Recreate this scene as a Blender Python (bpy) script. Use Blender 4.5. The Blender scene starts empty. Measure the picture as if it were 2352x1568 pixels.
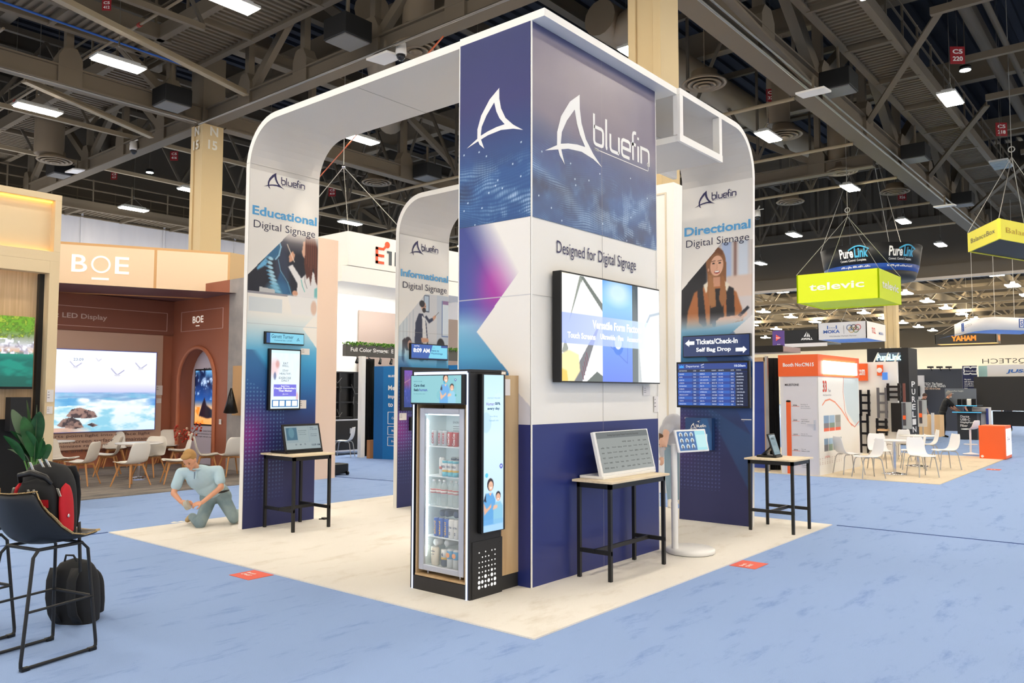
import bpy, math, random
import numpy as np
from mathutils import Vector, Matrix
sc = bpy.context.scene
COL = sc.collection
random.seed(7); RS = np.random.RandomState(5)
PI = math.pi
# ------------------------------------------------------------------ camera, world, exposure
W_PX, H_PX = 2352, 1568
F_PX = 1840.25
YAW, PITCH, ROLL = math.radians(39.606), math.radians(3.582), math.radians(0.0956)
CAM = Vector((-5.846, -4.608, 1.8))
fw = Vector((math.cos(YAW)*math.cos(PITCH), math.sin(YAW)*math.cos(PITCH), math.sin(PITCH)))
rt = Vector((math.sin(YAW), -math.cos(YAW), 0)); up = rt.cross(fw)
rt, up = rt*math.cos(ROLL)+up*math.sin(ROLL), up*math.cos(ROLL)-rt*math.sin(ROLL)
cd = bpy.data.cameras.new('camera'); cam = bpy.data.objects.new('camera', cd); COL.objects.link(cam)
cd.sensor_width = 36; cd.lens = F_PX/W_PX*36; cd.clip_end = 400
cam.matrix_world = Matrix((( rt.x, up.x, -fw.x, CAM.x), (rt.y, up.y, -fw.y, CAM.y), (rt.z, up.z, -fw.z, CAM.z), (0,0,0,1)))
sc.camera = cam
sc.view_settings.view_transform = 'Standard'; sc.view_settings.look = 'None'
sc.view_settings.gamma = 1; sc.view_settings.use_curve_mapping = False
sc.view_settings.exposure = 1.0
cy = sc.cycles
cy.max_bounces = 6; cy.diffuse_bounces = 3; cy.glossy_bounces = 3; cy.transmission_bounces = 6; cy.transparent_max_bounces = 10
cy.caustics_reflective = False; cy.caustics_refractive = False; cy.sample_clamp_indirect = 4; cy.sample_clamp_direct = 0
cy.use_denoising = True; cy.use_light_tree = True
world = bpy.data.worlds.new('hall_air'); sc.world = world; world.use_nodes = True
world.node_tree.nodes['Background'].inputs[0].default_value = (1.0, 0.968, 0.93, 1)
world.node_tree.nodes['Background'].inputs[1].default_value = 0.72
LAMP = 62.0          # radiance of the high bay lights
# ------------------------------------------------------------------ measuring helpers: a point of the photo on a plane of the hall
def ray(px, py): return fw + rt*((px-W_PX/2)/F_PX) - up*((py-H_PX/2)/F_PX)
def on(axis, val, px, py):
    d = ray(px, py); return CAM + d*((val-CAM[axis])/d[axis])
def GZ(px, py, z=0.0): return on(2, z, px, py)
def GX(px, py, x): return on(0, x, px, py)
def GY(px, py, y): return on(1, y, px, py)
# ------------------------------------------------------------------ colours and materials
def lin(c):
    c = [v/255 for v in c]
    return tuple((v/12.92 if v <= .04045 else ((v+.055)/1.055)**2.4) for v in c)
MATS = {}
def mat(name, rgb=(200,200,200), rough=.5, metal=0, emit=None, es=1, alpha=1, trans=0, ior=1.45, spec=.5, coat=0, noise=None, bump=0, bscale=50, sheen=0):
    if name in MATS: return MATS[name]
    m = bpy.data.materials.new(name); m.use_nodes = True; nt = m.node_tree; b = nt.nodes['Principled BSDF']
    b.inputs['Base Color'].default_value = (*lin(rgb), 1); b.inputs['Roughness'].default_value = rough
    b.inputs['Metallic'].default_value = metal; b.inputs['IOR'].default_value = ior
    b.inputs['Specular IOR Level'].default_value = spec
    if coat: b.inputs['Coat Weight'].default_value = coat; b.inputs['Coat Roughness'].default_value = .15
    if sheen: b.inputs['Sheen Weight'].default_value = sheen
    if emit is not None:
        b.inputs['Emission Color'].default_value = (*lin(emit), 1); b.inputs['Emission Strength'].default_value = es
    if trans: b.inputs['Transmission Weight'].default_value = trans
    if alpha < 1: b.inputs['Alpha'].default_value = alpha
    if noise:    # (second colour, scale, (sx,sy,sz), sharpness low, high)
        tc = nt.nodes.new('ShaderNodeTexCoord'); mp = nt.nodes.new('ShaderNodeMapping'); nz = nt.nodes.new('ShaderNodeTexNoise')
        cr = nt.nodes.new('ShaderNodeValToRGB')
        mp.inputs['Scale'].default_value = noise[2]; nz.inputs['Scale'].default_value = noise[1]; nz.inputs['Detail'].default_value = 5
        nt.links.new(tc.outputs['Object'], mp.inputs[0]); nt.links.new(mp.outputs[0], nz.inputs['Vector'])
        cr.color_ramp.elements[0].position = noise[3]; cr.color_ramp.elements[0].color = (*lin(noise[0]), 1)
        cr.color_ramp.elements[1].position = noise[4]; cr.color_ramp.elements[1].color = (*lin(rgb), 1)
        nt.links.new(nz.outputs['Fac'], cr.inputs[0]); nt.links.new(cr.outputs[0], b.inputs['Base Color'])
    if bump:
        tc2 = nt.nodes.new('ShaderNodeTexCoord'); n2 = nt.nodes.new('ShaderNodeTexNoise'); bp = nt.nodes.new('ShaderNodeBump')
        n2.inputs['Scale'].default_value = bscale; bp.inputs['Strength'].default_value = bump
        nt.links.new(tc2.outputs['Object'], n2.inputs['Vector']); nt.links.new(n2.outputs['Fac'], bp.inputs['Height']); nt.links.new(bp.outputs[0], b.inputs['Normal'])
    MATS[name] = m; return m
def attr_mat(name, emission=0.0, rough=.45, coat=0, spec=.5):
    """printed film (emission 0) or a lit display whose picture is stored in the mesh's colour layer"""
    if name in MATS: return MATS[name]
    m = bpy.data.materials.new(name); m.use_nodes = True; nt = m.node_tree; b = nt.nodes['Principled BSDF']
    a = nt.nodes.new('ShaderNodeAttribute'); a.attribute_name = 'Col'
    b.inputs['Roughness'].default_value = rough; b.inputs['Specular IOR Level'].default_value = spec
    if coat: b.inputs['Coat Weight'].default_value = coat; b.inputs['Coat Roughness'].default_value = .3
    if emission:
        b.inputs['Base Color'].default_value = (.01,.01,.012,1)
        nt.links.new(a.outputs['Color'], b.inputs['Emission Color']); b.inputs['Emission Strength'].default_value = emission
    else: nt.links.new(a.outputs['Color'], b.inputs['Base Color'])
    MATS[name] = m; return m
PRINT = attr_mat('printed_film', 0, .5)
SCREEN = attr_mat('lit_display', .58, .12)
SCREEN_DIM = attr_mat('reflective_display', 0.3, .12)
WHITE = mat('white_laminate', (246,241,232), .45)
RIMW = mat('white_edge_rim', (252,248,240), .4)
BLACK = mat('black_powder_coat', (24,24,25), .45)
BLACKP = mat('black_plastic', (14,14,15), .3)
CHROME = mat('chrome', (215,215,220), .12, 1)
ALU = mat('brushed_aluminium', (206,207,214), .35, .45)
def E(name, rgb, s=1.0): return mat(name, (10,10,10), .4, emit=rgb, es=s*.55)
# ------------------------------------------------------------------ mesh builder
class MB:
    def __init__(s): s.v=[]; s.f=[]; s.m=[]; s.sm=[]
    def _add(s, vs, fs, mi=0, smooth=False):
        o=len(s.v); s.v.extend([tuple(v) for v in vs]); s.f.extend([tuple(i+o for i in f) for f in fs]); s.m.extend([mi]*len(fs)); s.sm.extend([smooth]*len(fs)); return s
    def box(s, x0,x1,y0,y1,z0,z1, mi=0):
        return s._add([(x0,y0,z0),(x1,y0,z0),(x1,y1,z0),(x0,y1,z0),(x0,y0,z1),(x1,y0,z1),(x1,y1,z1),(x0,y1,z1)],
            [(3,2,1,0),(4,5,6,7),(0,1,5,4),(1,2,6,5),(2,3,7,6),(3,0,4,7)], mi)
    def obox(s, c, u, v, w, mi=0):   # centre and three half-axis vectors
        c,u,v,w=map(Vector,(c,u,v,w)); P=[c+u*a+v*b+w*d for d in(-1,1) for (a,b) in((-1,-1),(1,-1),(1,1),(-1,1))]
        return s._add(P,[(3,2,1,0),(4,5,6,7),(0,1,5,4),(1,2,6,5),(2,3,7,6),(3,0,4,7)],mi)
    def bar(s, p, q, w, h, mi=0, upv=(0,0,1)):
        p,q=Vector(p),Vector(q); d=(q-p); l=d.length/2; d.normalize(); uv=Vector(upv)
        if abs(d.dot(uv))>.98: uv=Vector((1,0,0))
        a=d.cross(uv).normalized(); b=a.cross(d)
        return s.obox((p+q)/2, d*l, a*(w/2), b*(h/2), mi)
    def cyl(s, p, q, r, r2=None, n=12, mi=0, cap=True):
        p,q=Vector(p),Vector(q); r2=r if r2 is None else r2; d=(q-p).normalized(); t=Vector((0,0,1)) if abs(d.z)<.9 else Vector((1,0,0))
        a=d.cross(t).normalized(); b=d.cross(a)
        A=[p+(a*math.cos(2*PI*i/n)+b*math.sin(2*PI*i/n))*r for i in range(n)]; B=[q+(a*math.cos(2*PI*i/n)+b*math.sin(2*PI*i/n))*r2 for i in range(n)]
        s._add(A+B,[(i,n+i,n+(i+1)%n,(i+1)%n) for i in range(n)],mi,True)
        if cap: s._add(A,[tuple(range(n))],mi); s._add(B,[tuple(reversed(range(n)))],mi)
        return s
    def tube(s, pts, r, n=8, mi=0, closed=False):
        pts=[Vector(p) for p in pts]; N=len(pts); rs=r if hasattr(r,'__len__') else [r]*N; ring=[]; prev=None
        for i,p in enumerate(pts):
            d=(pts[min(i+1,N-1)]-pts[max(i-1,0)]).normalized() if not closed else (pts[(i+1)%N]-pts[i-1]).normalized()
            if prev is None:
                t=Vector((0,0,1)) if abs(d.z)<.9 else Vector((1,0,0)); a=d.cross(t).normalized()
            else:
                a=(prev-d*prev.dot(d)).normalized()
            prev=a; b=d.cross(a); ring.append([p+(a*math.cos(2*PI*k/n)+b*math.sin(2*PI*k/n))*rs[i] for k in range(n)])
        vs=[v for rg in ring for v in rg]; fs=[]
        for i in range(N if closed else N-1):
            j=(i+1)%N
            for k in range(n): fs.append((i*n+k,j*n+k,j*n+(k+1)%n,i*n+(k+1)%n))
        s._add(vs,fs,mi,True)
        if not closed: s._add(ring[0],[tuple(range(n))],mi); s._add(ring[-1],[tuple(reversed(range(n)))],mi)
        return s
    def lathe(s, prof, c=(0,0,0), n=24, mi=0, smooth=True):   # prof: (r, z)
        c=Vector(c); vs=[]; fs=[]
        for r,z in prof:
            for k in range(n): vs.append(c+Vector((r*math.cos(2*PI*k/n), r*math.sin(2*PI*k/n), z)))
        for i in range(len(prof)-1):
            for k in range(n): fs.append((i*n+k,i*n+(k+1)%n,(i+1)*n+(k+1)%n,(i+1)*n+k))
        if prof[0][0]>1e-4: fs.append(tuple(reversed(range(n))))
        if prof[-1][0]>1e-4: fs.append(tuple((len(prof)-1)*n+k for k in range(n)))
        return s._add(vs,fs,mi,smooth)
    def quad(s,a,b,c,d,mi=0): return s._add([a,b,c,d],[(0,1,2,3)],mi)
    def ext(s, pts, d, mi=0):        # planar polygon pts swept along d
        d=Vector(d); A=[Vector(p) for p in pts]; n=len(A); B=[p+d for p in A]
        return s._add(A+B,[tuple(reversed(range(n))),tuple(range(n,2*n))]+[(i,(i+1)%n,n+(i+1)%n,n+i) for i in range(n)],mi)
    def surf(s, rows, mi=0, smooth=True, closed=False):
        m=len(rows[0]); vs=[v for r in rows for v in r]; fs=[]
        for i in range(len(rows)-1):
            for k in range(m if closed else m-1): fs.append((i*m+k,i*m+(k+1)%m,(i+1)*m+(k+1)%m,(i+1)*m+k))
        return s._add(vs,fs,mi,smooth)
    def ball(s, c, r, n=12, mi=0, sx=1, sy=1, sz=1):
        k=max(4,n//2); rows=[]
        for i in range(k+1):
            t=PI*i/k; rows.append([(c[0]+r*sx*math.sin(t)*math.cos(2*PI*j/n),c[1]+r*sy*math.sin(t)*math.sin(2*PI*j/n),c[2]-r*sz*math.cos(t)) for j in range(n)])
        return s.surf(rows,mi,True,True)
    def xf(s, M):
        s.v=[tuple(M@Vector(v)) for v in s.v]; return s
    def join(s,o,M=None,mi=None):
        n=len(s.v); s.v.extend([tuple(M@Vector(v)) if M else v for v in o.v]); s.f.extend([tuple(i+n for i in f) for f in o.f])
        s.m.extend(o.m if mi is None else [mi]*len(o.m)); s.sm.extend(o.sm); return s
OFF = {}
def tag(o, label, cat, group=None, kind=None):
    if label: o['label']=label
    if cat: o['category']=cat
    if group: o['group']=group
    if kind: o['kind']=kind
    return o
def thing(name, label, cat, loc=(0,0,0), rz=0, group=None, kind=None):
    o=bpy.data.objects.new(name,None); o.empty_display_size=.1; COL.objects.link(o); o.location=loc; o.rotation_euler=(0,0,rz)
    OFF[o]=Vector(loc) if not rz else Vector((0,0,0)); o['_rz']=0
    del o['_rz']
    return tag(o,label,cat,group,kind)
def obj(name, mb, mats, parent=None, bevel=0, sub=0, local=False, label=None, kind=None, solid=0):
    me=bpy.data.meshes.new(name)
    off=OFF.get(parent,Vector((0,0,0))) if (parent is not None and not local) else Vector((0,0,0))
    me.from_pydata([(v[0]-off.x,v[1]-off.y,v[2]-off.z) for v in mb.v],[],mb.f)
    mats=mats if isinstance(mats,(list,tuple)) else [mats]
    for m in mats: me.materials.append(m)
    me.polygons.foreach_set('material_index',[min(i,len(mats)-1) for i in mb.m]); me.polygons.foreach_set('use_smooth',mb.sm)
    me.validate(); me.update()
    o=bpy.data.objects.new(name,me); COL.objects.link(o)
    if parent is not None: o.parent=parent; OFF[o]=off
    if solid: md=o.modifiers.new('s','SOLIDIFY'); md.thickness=solid; md.offset=0
    if sub: md=o.modifiers.new('d','SUBSURF'); md.levels=sub; md.render_levels=sub
    if bevel: md=o.modifiers.new('b','BEVEL'); md.width=bevel; md.segments=2; md.limit_method='ANGLE'
    if label: o['label']=label
    if kind: o['kind']=kind
    return o
def solo(name, mb, mats, label, cat, group=None, kind=None, **k):   # a thing that is one mesh
    return tag(obj(name,mb,mats,**k),label,cat,group,kind)
def struct(name, mb, mats, **k):
    o=obj(name,mb,mats,**k); o['kind']='structure'; return o
def kids(o): return [c for c in bpy.data.objects if c.parent is o]
def dup(root, loc=None, rz=None, label=None, group=None, tree=None):
    """copy a thing with its parts and sub-parts"""
    if tree is None: tree=TREE(root)
    r=root.copy(); COL.objects.link(r)
    if loc is not None: r.location=loc
    if rz is not None: r.rotation_euler=(0,0,rz)
    if label: r['label']=label
    if group: r['group']=group
    for ch,sub in tree:
        c=ch.copy(); COL.objects.link(c); c.parent=r
        for g in sub:
            d=g.copy(); COL.objects.link(d); d.parent=c
    return r
def TREE(root):
    ks=kids(root); return [(k,kids(k)) for k in ks]
# ------------------------------------------------------------------ lettering and logos (thin raised film)
_TC={}
def glyphs(s, weight=0.0, font=None):
    key=(s,weight)
    if key in _TC: return _TC[key]
    cu=bpy.data.curves.new('t','FONT'); cu.body=s; cu.size=1; cu.offset=weight; cu.resolution_u=3; cu.fill_mode='FRONT'
    o=bpy.data.objects.new('t',cu); me=o.to_mesh()
    v=[tuple(x.co) for x in me.vertices]; f=[tuple(p.vertices) for p in me.polygons]
    o.to_mesh_clear(); bpy.data.objects.remove(o); bpy.data.curves.remove(cu)
    if not v: v=[(0,0,0)]
    a=np.array(v); _TC[key]=(a,f,a[:,0].min(),a[:,0].max(),a[:,1].min(),a[:,1].max()); return _TC[key]
def put(mb, s, P, u, v, w=None, h=None, weight=0.0, mi=0, lift=.002, cap=None, skew=0):
    """text whose box starts at P and fills w along u and h along v; one of w, h may be left out"""
    a,f,x0,x1,y0,y1=glyphs(s,weight); P,u,v=Vector(P),Vector(u).normalized(),Vector(v).normalized(); n=u.cross(v)
    if cap: sx=sy=cap/.73; y0=0; 
    else:
        sy=h/(y1-y0) if h else None; sx=w/(x1-x0) if w else None
        if sx is None: sx=sy
        if sy is None: sy=sx
    if cap and w: sx=w/(x1-x0)
    mb._add([P+u*((x-x0)*sx+skew*(y-y0)*sy)+v*((y-y0)*sy)+n*lift for x,y,_ in a], f, mi); return mb
FIN=[(.589,1),(.416,.845),(.265,.603),(.198,.377),(.195,.209),(0,.083),(.19,.152),(.388,.221),(.62,.252),(.834,.217),(1,.152),(.834,.286),(.70,.441),(.622,.628),(.591,.811)]
FINH=[(.5,.77),(.364,.581),(.277,.402),(.259,.247),(.388,.291),(.542,.324),(.686,.335),(.594,.465),(.538,.601)]
FINT=[(.2,.2),(.239,.093),(.325,0),(.288,.107),(.259,.2)]
from mathutils.geometry import tessellate_polygon
def fin(mb, P, u, v, w, h, mi=0, lift=.002):
    P,u,v=Vector(P),Vector(u).normalized(),Vector(v).normalized(); n=u.cross(v)
    def sm(p):
        q=[]; N=len(p)
        for i in range(N):
            q.append(p[i])
        return q
    pts=[FIN,FINH]; fl=[q for L in pts for q in L]
    tr=tessellate_polygon([[Vector((x,y,0)) for x,y in L] for L in pts])
    X=lambda x,y: P+u*(x*w)+v*(y*h)+n*lift
    def fix(t):
        a,b,c=[fl[i] for i in t]; s=(b[0]-a[0])*(c[1]-a[1])-(b[1]-a[1])*(c[0]-a[0]); return t if s>0 else t[::-1]
    mb._add([X(*q) for q in fl],[fix(t) for t in tr],mi)
    mb._add([X(*q)+n*.0007 for q in FINT],[tuple(range(len(FINT)))],mi); return mb
def stroke(mb, pts, P, u, v, sx, sy, t, mi=0, lift=.002):
    P,u,v=Vector(P),Vector(u).normalized(),Vector(v).normalized(); n=u.cross(v)
    q=[(x*sx,y*sy) for x,y in pts]; L=[];R=[]
    for i,(x,y) in enumerate(q):
        a=q[max(i-1,0)]; b=q[min(i+1,len(q)-1)]
        def nd(p,r):
            dx,dy=r[0]-p[0],r[1]-p[1]; l=math.hypot(dx,dy) or 1; return dx/l,dy/l
        d1=nd(a,(x,y)) if i>0 else nd((x,y),b); d2=nd((x,y),b) if i<len(q)-1 else d1
        m=(d1[0]+d2[0],d1[1]+d2[1]); l=math.hypot(*m) or 1; m=(m[0]/l,m[1]/l); k=t/2/max(.5,(m[0]*d1[0]+m[1]*d1[1]))
        L.append((x-m[1]*k,y+m[0]*k)); R.append((x+m[1]*k,y-m[0]*k))
    X=lambda p: P+u*p[0]+v*p[1]+n*lift
    N=len(q); mb._add([X(p) for p in L]+[X(p) for p in R],[(i,N+i,N+i+1,i+1) for i in range(N-1)],mi); return mb
LET={'b':([[(0,1.75),(0,.2),(.06,.06),(.2,0),(.75,0),(.9,.06),(.95,.2),(.95,.8),(.9,.94),(.75,1),(0,1)]],.95),'l':([[(0,1.75),(0,.12),(.05,.02),(.12,0)]],.12),
'u':([[(0,1),(0,.2),(.06,.06),(.2,0),(.95,0)],[(.95,1),(.95,0)]],.95),'e':([[(.06,.5),(.95,.5),(.95,.8),(.9,.94),(.75,1),(.2,1),(.06,.94),(0,.8),(0,.2),(.06,.06),(.2,0),(.88,0)]],.95),
'f':([[(.4,1.75),(.2,1.75),(.06,1.69),(0,1.55),(0,0)],[(-.18,1),(.36,1)]],.3),'i':([[(0,1),(0,0)],[(0,1.4),(0,1.56)]],.02),'n':([[(0,0),(0,1),(.75,1),(.9,.94),(.95,.8),(.95,0)]],.95)}
def bluefin(mb, P, u, v, H, mi=0, tk=1.0, lift=.002, sx=1.0, line=True):
    """fin emblem with the word beside it; H is the emblem's height"""
    fin(mb,P,u,v,H*1.27*sx,H,mi,lift); P,u,v=Vector(P),Vector(u).normalized(),Vector(v).normalized()
    xh=H*.232; x=H*1.08*sx; base=P+v*(H*.435)
    gap=.33
    for ch in 'bluefin':
        st,w=LET[ch]
        for s_ in st: stroke(mb,[(a,b) for a,b in s_],base+u*x,u,v,xh*sx,xh,H*.047*tk,mi,lift)
        x+=(w+gap)*xh*sx
    if line:
        e=x-.1*H; s0=H*1.09*sx; yb=P+v*(H*.365)
        stroke(mb,[(0,0),(.42,0)],yb+u*s0,u,v,xh*sx,xh,H*.03*tk,mi,lift); stroke(mb,[(0,0),(1,0)],yb+u*s0,u,v,e-s0,1,H*.011,mi,lift)
        stroke(mb,[(0,0),(0,1)],yb+u*e,u,v,1,H*.07,H*.011,mi,lift)
        c=yb+u*e+v*(H*.095); stroke(mb,[(math.cos(t)*.026,math.sin(t)*.026) for t in [i*PI/4 for i in range(9)]],c,u,v,H,H,H*.012,mi,lift)
    return mb
# ------------------------------------------------------------------ coloured surface grids (printed graphics and display pictures)
class Canvas:
    """a w x h metre picture with square cells of size r; row 0 is the bottom"""
    def __init__(s, w, h, r, c=(255,255,255)):
        s.w,s.h=w,h; s.nx=max(2,int(round(w/r))+1); s.ny=max(2,int(round(h/r))+1)
        s.x=np.linspace(0,w,s.nx)[None,:]*np.ones((s.ny,1)); s.y=np.linspace(0,h,s.ny)[:,None]*np.ones((1,s.nx))
        s.a=np.ones((s.ny,s.nx,3))*np.array(c,float)
    def mix(s, m, c):
        m=np.clip(m,0,1)[...,None]; s.a=s.a*(1-m)+np.asarray(c,float)*m; return s
    def poly(s, P, c, soft=0, al=1):
        ins=np.zeros(s.x.shape,bool); n=len(P)
        for i in range(n):
            (x0,y0),(x1,y1)=P[i],P[(i+1)%n]
            if y0==y1: continue
            cnd=((s.y>=min(y0,y1))&(s.y<max(y0,y1))); xi=x0+(s.y-y0)*(x1-x0)/(y1-y0); ins^=cnd&(s.x<xi)
        m=ins.astype(float)
        if soft:
            for _ in range(soft): m=(m+np.roll(m,1,0)+np.roll(m,-1,0)+np.roll(m,1,1)+np.roll(m,-1,1))/5
        return s.mix(m*al,c)
    def rect(s,x0,x1,y0,y1,c,al=1): return s.mix(((s.x>=x0)&(s.x<=x1)&(s.y>=y0)&(s.y<=y1))*float(al),c)
    def ell(s,cx,cy_,rx,ry,c,al=1,soft=.15,rot=0):
        dx,dy=s.x-cx,s.y-cy_; ca,sa=math.cos(rot),math.sin(rot); dx,dy=dx*ca+dy*sa,-dx*sa+dy*ca
        d=np.sqrt((dx/rx)**2+(dy/ry)**2); return s.mix((1-d)/soft+.5 if soft<1 else np.exp(-d*d*1.2)*al if True else 0,c) if soft>=1 else s.mix(np.clip((1-d)/soft+.5,0,1)*al,c)
    def line(s,P,w,c,al=1):
        for (x0,y0),(x1,y1) in zip(P[:-1],P[1:]):
            dx,dy=x1-x0,y1-y0; L=dx*dx+dy*dy+1e-12; t=np.clip(((s.x-x0)*dx+(s.y-y0)*dy)/L,0,1); d=np.hypot(s.x-x0-t*dx,s.y-y0-t*dy); r=s.w/(s.nx-1)
            s.mix(np.clip((w/2-d)/r+.5,0,1)*al,c)
        return s
    def vgrad(s,stops,m=None,f=None):
        t=s.y/s.h if f is None else f; t=np.clip(t,0,1); xs=[p for p,_ in stops]; g=np.stack([np.interp(t,xs,[c[k] for _,c in stops]) for k in range(3)],-1)
        s.a=g if m is None else s.a*(1-m[...,None])+g*m[...,None]; return s
    def noise(s,scale,seed=0,oct=4,sx=1):
        out=np.zeros_like(s.x); amp=1; tot=0; rs=np.random.RandomState(seed)
        for o in range(oct):
            n=64; G=rs.rand(n,n); X=(s.x/scale*sx*2**o); Y=(s.y/scale*2**o); i=np.floor(X).astype(int); j=np.floor(Y).astype(int); fx=X-i; fy=Y-j; fx=fx*fx*(3-2*fx); fy=fy*fy*(3-2*fy)
            g=lambda a,b: G[b%n,a%n]
            out+=amp*((g(i,j)*(1-fx)+g(i+1,j)*fx)*(1-fy)+(g(i,j+1)*(1-fx)+g(i+1,j+1)*fx)*fy); tot+=amp; amp*=.5
        return out/tot
    def crop(s,h):
        k=int(h/(s.h/(s.ny-1)))+1; s.x=s.x[:k]; s.y=s.y[:k]; s.a=s.a[:k]; s.ny=k; return s
    def obj(s, name, P, u, v, m, parent=None, lift=0.001, bend=None, **k):
        P,u,v=np.array(P,float),np.array(Vector(u).normalized()),np.array(Vector(v).normalized()); n=np.cross(u,v)
        off=OFF.get(parent,Vector((0,0,0))) if parent is not None else Vector((0,0,0))
        co=(P+n*lift-np.array(off))[None,None,:]+s.x[...,None]*u+s.y[...,None]*v
        if bend is not None: co=bend(co+np.array(off))-np.array(off)
        ny,nx=s.ny,s.nx; me=bpy.data.meshes.new(name); me.vertices.add(nx*ny); me.vertices.foreach_set('co',co.reshape(-1))
        i=(np.arange(ny-1)[:,None]*nx+np.arange(nx-1)[None,:]).reshape(-1); q=np.stack([i,i+1,i+nx+1,i+nx],1).reshape(-1)
        nf=len(i); me.loops.add(nf*4); me.loops.foreach_set('vertex_index',q); me.polygons.add(nf); me.polygons.foreach_set('loop_start',np.arange(nf)*4); me.polygons.foreach_set('loop_total',np.full(nf,4))
        me.update(calc_edges=True); a=me.attributes.new('Col','FLOAT_COLOR','POINT'); c=np.clip(s.a,0,255)/255; c=np.where(c<=.04045,c/12.92,((c+.055)/1.055)**2.4)
        a.data.foreach_set('color',np.concatenate([c.reshape(-1,3),np.ones((nx*ny,1))],1).reshape(-1)); me.materials.append(m)
        o=bpy.data.objects.new(name,me); COL.objects.link(o)
        if parent is not None: o.parent=parent; OFF[o]=off
        return o
XU,YU,ZU=Vector((1,0,0)),Vector((0,1,0)),Vector((0,0,1))
# ================================================================== THE HALL
def carpet_mat(name, base, dark, wear_scale=(1,1,1), lo=.3, hi=.5, fine=260):
    m=bpy.data.materials.new(name); m.use_nodes=True; nt=m.node_tree; b=nt.nodes['Principled BSDF']; L=nt.links.new
    b.inputs['Roughness'].default_value=.95; b.inputs['Specular IOR Level'].default_value=.1
    tc=nt.nodes.new('ShaderNodeTexCoord'); mp=nt.nodes.new('ShaderNodeMapping'); mp.inputs['Scale'].default_value=wear_scale; mp.inputs['Rotation'].default_value=(0,0,.15)
    n1=nt.nodes.new('ShaderNodeTexNoise'); n1.inputs['Scale'].default_value=1.0; n1.inputs['Detail'].default_value=9; n1.inputs['Roughness'].default_value=.72
    n2=nt.nodes.new('ShaderNodeTexNoise'); n2.inputs['Scale'].default_value=fine; n2.inputs['Detail'].default_value=2
    cr=nt.nodes.new('ShaderNodeValToRGB'); e=cr.color_ramp.elements; e[0].position=lo; e[0].color=(*lin(dark),1); e[1].position=hi; e[1].color=(*lin(base),1)
    mx=nt.nodes.new('ShaderNodeMix'); mx.data_type='RGBA'; mx.blend_type='MULTIPLY'; mx.inputs[0].default_value=.35
    c2=nt.nodes.new('ShaderNodeValToRGB'); c2.color_ramp.elements[0].position=.3; c2.color_ramp.elements[0].color=(.45,.45,.45,1); c2.color_ramp.elements[1].position=.65
    bp=nt.nodes.new('ShaderNodeBump'); bp.inputs['Strength'].default_value=.25; bp.inputs['Distance'].default_value=.01
    L(tc.outputs['Object'],mp.inputs[0]); L(mp.outputs[0],n1.inputs['Vector']); L(tc.outputs['Object'],n2.inputs['Vector'])
    L(n1.outputs['Fac'],cr.inputs[0]); L(n2.outputs['Fac'],c2.inputs[0]); L(cr.outputs[0],mx.inputs[6]); L(c2.outputs[0],mx.inputs[7]); L(mx.outputs[2],b.inputs['Base Color'])
    L(n2.outputs['Fac'],bp.inputs['Height']); L(bp.outputs[0],b.inputs['Normal']); return m
BLUEC=carpet_mat('blue_carpet',(156,182,228),(134,162,216),(1.3,4.2,1),.34,.46)
CREAMC=carpet_mat('cream_carpet',(246,240,230),(226,216,200),(1.2,3,1),.28,.47)
BEIGEC=carpet_mat('sand_carpet',(238,222,196),(214,196,168),(1.2,3,1),.28,.47)
GREYC=carpet_mat('grey_streaked_carpet',(150,142,134),(104,100,102),(1,9,1),.4,.56)
struct('floor',MB().box(-34,130,-40,75,-.2,0),BLUEC)
solo('cream_booth_carpet',MB().box(-1.161,5.40,-.945,5.915,0.0,.012),CREAMC,'cream square of carpet laid under the white arches on the blue aisle carpet','carpet',kind='thing')
solo('grey_booth_carpet',MB().box(-6,5.0,9.35,16.5,0,.012),GREYC,'streaky grey carpet under the white shell chairs of the terracotta booth','carpet')
solo('sand_booth_carpet',MB().box(11.66,19.9,-.98,9,0,.012),BEIGEC,'sand coloured carpet under the white chairs beside the orange booth','carpet')
# seams of the aisle carpet
sd=mat('carpet_seam',(66,92,150),.9)
for nm,a,b,lab in [('x',(5.42,-1.0),(5.6,-9),'thin dark seam in the blue carpet running off the cream carpet corner'),('y',(4.9,9.3),(5.4,6.0),'thin seam in the blue carpet behind the peach panel'),('z',(-1.16,5.95),(-8,6.05),'thin seam in the blue carpet between the cream carpet and the bar stools')]:
    solo('carpet_seam',MB().bar((*a,.003),(*b,.003),.02,.008),sd,lab,'carpet seam')
BR=mat('brown_ceiling_paint',(112,100,82),.8); BRD=mat('dark_brown_ceiling_paint',(86,78,66),.8)
NAVYD=mat('dark_roof_deck',(26,31,42),.8)
TAN=mat('tan_column_paint',(206,182,138),.7)
STEELP=mat('galvanised_pipe',(150,145,135),.35,.8)
# roof deck, ribbed
def ribbed(x0,x1,y0,y1,z,pitch,dep,along='x'):
    m=MB(); rows=[]; t=(y0 if along=='x' else x0); e=(y1 if along=='x' else x1); i=0
    while t<e:
        for k,(f,d) in enumerate(((0,0),(.45,0),(.55,dep),(.95,dep))):
            q=t+f*pitch
            rows.append([(x0,q,z+d),(x1,q,z+d)] if along=='x' else [(q,y1,z+d),(q,y0,z+d)])
        t+=pitch
    return m.surf(rows,0,False)
struct('ceiling',ribbed(-34,130,-40,75,16.4,.6,.14),NAVYD)
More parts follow.
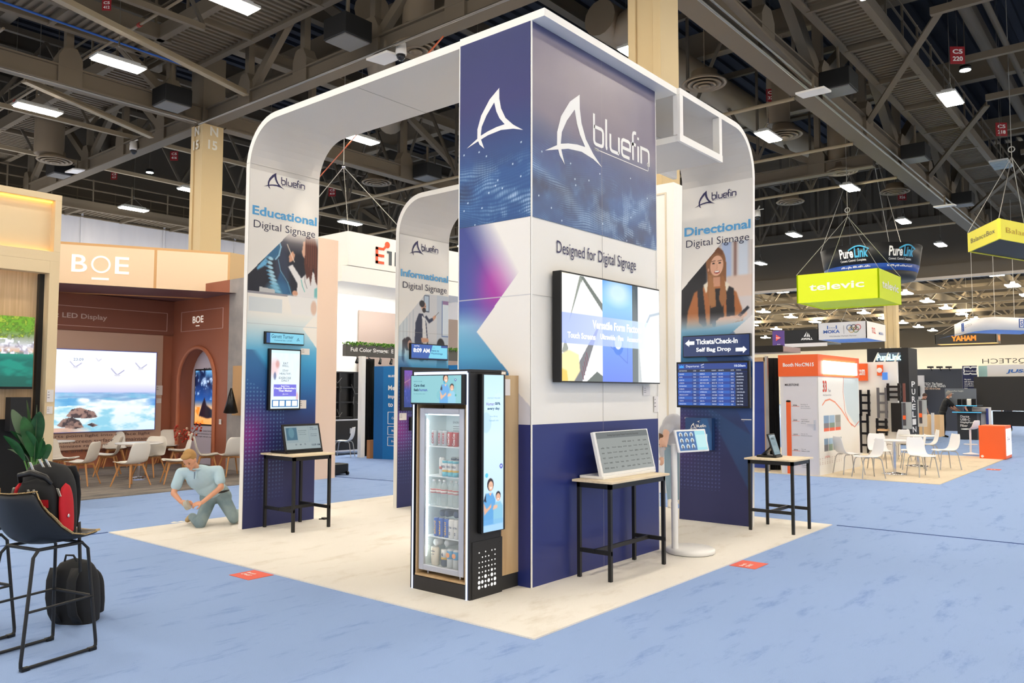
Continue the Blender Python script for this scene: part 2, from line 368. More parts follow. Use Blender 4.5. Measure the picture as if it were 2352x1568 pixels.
# far walls
DRAPE=mat('pale_wall_panel',(205,203,205),.8,noise=((178,178,184),.5,(1,1,.2),.35,.65))
CREAMW=mat('cream_hall_wall',(248,240,222),.8)
w=MB().box(-34,50,36.0,36.3,0,10.6); struct('wall_north',w,DRAPE)
t=MB(); 
for i in range(14): t.box(-6+i*4.1,-5.9+i*4.1,35.93,36,0,10.6)
struct('trim_1',t,DRAPE)
struct('wall_upper_north',MB().box(-34,50,36.0,36.3,10.6,16.4),BRD)
# bulkhead across the hall, ribbed metal above it
struct('wall_east',MB().box(48,48.6,-40,36,8.7,12.6).box(47.7,48,-40,36,8.7,9.5).box(47.6,48,-40,36,8.62,8.78,1),[BRD,mat('pale_rail',(170,160,148),.6)])
struct('wall_upper_east',ribbed(-36,40,-40,36,0,.75,.15,'y').xf(Matrix(((0,0,1,48.3),(0,1,0,0),(1,0,0,0),(0,0,0,1))) ) if False else (lambda m:(m.surf([[(48.3+d,y+f*.9,12.6),(48.3+d,y+f*.9,16.4)] for y in [(-40+i*.9) for i in range(84)] for f,d in ((0,0),(.5,0),(.58,-.2),(.92,-.2))],0,False),m)[1])(MB()),BRD)
# far hall beyond the bulkhead
struct('wall_far_east',MB().box(112,112.5,-40,75,0,7.8).box(112,112.5,-40,75,7.8,16.4,1),[CREAMW,BRD])
struct('wall_far_north',MB().box(48.6,112,46,46.4,0,16.4),CREAMW)
# --- steel columns, clad
def column(x,y,lab,letters=None):
    t=thing('hall_column',lab,'column',(x,y,0),kind='thing')
    h=.36
    m=MB().box(x-h,x+h,y-h,y-h+.17,0,10.35).box(x-h,x+h,y+h-.17,y+h,0,10.35).box(x-h+.05,x+h-.05,y-h+.17,y+h-.17,0,10.35)
    obj('shaft',m,TAN,t,bevel=.01)
    obj('head',MB().box(x-.38,x+.38,y-.38,y+.38,10.35,12.6),BR,t)
    if letters:
        c=MB(); a,b=letters
        for P,u in ((Vector((x-.17,y-.36,9.55)),XU),(Vector((x-.36,y+.20,9.55)),-YU)):
            put(c,b,P,u,ZU,h=.3,weight=.03,lift=.004); put(c,a,P+u*.06+ZU*.45,u,ZU,h=.3,weight=.03,lift=.004)
        obj('lettering',c,mat('stencil_white',(225,220,205),.8),t)
column(7.55,19.35,'tan steel column with white stencilled letters rising behind the terracotta booth',('N','15'))
column(7.75,3.05,'large plain tan column rising behind the blue tower')
column(49.4,9.35,'distant tan column behind the ringed hanging sign')
# --- girders: top and bottom chord with web members and gusset plates
def girder(lab,axis,c,a,b,nodes,zb=10.35,zt=13.1,ch=.5,wd=.32,wide=False):
    """axis 'x' or 'y'; c the other coordinate; a..b its run; nodes where web members meet the bottom chord"""
    P=(lambda s,z,o=0:(s,c+o,z)) if axis=='x' else (lambda s,z,o=0:(c+o,s,z))
    t=thing('roof_girder',lab,'roof girder',P((a+b)/2,zb),kind='thing')
    def flat(z0,z1,hw):
        m=MB()
        if axis=='x': m.box(a,b,c-hw,c+hw,z0,z0+.05).box(a,b,c-hw,c+hw,z1-.05,z1).box(a,b,c-hw*.55,c+hw*.55,z0+.05,z1-.05)
        else: m.box(c-hw,c+hw,a,b,z0,z0+.05).box(c-hw,c+hw,a,b,z1-.05,z1).box(c-hw*.55,c+hw*.55,a,b,z0+.05,z1-.05)
        return m
    obj('bottom_chord',flat(zb,zb+ch,wd/2+.04),BR,t); obj('top_chord',flat(zt,zt+.45,wd/2+.04),BR,t)
    for i,s in enumerate(nodes):
        g=MB(); q=.32+.1*wide; hh=wd/2+.03
        pts=[(s-q,zb+.05),(s+q,zb+.05),(s+q,zb+ch+.25),(s+q*.5,zb+ch+.55),(s-q*.5,zb+ch+.55),(s-q,zb+ch+.25)]
        g.ext([P(u,z,-hh) for u,z in pts],(0,2*hh,0) if axis=='x' else (2*hh,0,0)); obj('gusset_plate',g,BR,t)
        obj('post',MB().bar(P(s,zb+ch),P(s,zt),.2+.08*wide,.2,0,(1,0,0)),BR,t)
        if i+1<len(nodes):
            e=nodes[i+1]; mid=(s+e)/2
            p,q2=(P(s+.1,zb+ch),P(e-.1,zt)) if i%2==0 else (P(s+.1,zt),P(e-.1,zb+ch))
            obj('diagonal',MB().bar(p,q2,.24+.22*wide,.2+.1*wide,0,(0,1,0) if axis=='x' else (1,0,0)),BR,t)
    return t
girder('brown truss girder meeting the tan column behind the terracotta booth, running along the aisle','x',19.2,-30,7.2,[-10,-6,-1.5,3.2,6.2],ch=.55)
girder('brown truss girder running on behind the tall white arch from the lettered column','x',19.2,8,47.5,[11.5,16,20.5,25,29.5,34,38.5,43],ch=.55)
girder('brown truss girder crossing above the white arch towards the tower','y',7.45,3.3,19.0,[5.2,8.0,11.0,14.0,16.8])
girder('brown truss girder behind the lettered column over the grey hall wall','y',7.45,19.8,35.9,[22,25,28,31,34])
girder('deep brown truss girder with wide web members running over the hanging signs','x',3.4,8.2,47.5,[9.5,13.9,18.4,22.8,27.3,31.8,36.3,40.8,45.3],ch=.85,zt=14.2,wide=True,wd=.45)
girder('brown truss girder above and before the tower, nearest the camera','y',7.45,-14,2.8,[-12,-9,-6,-3,0])
girder('brown truss girder far beyond the lime sign over the back aisles','y',26,3.9,35.9,[6,10,14,18,22,26,30,34])
# roof joists between them, each its own beam
k=0
for i in range(15):
    y=-14+i*3.6
    solo('roof_joist',MB().box(-30,48,y-.07,y+.07,14.9,15.5).box(-30,48,y-.16,y+.16,14.86,14.92),BRD,'long brown roof joist under the dark ribbed deck','roof joist','roof joists running with the main aisle')
for x in (-14,-5.4,3.2,11.8,20.4,29,37.6):
    solo('roof_beam',MB().box(x-.1,x+.1,-30,36,13.9,14.8).box(x-.2,x+.2,-30,36,13.86,13.94),BR,'deep brown roof beam crossing under the joists','roof beam','roof beams crossing the joists')
# sway braces
BRL=mat('light_tan_brace',(158,142,114),.7)
for a,b,lab in [((.2,14.0,10.5),(7.1,16.4,10.6),'light tan sway brace crossing high above the terracotta booth'),((2.3,19.8,10.4),(6.95,21.9,10.4),'light tan sway brace ending behind the lettered column'),((8.2,2.6,10.5),(17.2,3.1,10.5),'long brown strut beside the deep girder over the arch'),
    ((17.6,-0.1,12.0),(22.7,3.2,11.0),'diagonal brown brace rising to the girder beside the bright high bay light'),((26.5,.2,12),(31.6,3.2,11),'diagonal brown brace further along the deep girder'),((36,.2,12),(40.5,3.2,11),'diagonal brown brace farthest along the deep girder'),
    ((13,10,10.3),(19,16,13),'brown diagonal brace seen through the tall arch')]:
    solo('sway_brace',MB().bar(a,b,.2,.05).bar((a[0],a[1],a[2]+.08),(b[0],b[1],b[2]+.08),.04,.16),BRL if 'tan' in lab else BR,lab,'brace')
# catwalks: ribbed deck, edge channels, railing
def catwalk(lab,x0,x1,y0,y1,z,axis,rail=True,cross=3.2):
    t=thing('catwalk',lab,'catwalk',((x0+x1)/2,(y0+y1)/2,z))
    m=ribbed(x0,x1,y0,y1,z,.22,.06,'y' if axis=='x' else 'x'); obj('deck',m,BR,t)
    e=MB()
    if axis=='x':
        for y in(y0,y1): e.box(x0,x1,y-.05,y+.05,z-.12,z+.3).box(x0,x1,y-.1,y+.1,z-.14,z-.1)
    else:
        for x in(x0,x1): e.box(x-.05,x+.05,y0,y1,z-.12,z+.3).box(x-.1,x+.1,y0,y1,z-.14,z-.1)
    obj('edge_beam',e,BR,t)
    s=(x0 if axis=='x' else y0)+.1
    while s<(x1 if axis=='x' else y1):
        c=MB()
        if axis=='x': c.box(s-.06,s+.06,y0,y1,z-.16,z+.02)
        else: c.box(x0,x1,s-.06,s+.06,z-.16,z+.02)
        obj('cross_bearer',c,BR,t); s+=cross
    if rail:
        r=MB(); ends=[(y0,),(y1,)] if axis=='x' else [(x0,),(x1,)]
        for (q,) in ends:
            for dz in (.55,1.0,):
                r.bar(((x0,q,z+dz+.3) if axis=='x' else (q,y0,z+dz+.3)),((x1,q,z+dz+.3) if axis=='x' else (q,y1,z+dz+.3)),.05,.05)
            s=(x0 if axis=='x' else y0)
            while s<=(x1 if axis=='x' else y1):
                p=(s,q,z+.2) if axis=='x' else (q,s,z+.2); r.bar(p,(p[0],p[1],z+1.35),.06,.06,0,(1,0,0)); s+=1.8
        obj('railing',r,BR,t)
catwalk('catwalk with ribbed underside over the terracotta booth',-20,5.2,17.3,18.7,11.9,'x')
catwalk('catwalk with ribbed underside running above the tall white arch',4.9,6.6,-4,18.7,11.9,'y')
catwalk('catwalk with ribbed underside beyond the lettered column',4.9,6.6,20,35,11.9,'y')
catwalk('catwalk with ribbed underside beside the deep girder over the hanging signs',8.4,48,1.2,2.5,11.9,'x')
catwalk('catwalk with railing along the top of the grey hall wall',-6,48,34.2,36,10.35,'x',cross=2.6)
obj_=solo('duct_run',MB().tube([(14,-.5,12.4),(47.9,-.5,12.4)],.16,10).tube([(14,-.95,12.6),(47.9,-.95,12.6)],.09,8),BRD,'pair of long pipes running beside the catwalk over the side aisle','pipe')
solo('conduit_beam',MB().box(14,48,-2.9,-2.75,11.6,11.85).box(14,48,-3.1,-2.6,11.84,11.88),BRL,'pale strut channel running along the far side of the pipes','beam')
for x in range(17,46,4): solo('beam_arm',MB().box(x-.08,x+.08,-2.8,.0,11.7,11.9),BR,'short brown arm between the pipes and the strut channel','beam','arms between the pipes and the strut channel')
# sprinkler and conduit pipes
PP=mat('painted_pipe',(140,124,100),.6)
def pipe(pts,r,lab,m=PP,name='sprinkler_pipe',red=0):
    if red:
        t=thing(name,lab,'pipe',pts[0]); obj('pipe',MB().tube(pts,r,8),m,t); a,b=Vector(pts[0]),Vector(pts[-1]); L=(b-a).length; n=int(L/red)
        for i in range(1,n): 
            q=a.lerp(b,i/n); obj('coupling',MB().cyl(q-(b-a)*.06/L,q+(b-a)*.06/L,r*1.7,n=8),mat('red_coupling',(150,50,38),.6),t)
        return t
    return solo(name,MB().tube(pts,r,8),m,lab,'pipe')
pipe([(-12,16.4,11.2),(7.0,17.2,11.2)],.03,'bright blue conduit crossing above the nearest high bay lights',mat('blue_conduit',(40,90,170),.5),'conduit')
pipe([(6.95,-14,10.2),(6.95,18.8,10.2)],.035,'grey pipe hugging the underside of the girder above the tall arch',STEELP)
pipe([(-20,18.7,10.2),(6.8,18.7,10.2)],.03,'grey pipe along the underside of the girder over the terracotta booth',STEELP)
pipe([(8.3,2.95,10.2),(47,2.95,10.2)],.035,'pair member grey pipe under the deep girder',STEELP); pipe([(8.3,2.8,10.25),(47,2.8,10.25)],.03,'thin grey pipe beside the pipe under the deep girder',STEELP)
pipe([(3.6,-10,11.3),(3.6,33,11.3)],.035,'sprinkler pipe with red couplings above the tall arch',red=4); pipe([(-3,12,12.6),(-3,34,12.6)],.035,'sprinkler pipe with red couplings over the terracotta booth',red=4); pipe([(1.5,19,11.4),(1.5,34,11.4)],.035,'sprinkler pipe with red couplings before the grey hall wall',red=4)
for i,(x,y0,y1) in enumerate([(16.9,3.6,34),(22.4,3.6,34),(28,3.6,34),(33.5,3.6,34),(39,3.6,34)]):
    t=thing('light_truss',['nearest','second','third','fourth','farthest'][i]+' slender roof truss behind the deep girder, counted away from the tower','roof truss',(x,y0,10.3)); obj('bottom_chord',MB().tube([(x,y0,10.3),(x,y1,10.3)],.06,8),BRL,t); obj('top_chord',MB().box(x-.08,x+.08,y0,y1,13.7,13.9),BRD,t); n_=9; dy=(y1-y0)/n_
    for k in range(n_):
        a=y0+k*dy; obj('diagonal',MB().bar((x,a,10.35),(x,a+dy/2,13.7),.11,.09,0,(1,0,0)),BRD,t); obj('diagonal',MB().bar((x,a+dy/2,13.7),(x,a+dy,10.35),.09,.07,0,(1,0,0)),BRD,t); obj('hanger_post',MB().bar((x,a,10.35),(x,a,13.7),.08,.08,0,(1,0,0)),BRD,t)
pipe([(6.9,8,9.9),(12.5,20,9.9)],.02,'thin orange cable seen through the tall arch',mat('orange_cable',(200,90,40),.6),'cable')
for i,(y,x0,x1) in enumerate([(24.5,-6,30),(29.5,-6,30),(14.2,-20,4.5)]):
    t=thing('light_truss',['slender roof truss before the grey hall wall, the nearer one','slender roof truss before the grey hall wall, the farther one','slender roof truss over the terracotta booth'][i],'roof truss',(x0,y,10.6)); obj('bottom_chord',MB().box(x0,x1,y-.07,y+.07,11.0,11.15),BRL if i<2 else BR,t); obj('top_chord',MB().box(x0,x1,y-.08,y+.08,13.6,13.8),BRD,t); n_=int((x1-x0)/3); dx=(x1-x0)/n_
    for k in range(n_):
        a=x0+k*dx; obj('diagonal',MB().bar((a,y,11.1),(a+dx/2,y,13.6),.11,.09,0,(0,1,0)),BRD,t); obj('diagonal',MB().bar((a+dx/2,y,13.6),(a+dx,y,11.1),.09,.07,0,(0,1,0)),BRD,t)
for px,py,x,lab in ((344,396,10.6,'small bright floodlight before the grey hall wall'),(2217,161,21,'small round floodlight beside the red aisle number tag')):
    P=GX(px,py,x); t=thing('floodlight',lab,'floodlight',P); obj('head',MB().lathe([(.16,.12),(.17,0),(.15,0)],P,16),BLACKP,t); obj('lens',MB().lathe([(.15,-.01),(0,-.01)],P,16),E('flood_lens',(235,255,240),60),t); obj('hanger',MB().tube([P+ZU*.12,(P.x,P.y,16.42)],.015,5),BRD,t)
# spiral ducts and round diffusers
DUCT=mat('spiral_duct',(138,122,100),.55,.2,bump=.4,bscale=6)
for k,(pts,r,lab) in enumerate([([(14,8.4,13.1),(34,8.0,13.0)],.55,'fat spiral duct behind the deep girder'),([(22.4,5.2,13.3),(20.6,5.4,13.2),(20.36,5.4,12.4),(20.36,5.4,10.8)],.38,'spiral duct elbow dropping to a round diffuser next to the arch'),([(28.4,5.2,13.3),(26.6,5.2,13.1),(26.23,5.3,12.4),(26.23,5.3,10.8)],.38,'spiral duct elbow dropping above the lime sign'),
    ([(7.9,9.83,13.6),(7.85,9.83,11)],.4,'vertical duct dropping above the top of the tower'),([(9,13,12.9),(16,20,12.9)],.5,'fat spiral duct seen through the tall arch'),([(5.8,27.5,13.4),(5.8,27.5,10.6)],.5,'grey duct dropping beside the lettered column'),([(9,-1.5,13.0),(13,5,12.6),(14.8,8.2,12.9)],.42,'spiral duct behind the large tan column')]):
    solo('spiral_duct',MB().tube(pts,r,16),DUCT,lab,'duct')
def diffuser(x,y,z,lab,r=.62):
    m=MB()
    for k in range(4): m.lathe([(r*(1-.24*k),-.02-.03*k),(r*(1-.24*k)-.03,-.06-.03*k),(r*(1-.24*k)-.12,.02-.03*k),(r*(1-.24*k)-.1,.06-.03*k)],(x,y,z),24)
    m.lathe([(r*.95,0),(r*.6,.12),(.36,.3)],(x,y,z),24)
    m.cyl((x,y,z+.25),(x,y,16.42),.012,n=5); solo('round_diffuser',m,DUCT,lab,'air diffuser')
for x,y,lab in [(7.78,9.83,'round air diffuser behind the white arch top, beside the dome camera'),(20.36,5.23,'round air diffuser behind the high bay light beside the arch'),(26.23,5.17,'round air diffuser above the hanging sign ring'),(29.92,8.58,'round air diffuser farther back over the black bowl sign'),(30.9,4.4,'round air diffuser above the lime box sign'),(15.76,20.56,'round air diffuser seen through the tall arch'),(6.0,27.5,'round air diffuser beside the lettered column'),(GZ(1618,190,10.45).x,GZ(1618,190,10.45).y,'round air diffuser at the edge of the large tan column')]: diffuser(x,y,10.45,lab)
# loudspeaker boxes hung on the girders
def spk(x,y,lab,z=10.5):
    t=thing('hanging_speaker',lab,'speaker',(x,y,z)); m=MB().box(x-.42,x+.42,y-.42,y+.42,z-.1,z+.42)
    obj('cabinet',m,mat('black_cabinet',(20,20,19),.6),t,bevel=.02); obj('grille',MB().box(x-.38,x+.38,y-.38,y+.38,z-.13,z-.1),mat('grey_grille',(110,108,104),.6),t); obj('bracket',MB().bar((x,y,z+.4),(x,y,z+1.2),.06,.06),BR,t)
for x,y,lab in [(5.9,18.5,'black hanging speaker box beside the top of the lettered column'),(7.0,29.5,'black hanging speaker box above the header of the terracotta booth'),(6.4,10.8,'black hanging speaker box above the white arch beam'),(17.4,2.5,'nearest black speaker box under the deep girder'),(26.2,2.5,'middle black speaker box under the deep girder'),(35.4,2.6,'farthest black speaker box under the deep girder'),(16.56,18.4,'black hanging speaker box seen through the tall arch')]: spk(x,y,lab)
# --- high bay lights
GLOWH=mat('lit_lens',(255,255,255),.4,emit=(255,244,226),es=LAMP)
LHOUS=mat('light_housing',(190,190,185),.4)
def make_light(x,y):
    t=thing('high_bay_light','','ceiling light',(x,y,10.1))
    hs=obj('housing',MB().box(x-.62,x+.62,y-.24,y+.24,10.1,10.16).box(x-.5,x+.5,y-.14,y+.14,10.16,10.24),LHOUS,t)
    obj('lens',MB().box(x-.58,x+.58,y-.21,y+.21,10.07,10.1),GLOWH,hs)
    obj('hanger',MB().tube([(x-.5,y,10.2),(x,y,10.6),(x+.5,y,10.2)],.008,5).tube([(x,y,10.6),(x,y,16.42)],.008,5).cyl((x,y,10.55),(x,y,10.7),.025,n=6),STEELP,t)
    return t
LX=[-13.3,-5.1,3.1,11,19.2,27.7,36,44]; LY=[-16,-10.7,-5.3,0,5.3,10.65,15.8,21,26.5,31.8]
NAMED={(3.1,10.65):'bright high bay light at the very top above the arch',(3.1,15.8):'bright high bay light above the terracotta booth, second in its row',(3.1,21):'bright high bay light above the tan panelled booth with wire and green clip',(11,15.8):'high bay light shining just inside the curve of the tall arch',(11,21):'high bay light half hidden by the tall arch edge',(11,26.5):'high bay light half hidden by the lettered column',(11,31.8):'high bay light shining before the grey hall wall',
 (19.2,26.5):'high bay light shining above the white header seen through the arch',(11,0):'high bay light at the upper edge of the photo beside the catwalk',(19.2,0):'bright high bay light beneath the red aisle number tag',(19.2,5.3):'bright high bay light beside the outer curve of the arch',(27.7,5.3):'high bay light shining above the hanging sign ring',(36,10.65):'high bay light farther back, beside the outer edge of the arch',(36,5.3):'high bay light shining above the black bowl sign',(44,5.3):'high bay light between the black bowl sign and the yellow sign',(11,5.3):'high bay light glimpsed at the edge of the large tan column'}
proto=None
far_n=0
for x in LX:
    for y in LY:
        if x==7.45: continue
        if (x,y)==(27.7,0): continue
        lab=NAMED.get((x,y)); grp=None
        if not lab:
            p=Vector((x,y,10.1))-CAM; d=p.dot(fw); u=p.dot(rt)/d*F_PX+W_PX/2 if d>1 else -9e3; v=H_PX/2-p.dot(up)/d*F_PX if d>1 else -9e3
            inv=-30<u<W_PX+30 and -30<v<H_PX
            lab,grp=('small high bay light hidden among the trusses of the hall','high bay lights of the hall') if not inv else ('high bay light hanging in the rows over the booths','high bay lights of the hall')
        if proto is None: proto=make_light(x,y); PT=TREE(proto); proto['label']=lab; o=proto
        else: o=dup(proto,(x,y,10.1),label=lab,tree=PT)
        if grp: o['group']=grp
t=thing('unlit_high_bay','switched-off high bay light with bare louvres past the aisle number tag','ceiling light',(27.7,0,10.1)); obj('housing',MB().box(27.1,28.3,-.3,.3,10.1,10.16),LHOUS,t)
obj('louvre',(lambda m:[m.box(27.15+i*.19,27.2+i*.19,-.27,.27,10.03,10.1) for i in range(6)] and m)(MB()),mat('louvre_grey',(150,165,175),.4),t); obj('hanger',MB().tube([(27.7,0,10.16),(27.7,0,16.42)],.01,5),STEELP,t)
# far hall lights, warmer and small
GLOWF=mat('lit_lens_far',(255,255,255),.4,emit=(255,236,200),es=60)
m0=None
for i,x in enumerate((53,60,67,74,81,88,95,102)):
    for j,y in enumerate((-3,4,11,18,25,32,39)):
        if m0 is None: o=solo('far_high_bay_light',MB().box(-.75,.75,-.4,.4,0,.06).lathe([(.2,.06),(.12,.3)],(0,0,0),8),GLOWF,'small glowing high bay light in the far hall beyond the bulkhead','ceiling light','high bay lights in the far hall'); m0=o
        else: o=m0.copy(); COL.objects.link(o)
        o.location=(x,y,9.3)
for i in range(16):
    y=-12+i*3.6; solo('far_roof_joist',MB().box(49,112,y-.1,y+.1,11,11.8) if i%2 else MB().box(49,112,y-.05,y+.05,10.2,10.3),BRD,'brown roof joist in the far hall beyond the bulkhead','roof joist','far hall roof joists')
for i,x in enumerate((55,64,73,82,91,100)):
    g=thing('far_roof_truss','brown roof truss crossing the far hall beyond the bulkhead','roof truss',(x,15,10),group='far hall roof trusses')
    obj('chord',MB().box(x-.15,x+.15,-14,46,9.6,9.9).box(x-.15,x+.15,-14,46,12,12.3),BR,g)
    wv=MB()
    for k in range(16): y=-14+k*3.75; wv.bar((x,y,9.8),(x,y+1.87,12.1),.14,.14,0,(1,0,0)); wv.bar((x,y+1.87,12.1),(x,y+3.75,9.8),.14,.14,0,(1,0,0))
    obj('web',wv,BR,g)
# red aisle number tags on wires
def rtag(px,py,x,lab,lines,s=.42):
    P=GX(px,py,x); t=thing('aisle_tag',lab,'sign',P); u=rt.copy(); u.z=0; u.normalize(); n=u.cross(ZU)
    pl=obj('plate',MB().obox(P,u*(s/2),ZU*(s*.6),n*.006),mat('red_tag',(150,28,34),.5),t)
    m=MB()
    for i,l in enumerate(lines): put(m,l,P-u*(s*.33)+ZU*(s*(.1-.5*i))+n*.008,u,ZU,w=s*.68,h=s*.32,weight=.03)
    obj('lettering',m,mat('tag_white',(240,235,225),.6),pl); obj('cord',MB().tube([P+ZU*s*.6,(P.x,P.y,16.42)],.006,4),STEELP,t)
rtag(2199,127,19.4,'red tag reading C5 220 hanging among the beams',['C5','220'],.42)
rtag(2300,297,27.9,'small red aisle tag past the switched-off light',['C5','218'],.42)
rtag(1772,219,20,'small red aisle tag above the high bay light beside the arch',['C5','326'],.36); rtag(2072,448,36.5,'small red aisle tag above the black bowl sign',['C5','326'],.42)
rtag(763,441,19,'red tag reading C5 419 seen through the tall arch',['C5','419'],.36); rtag(400,358,11.2,'red tag hanging just before the lettered column',['C5','416'],.34); rtag(262,404,11.2,'red tag hanging before the grey hall wall',['C5','417'],.3); rtag(38,134,2.9,'red tag at the edge of the photo above the tan panelled booth',['C5','417'],.26); rtag(245,12,3.1,'red tag at the upper edge above the terracotta booth',['C5','412'],.24)
# dome camera and pale access panels under girders
def domecam(px,py,x,lab):
    P=GX(px,py,x); t=thing('dome_camera',lab,'security camera',P); obj('housing',MB().lathe([(.0,.25),(.12,.25),(.14,0),(.13,-.05)],P,16),WHITE,t); obj('dome',MB().lathe([(.12,-.05),(.1,-.13),(.05,-.19),(0,-.2)],P,16),mat('smoked_dome',(40,40,42),.1),t); obj('arm',MB().bar(P+Vector((0,0,.25)),P+Vector((0.25,0,.5)),.05,.05).bar(P+Vector((0,-.3,.27)),P+Vector((0,.3,.27)),.03,.03),WHITE,t)
domecam(921,122,7.2,'white dome camera under the girder above the tower end of the arch'); domecam(307,342,7.2,'white dome camera under the girder beside the lettered column'); domecam(1740,495,30,'dome camera beside the outer edge of the arch')
for px,py,x,lab in [(885,133,7.1,'white flat antenna panel under the girder beside the dome camera'),(177,393,7.1,'white flat antenna panel above the terracotta booth header'),(1868,212,15.5,'white flat antenna panel under the deep girder'),(2170,473,31,'white flat antenna panel far along the deep girder')]:
    P=GX(px,py,x); t=thing('antenna_panel',lab,'antenna',P); obj('panel',MB().obox(P,Vector((.3,0,.03)),Vector((0,.38,0)),Vector((0,0,.03))),WHITE,t,bevel=.01); obj('bracket',MB().bar(P,P+ZU*.45,.05,.05),BR,t)
# ================================================================== THE WHITE ARCH BOOTH
INK=mat('navy_lettering',(48,44,88),.5); INKB=mat('sky_blue_lettering',(96,172,224),.5); INKD=mat('dark_navy_lettering',(34,34,66),.5)
WTXT=mat('white_lettering',(252,250,246),.5); SKIN=(214,160,130)
def seamline(m,p,q,w=.003): m.bar(p,q,w,w); return m
SEAM=mat('panel_joint',(170,165,158),.6)
def ribbon_path(z1,y0,y1,zin,r,n=10):     # inner line of an arch leg: up, round the bend, along the top
    return [(y1,0.0),(y1,zin-r)]+[(y1-r+r*math.cos(t),zin-r+r*math.sin(t)) for t in [PI/2*i/n for i in range(1,n+1)]]+[(y0,zin)]
def arch_mesh(path,th,a0,a1,axis,skew=None):
    """path in (s,z); th outward thickness; swept over a0..a1 on the other axis"""
    n=len(path); out=[]
    for i,(s,z) in enumerate(path):
        p=path[max(i-1,0)]; q=path[min(i+1,n-1)]; dx,dz=q[0]-p[0],q[1]-p[1]; l=math.hypot(dx,dz); out.append((s+dz/l*th,z-dx/l*th))
    if n>2: out[1]=(path[1][0]+th,path[1][1]); out[-2]=(path[-2][0],path[-2][1]+th)
    f=(lambda a,s,z:(a,s,z)) if axis=='x' else (lambda a,s,z:(s+(skew*z if skew else 0),a,z))
    m=MB(); L=[]
    for k in range(n-1):
        m._add([f(a0,*path[k]),f(a1,*path[k]),f(a1,*path[k+1]),f(a0,*path[k+1])],[(0,1,2,3)] if axis=='y' else [(3,2,1,0)],0,True)
        m._add([f(a0,*out[k]),f(a1,*out[k]),f(a1,*out[k+1]),f(a0,*out[k+1])],[(3,2,1,0)] if axis=='y' else [(0,1,2,3)],0,True)
        for a in (a0,a1): m._add([f(a,*path[k]),f(a,*path[k+1]),f(a,*out[k+1]),f(a,*out[k])],[(0,1,2,3)],1)
    for k in (0,-1): m._add([f(a0,*path[k]),f(a1,*path[k]),f(a1,*out[k]),f(a0,*out[k])],[(0,1,2,3)],1)
    return m
INNER=mat('arch_inner_laminate',(222,216,208),.45)
def heading(t,P,u,word,sx=1.0,w2=.99):
    m=MB(); bluefin(m,Vector(P)+u*.205+ZU*4.545,u,ZU,.245,0,sx=1.07,tk=1.15); obj('logo',m,INK,t)
    m=MB(); put(m,word,Vector(P)+u*.045+ZU*4.158,u,ZU,w=1.04*sx,h=.125,weight=.028,lift=.003); obj('heading_lettering',m,INKB,t)
    m=MB(); put(m,'Digital Signage',Vector(P)+u*.07+ZU*3.955,u,ZU,w=w2*sx,h=.135,weight=-.006,lift=.003); obj('subheading_lettering',m,INKD,t)
def base_panel(w,h=4.84,r=.0075,flip=False):
    c=Canvas(w,h,r,(246,241,233)); X=(w-c.x) if flip else c.x; z=c.y
    m=np.clip((2.95-z)/.6,0,1)*(z<3.2)
    stops=[(0,(36,44,98)),(.9,(33,38,92)),(1.35,(30,44,104)),(1.62,(22,74,142)),(1.9,(30,118,184)),(2.2,(62,160,214)),(2.55,(140,204,234)),(2.95,(236,240,240))]
    c.vgrad([(a/h,b) for a,b in stops],m*1.0,z/h+ .05*(X/w-.5)*0)
    # diagonal band edge
    dg=(z-1.45)-(.95-X)*1.15; mm=np.clip(-dg*9,0,1)*(z<2.35)*np.clip((1.6-X),0,1)
    c.mix(mm*.45*(z>1.0),(28,48,110))
    c.mix(np.exp(-(((X-.05)/.28)**2+((z-1.22)/.34)**2))*.85,(140,44,140))
    # dot field
    px=.052; gx=(X/px)%1-.5; gy=(z/px)%1-.5; d=np.hypot(gx,gy); ok=(z>.35)&(z<2.0)&(z<1.98-X*.62)&(X<.60)&(X>.02)
    fade=np.clip((z-.35)/.6,0,1); c.mix((d<.24)*ok*(.12+.40*fade),(120,168,212))
    # white arrow notch
    pts=[(w+.01,2.93),(w-.24,2.675),(w+.01,2.40)]
    if flip: pts=[(w-x,y) for x,y in pts]
    c.poly(pts,(246,241,233)); return c,X,z
# ---- arch 1 (tall, beside the kneeling man)
A1=thing('display_arch','tall white arch with blue heading about education and a doctor picture','display arch',(.58,4.84,0),kind='thing')
path=ribbon_path(0,.93,4.80,5.335,.56); obj('frame',arch_mesh(path,.08,.03,1.155,'x'),[INNER,RIMW],A1)
c,X,z=base_panel(1.12)
P=[(0,3.344),(.625,3.98),(1.12,3.98),(1.12,3.12),(0,3.12)]
def clip(c,P):
    keep=c.a.copy(); t=Canvas(c.w,c.h,c.w/(c.nx-1)); t.nx,t.ny=c.nx,c.ny
    ins=np.zeros(c.x.shape,bool)
    for i in range(len(P)):
        (x0,y0),(x1,y1)=P[i],P[(i+1)%len(P)]
        if y0==y1: continue
        ins^=((c.y>=min(y0,y1))&(c.y<max(y0,y1)))&(c.x<x0+(c.y-y0)*(x1-x0)/(y1-y0))
    return keep,ins
keep,ins=clip(c,P)
c.rect(0,1.2,3.1,4,(36,38,50)); c.mix(np.clip((c.y-3.7)/.28,0,1)*.8,(196,184,180)); c.ell(.52,3.45,.12,.4,(62,72,96),.7,.8)
c.ell(.33,3.74,.15,.16,(86,150,190),.8,.35); c.ell(.36,3.73,.11,.12,(40,90,130),.6,.4); c.line([(.45,3.9),(.50,3.78),(.47,3.66),(.42,3.6)],.022,(150,200,225),.9); c.poly([(.14,3.42),(.27,3.5),(.30,3.56),(.26,3.6),(.17,3.5),(.13,3.45)],(110,180,220),2)
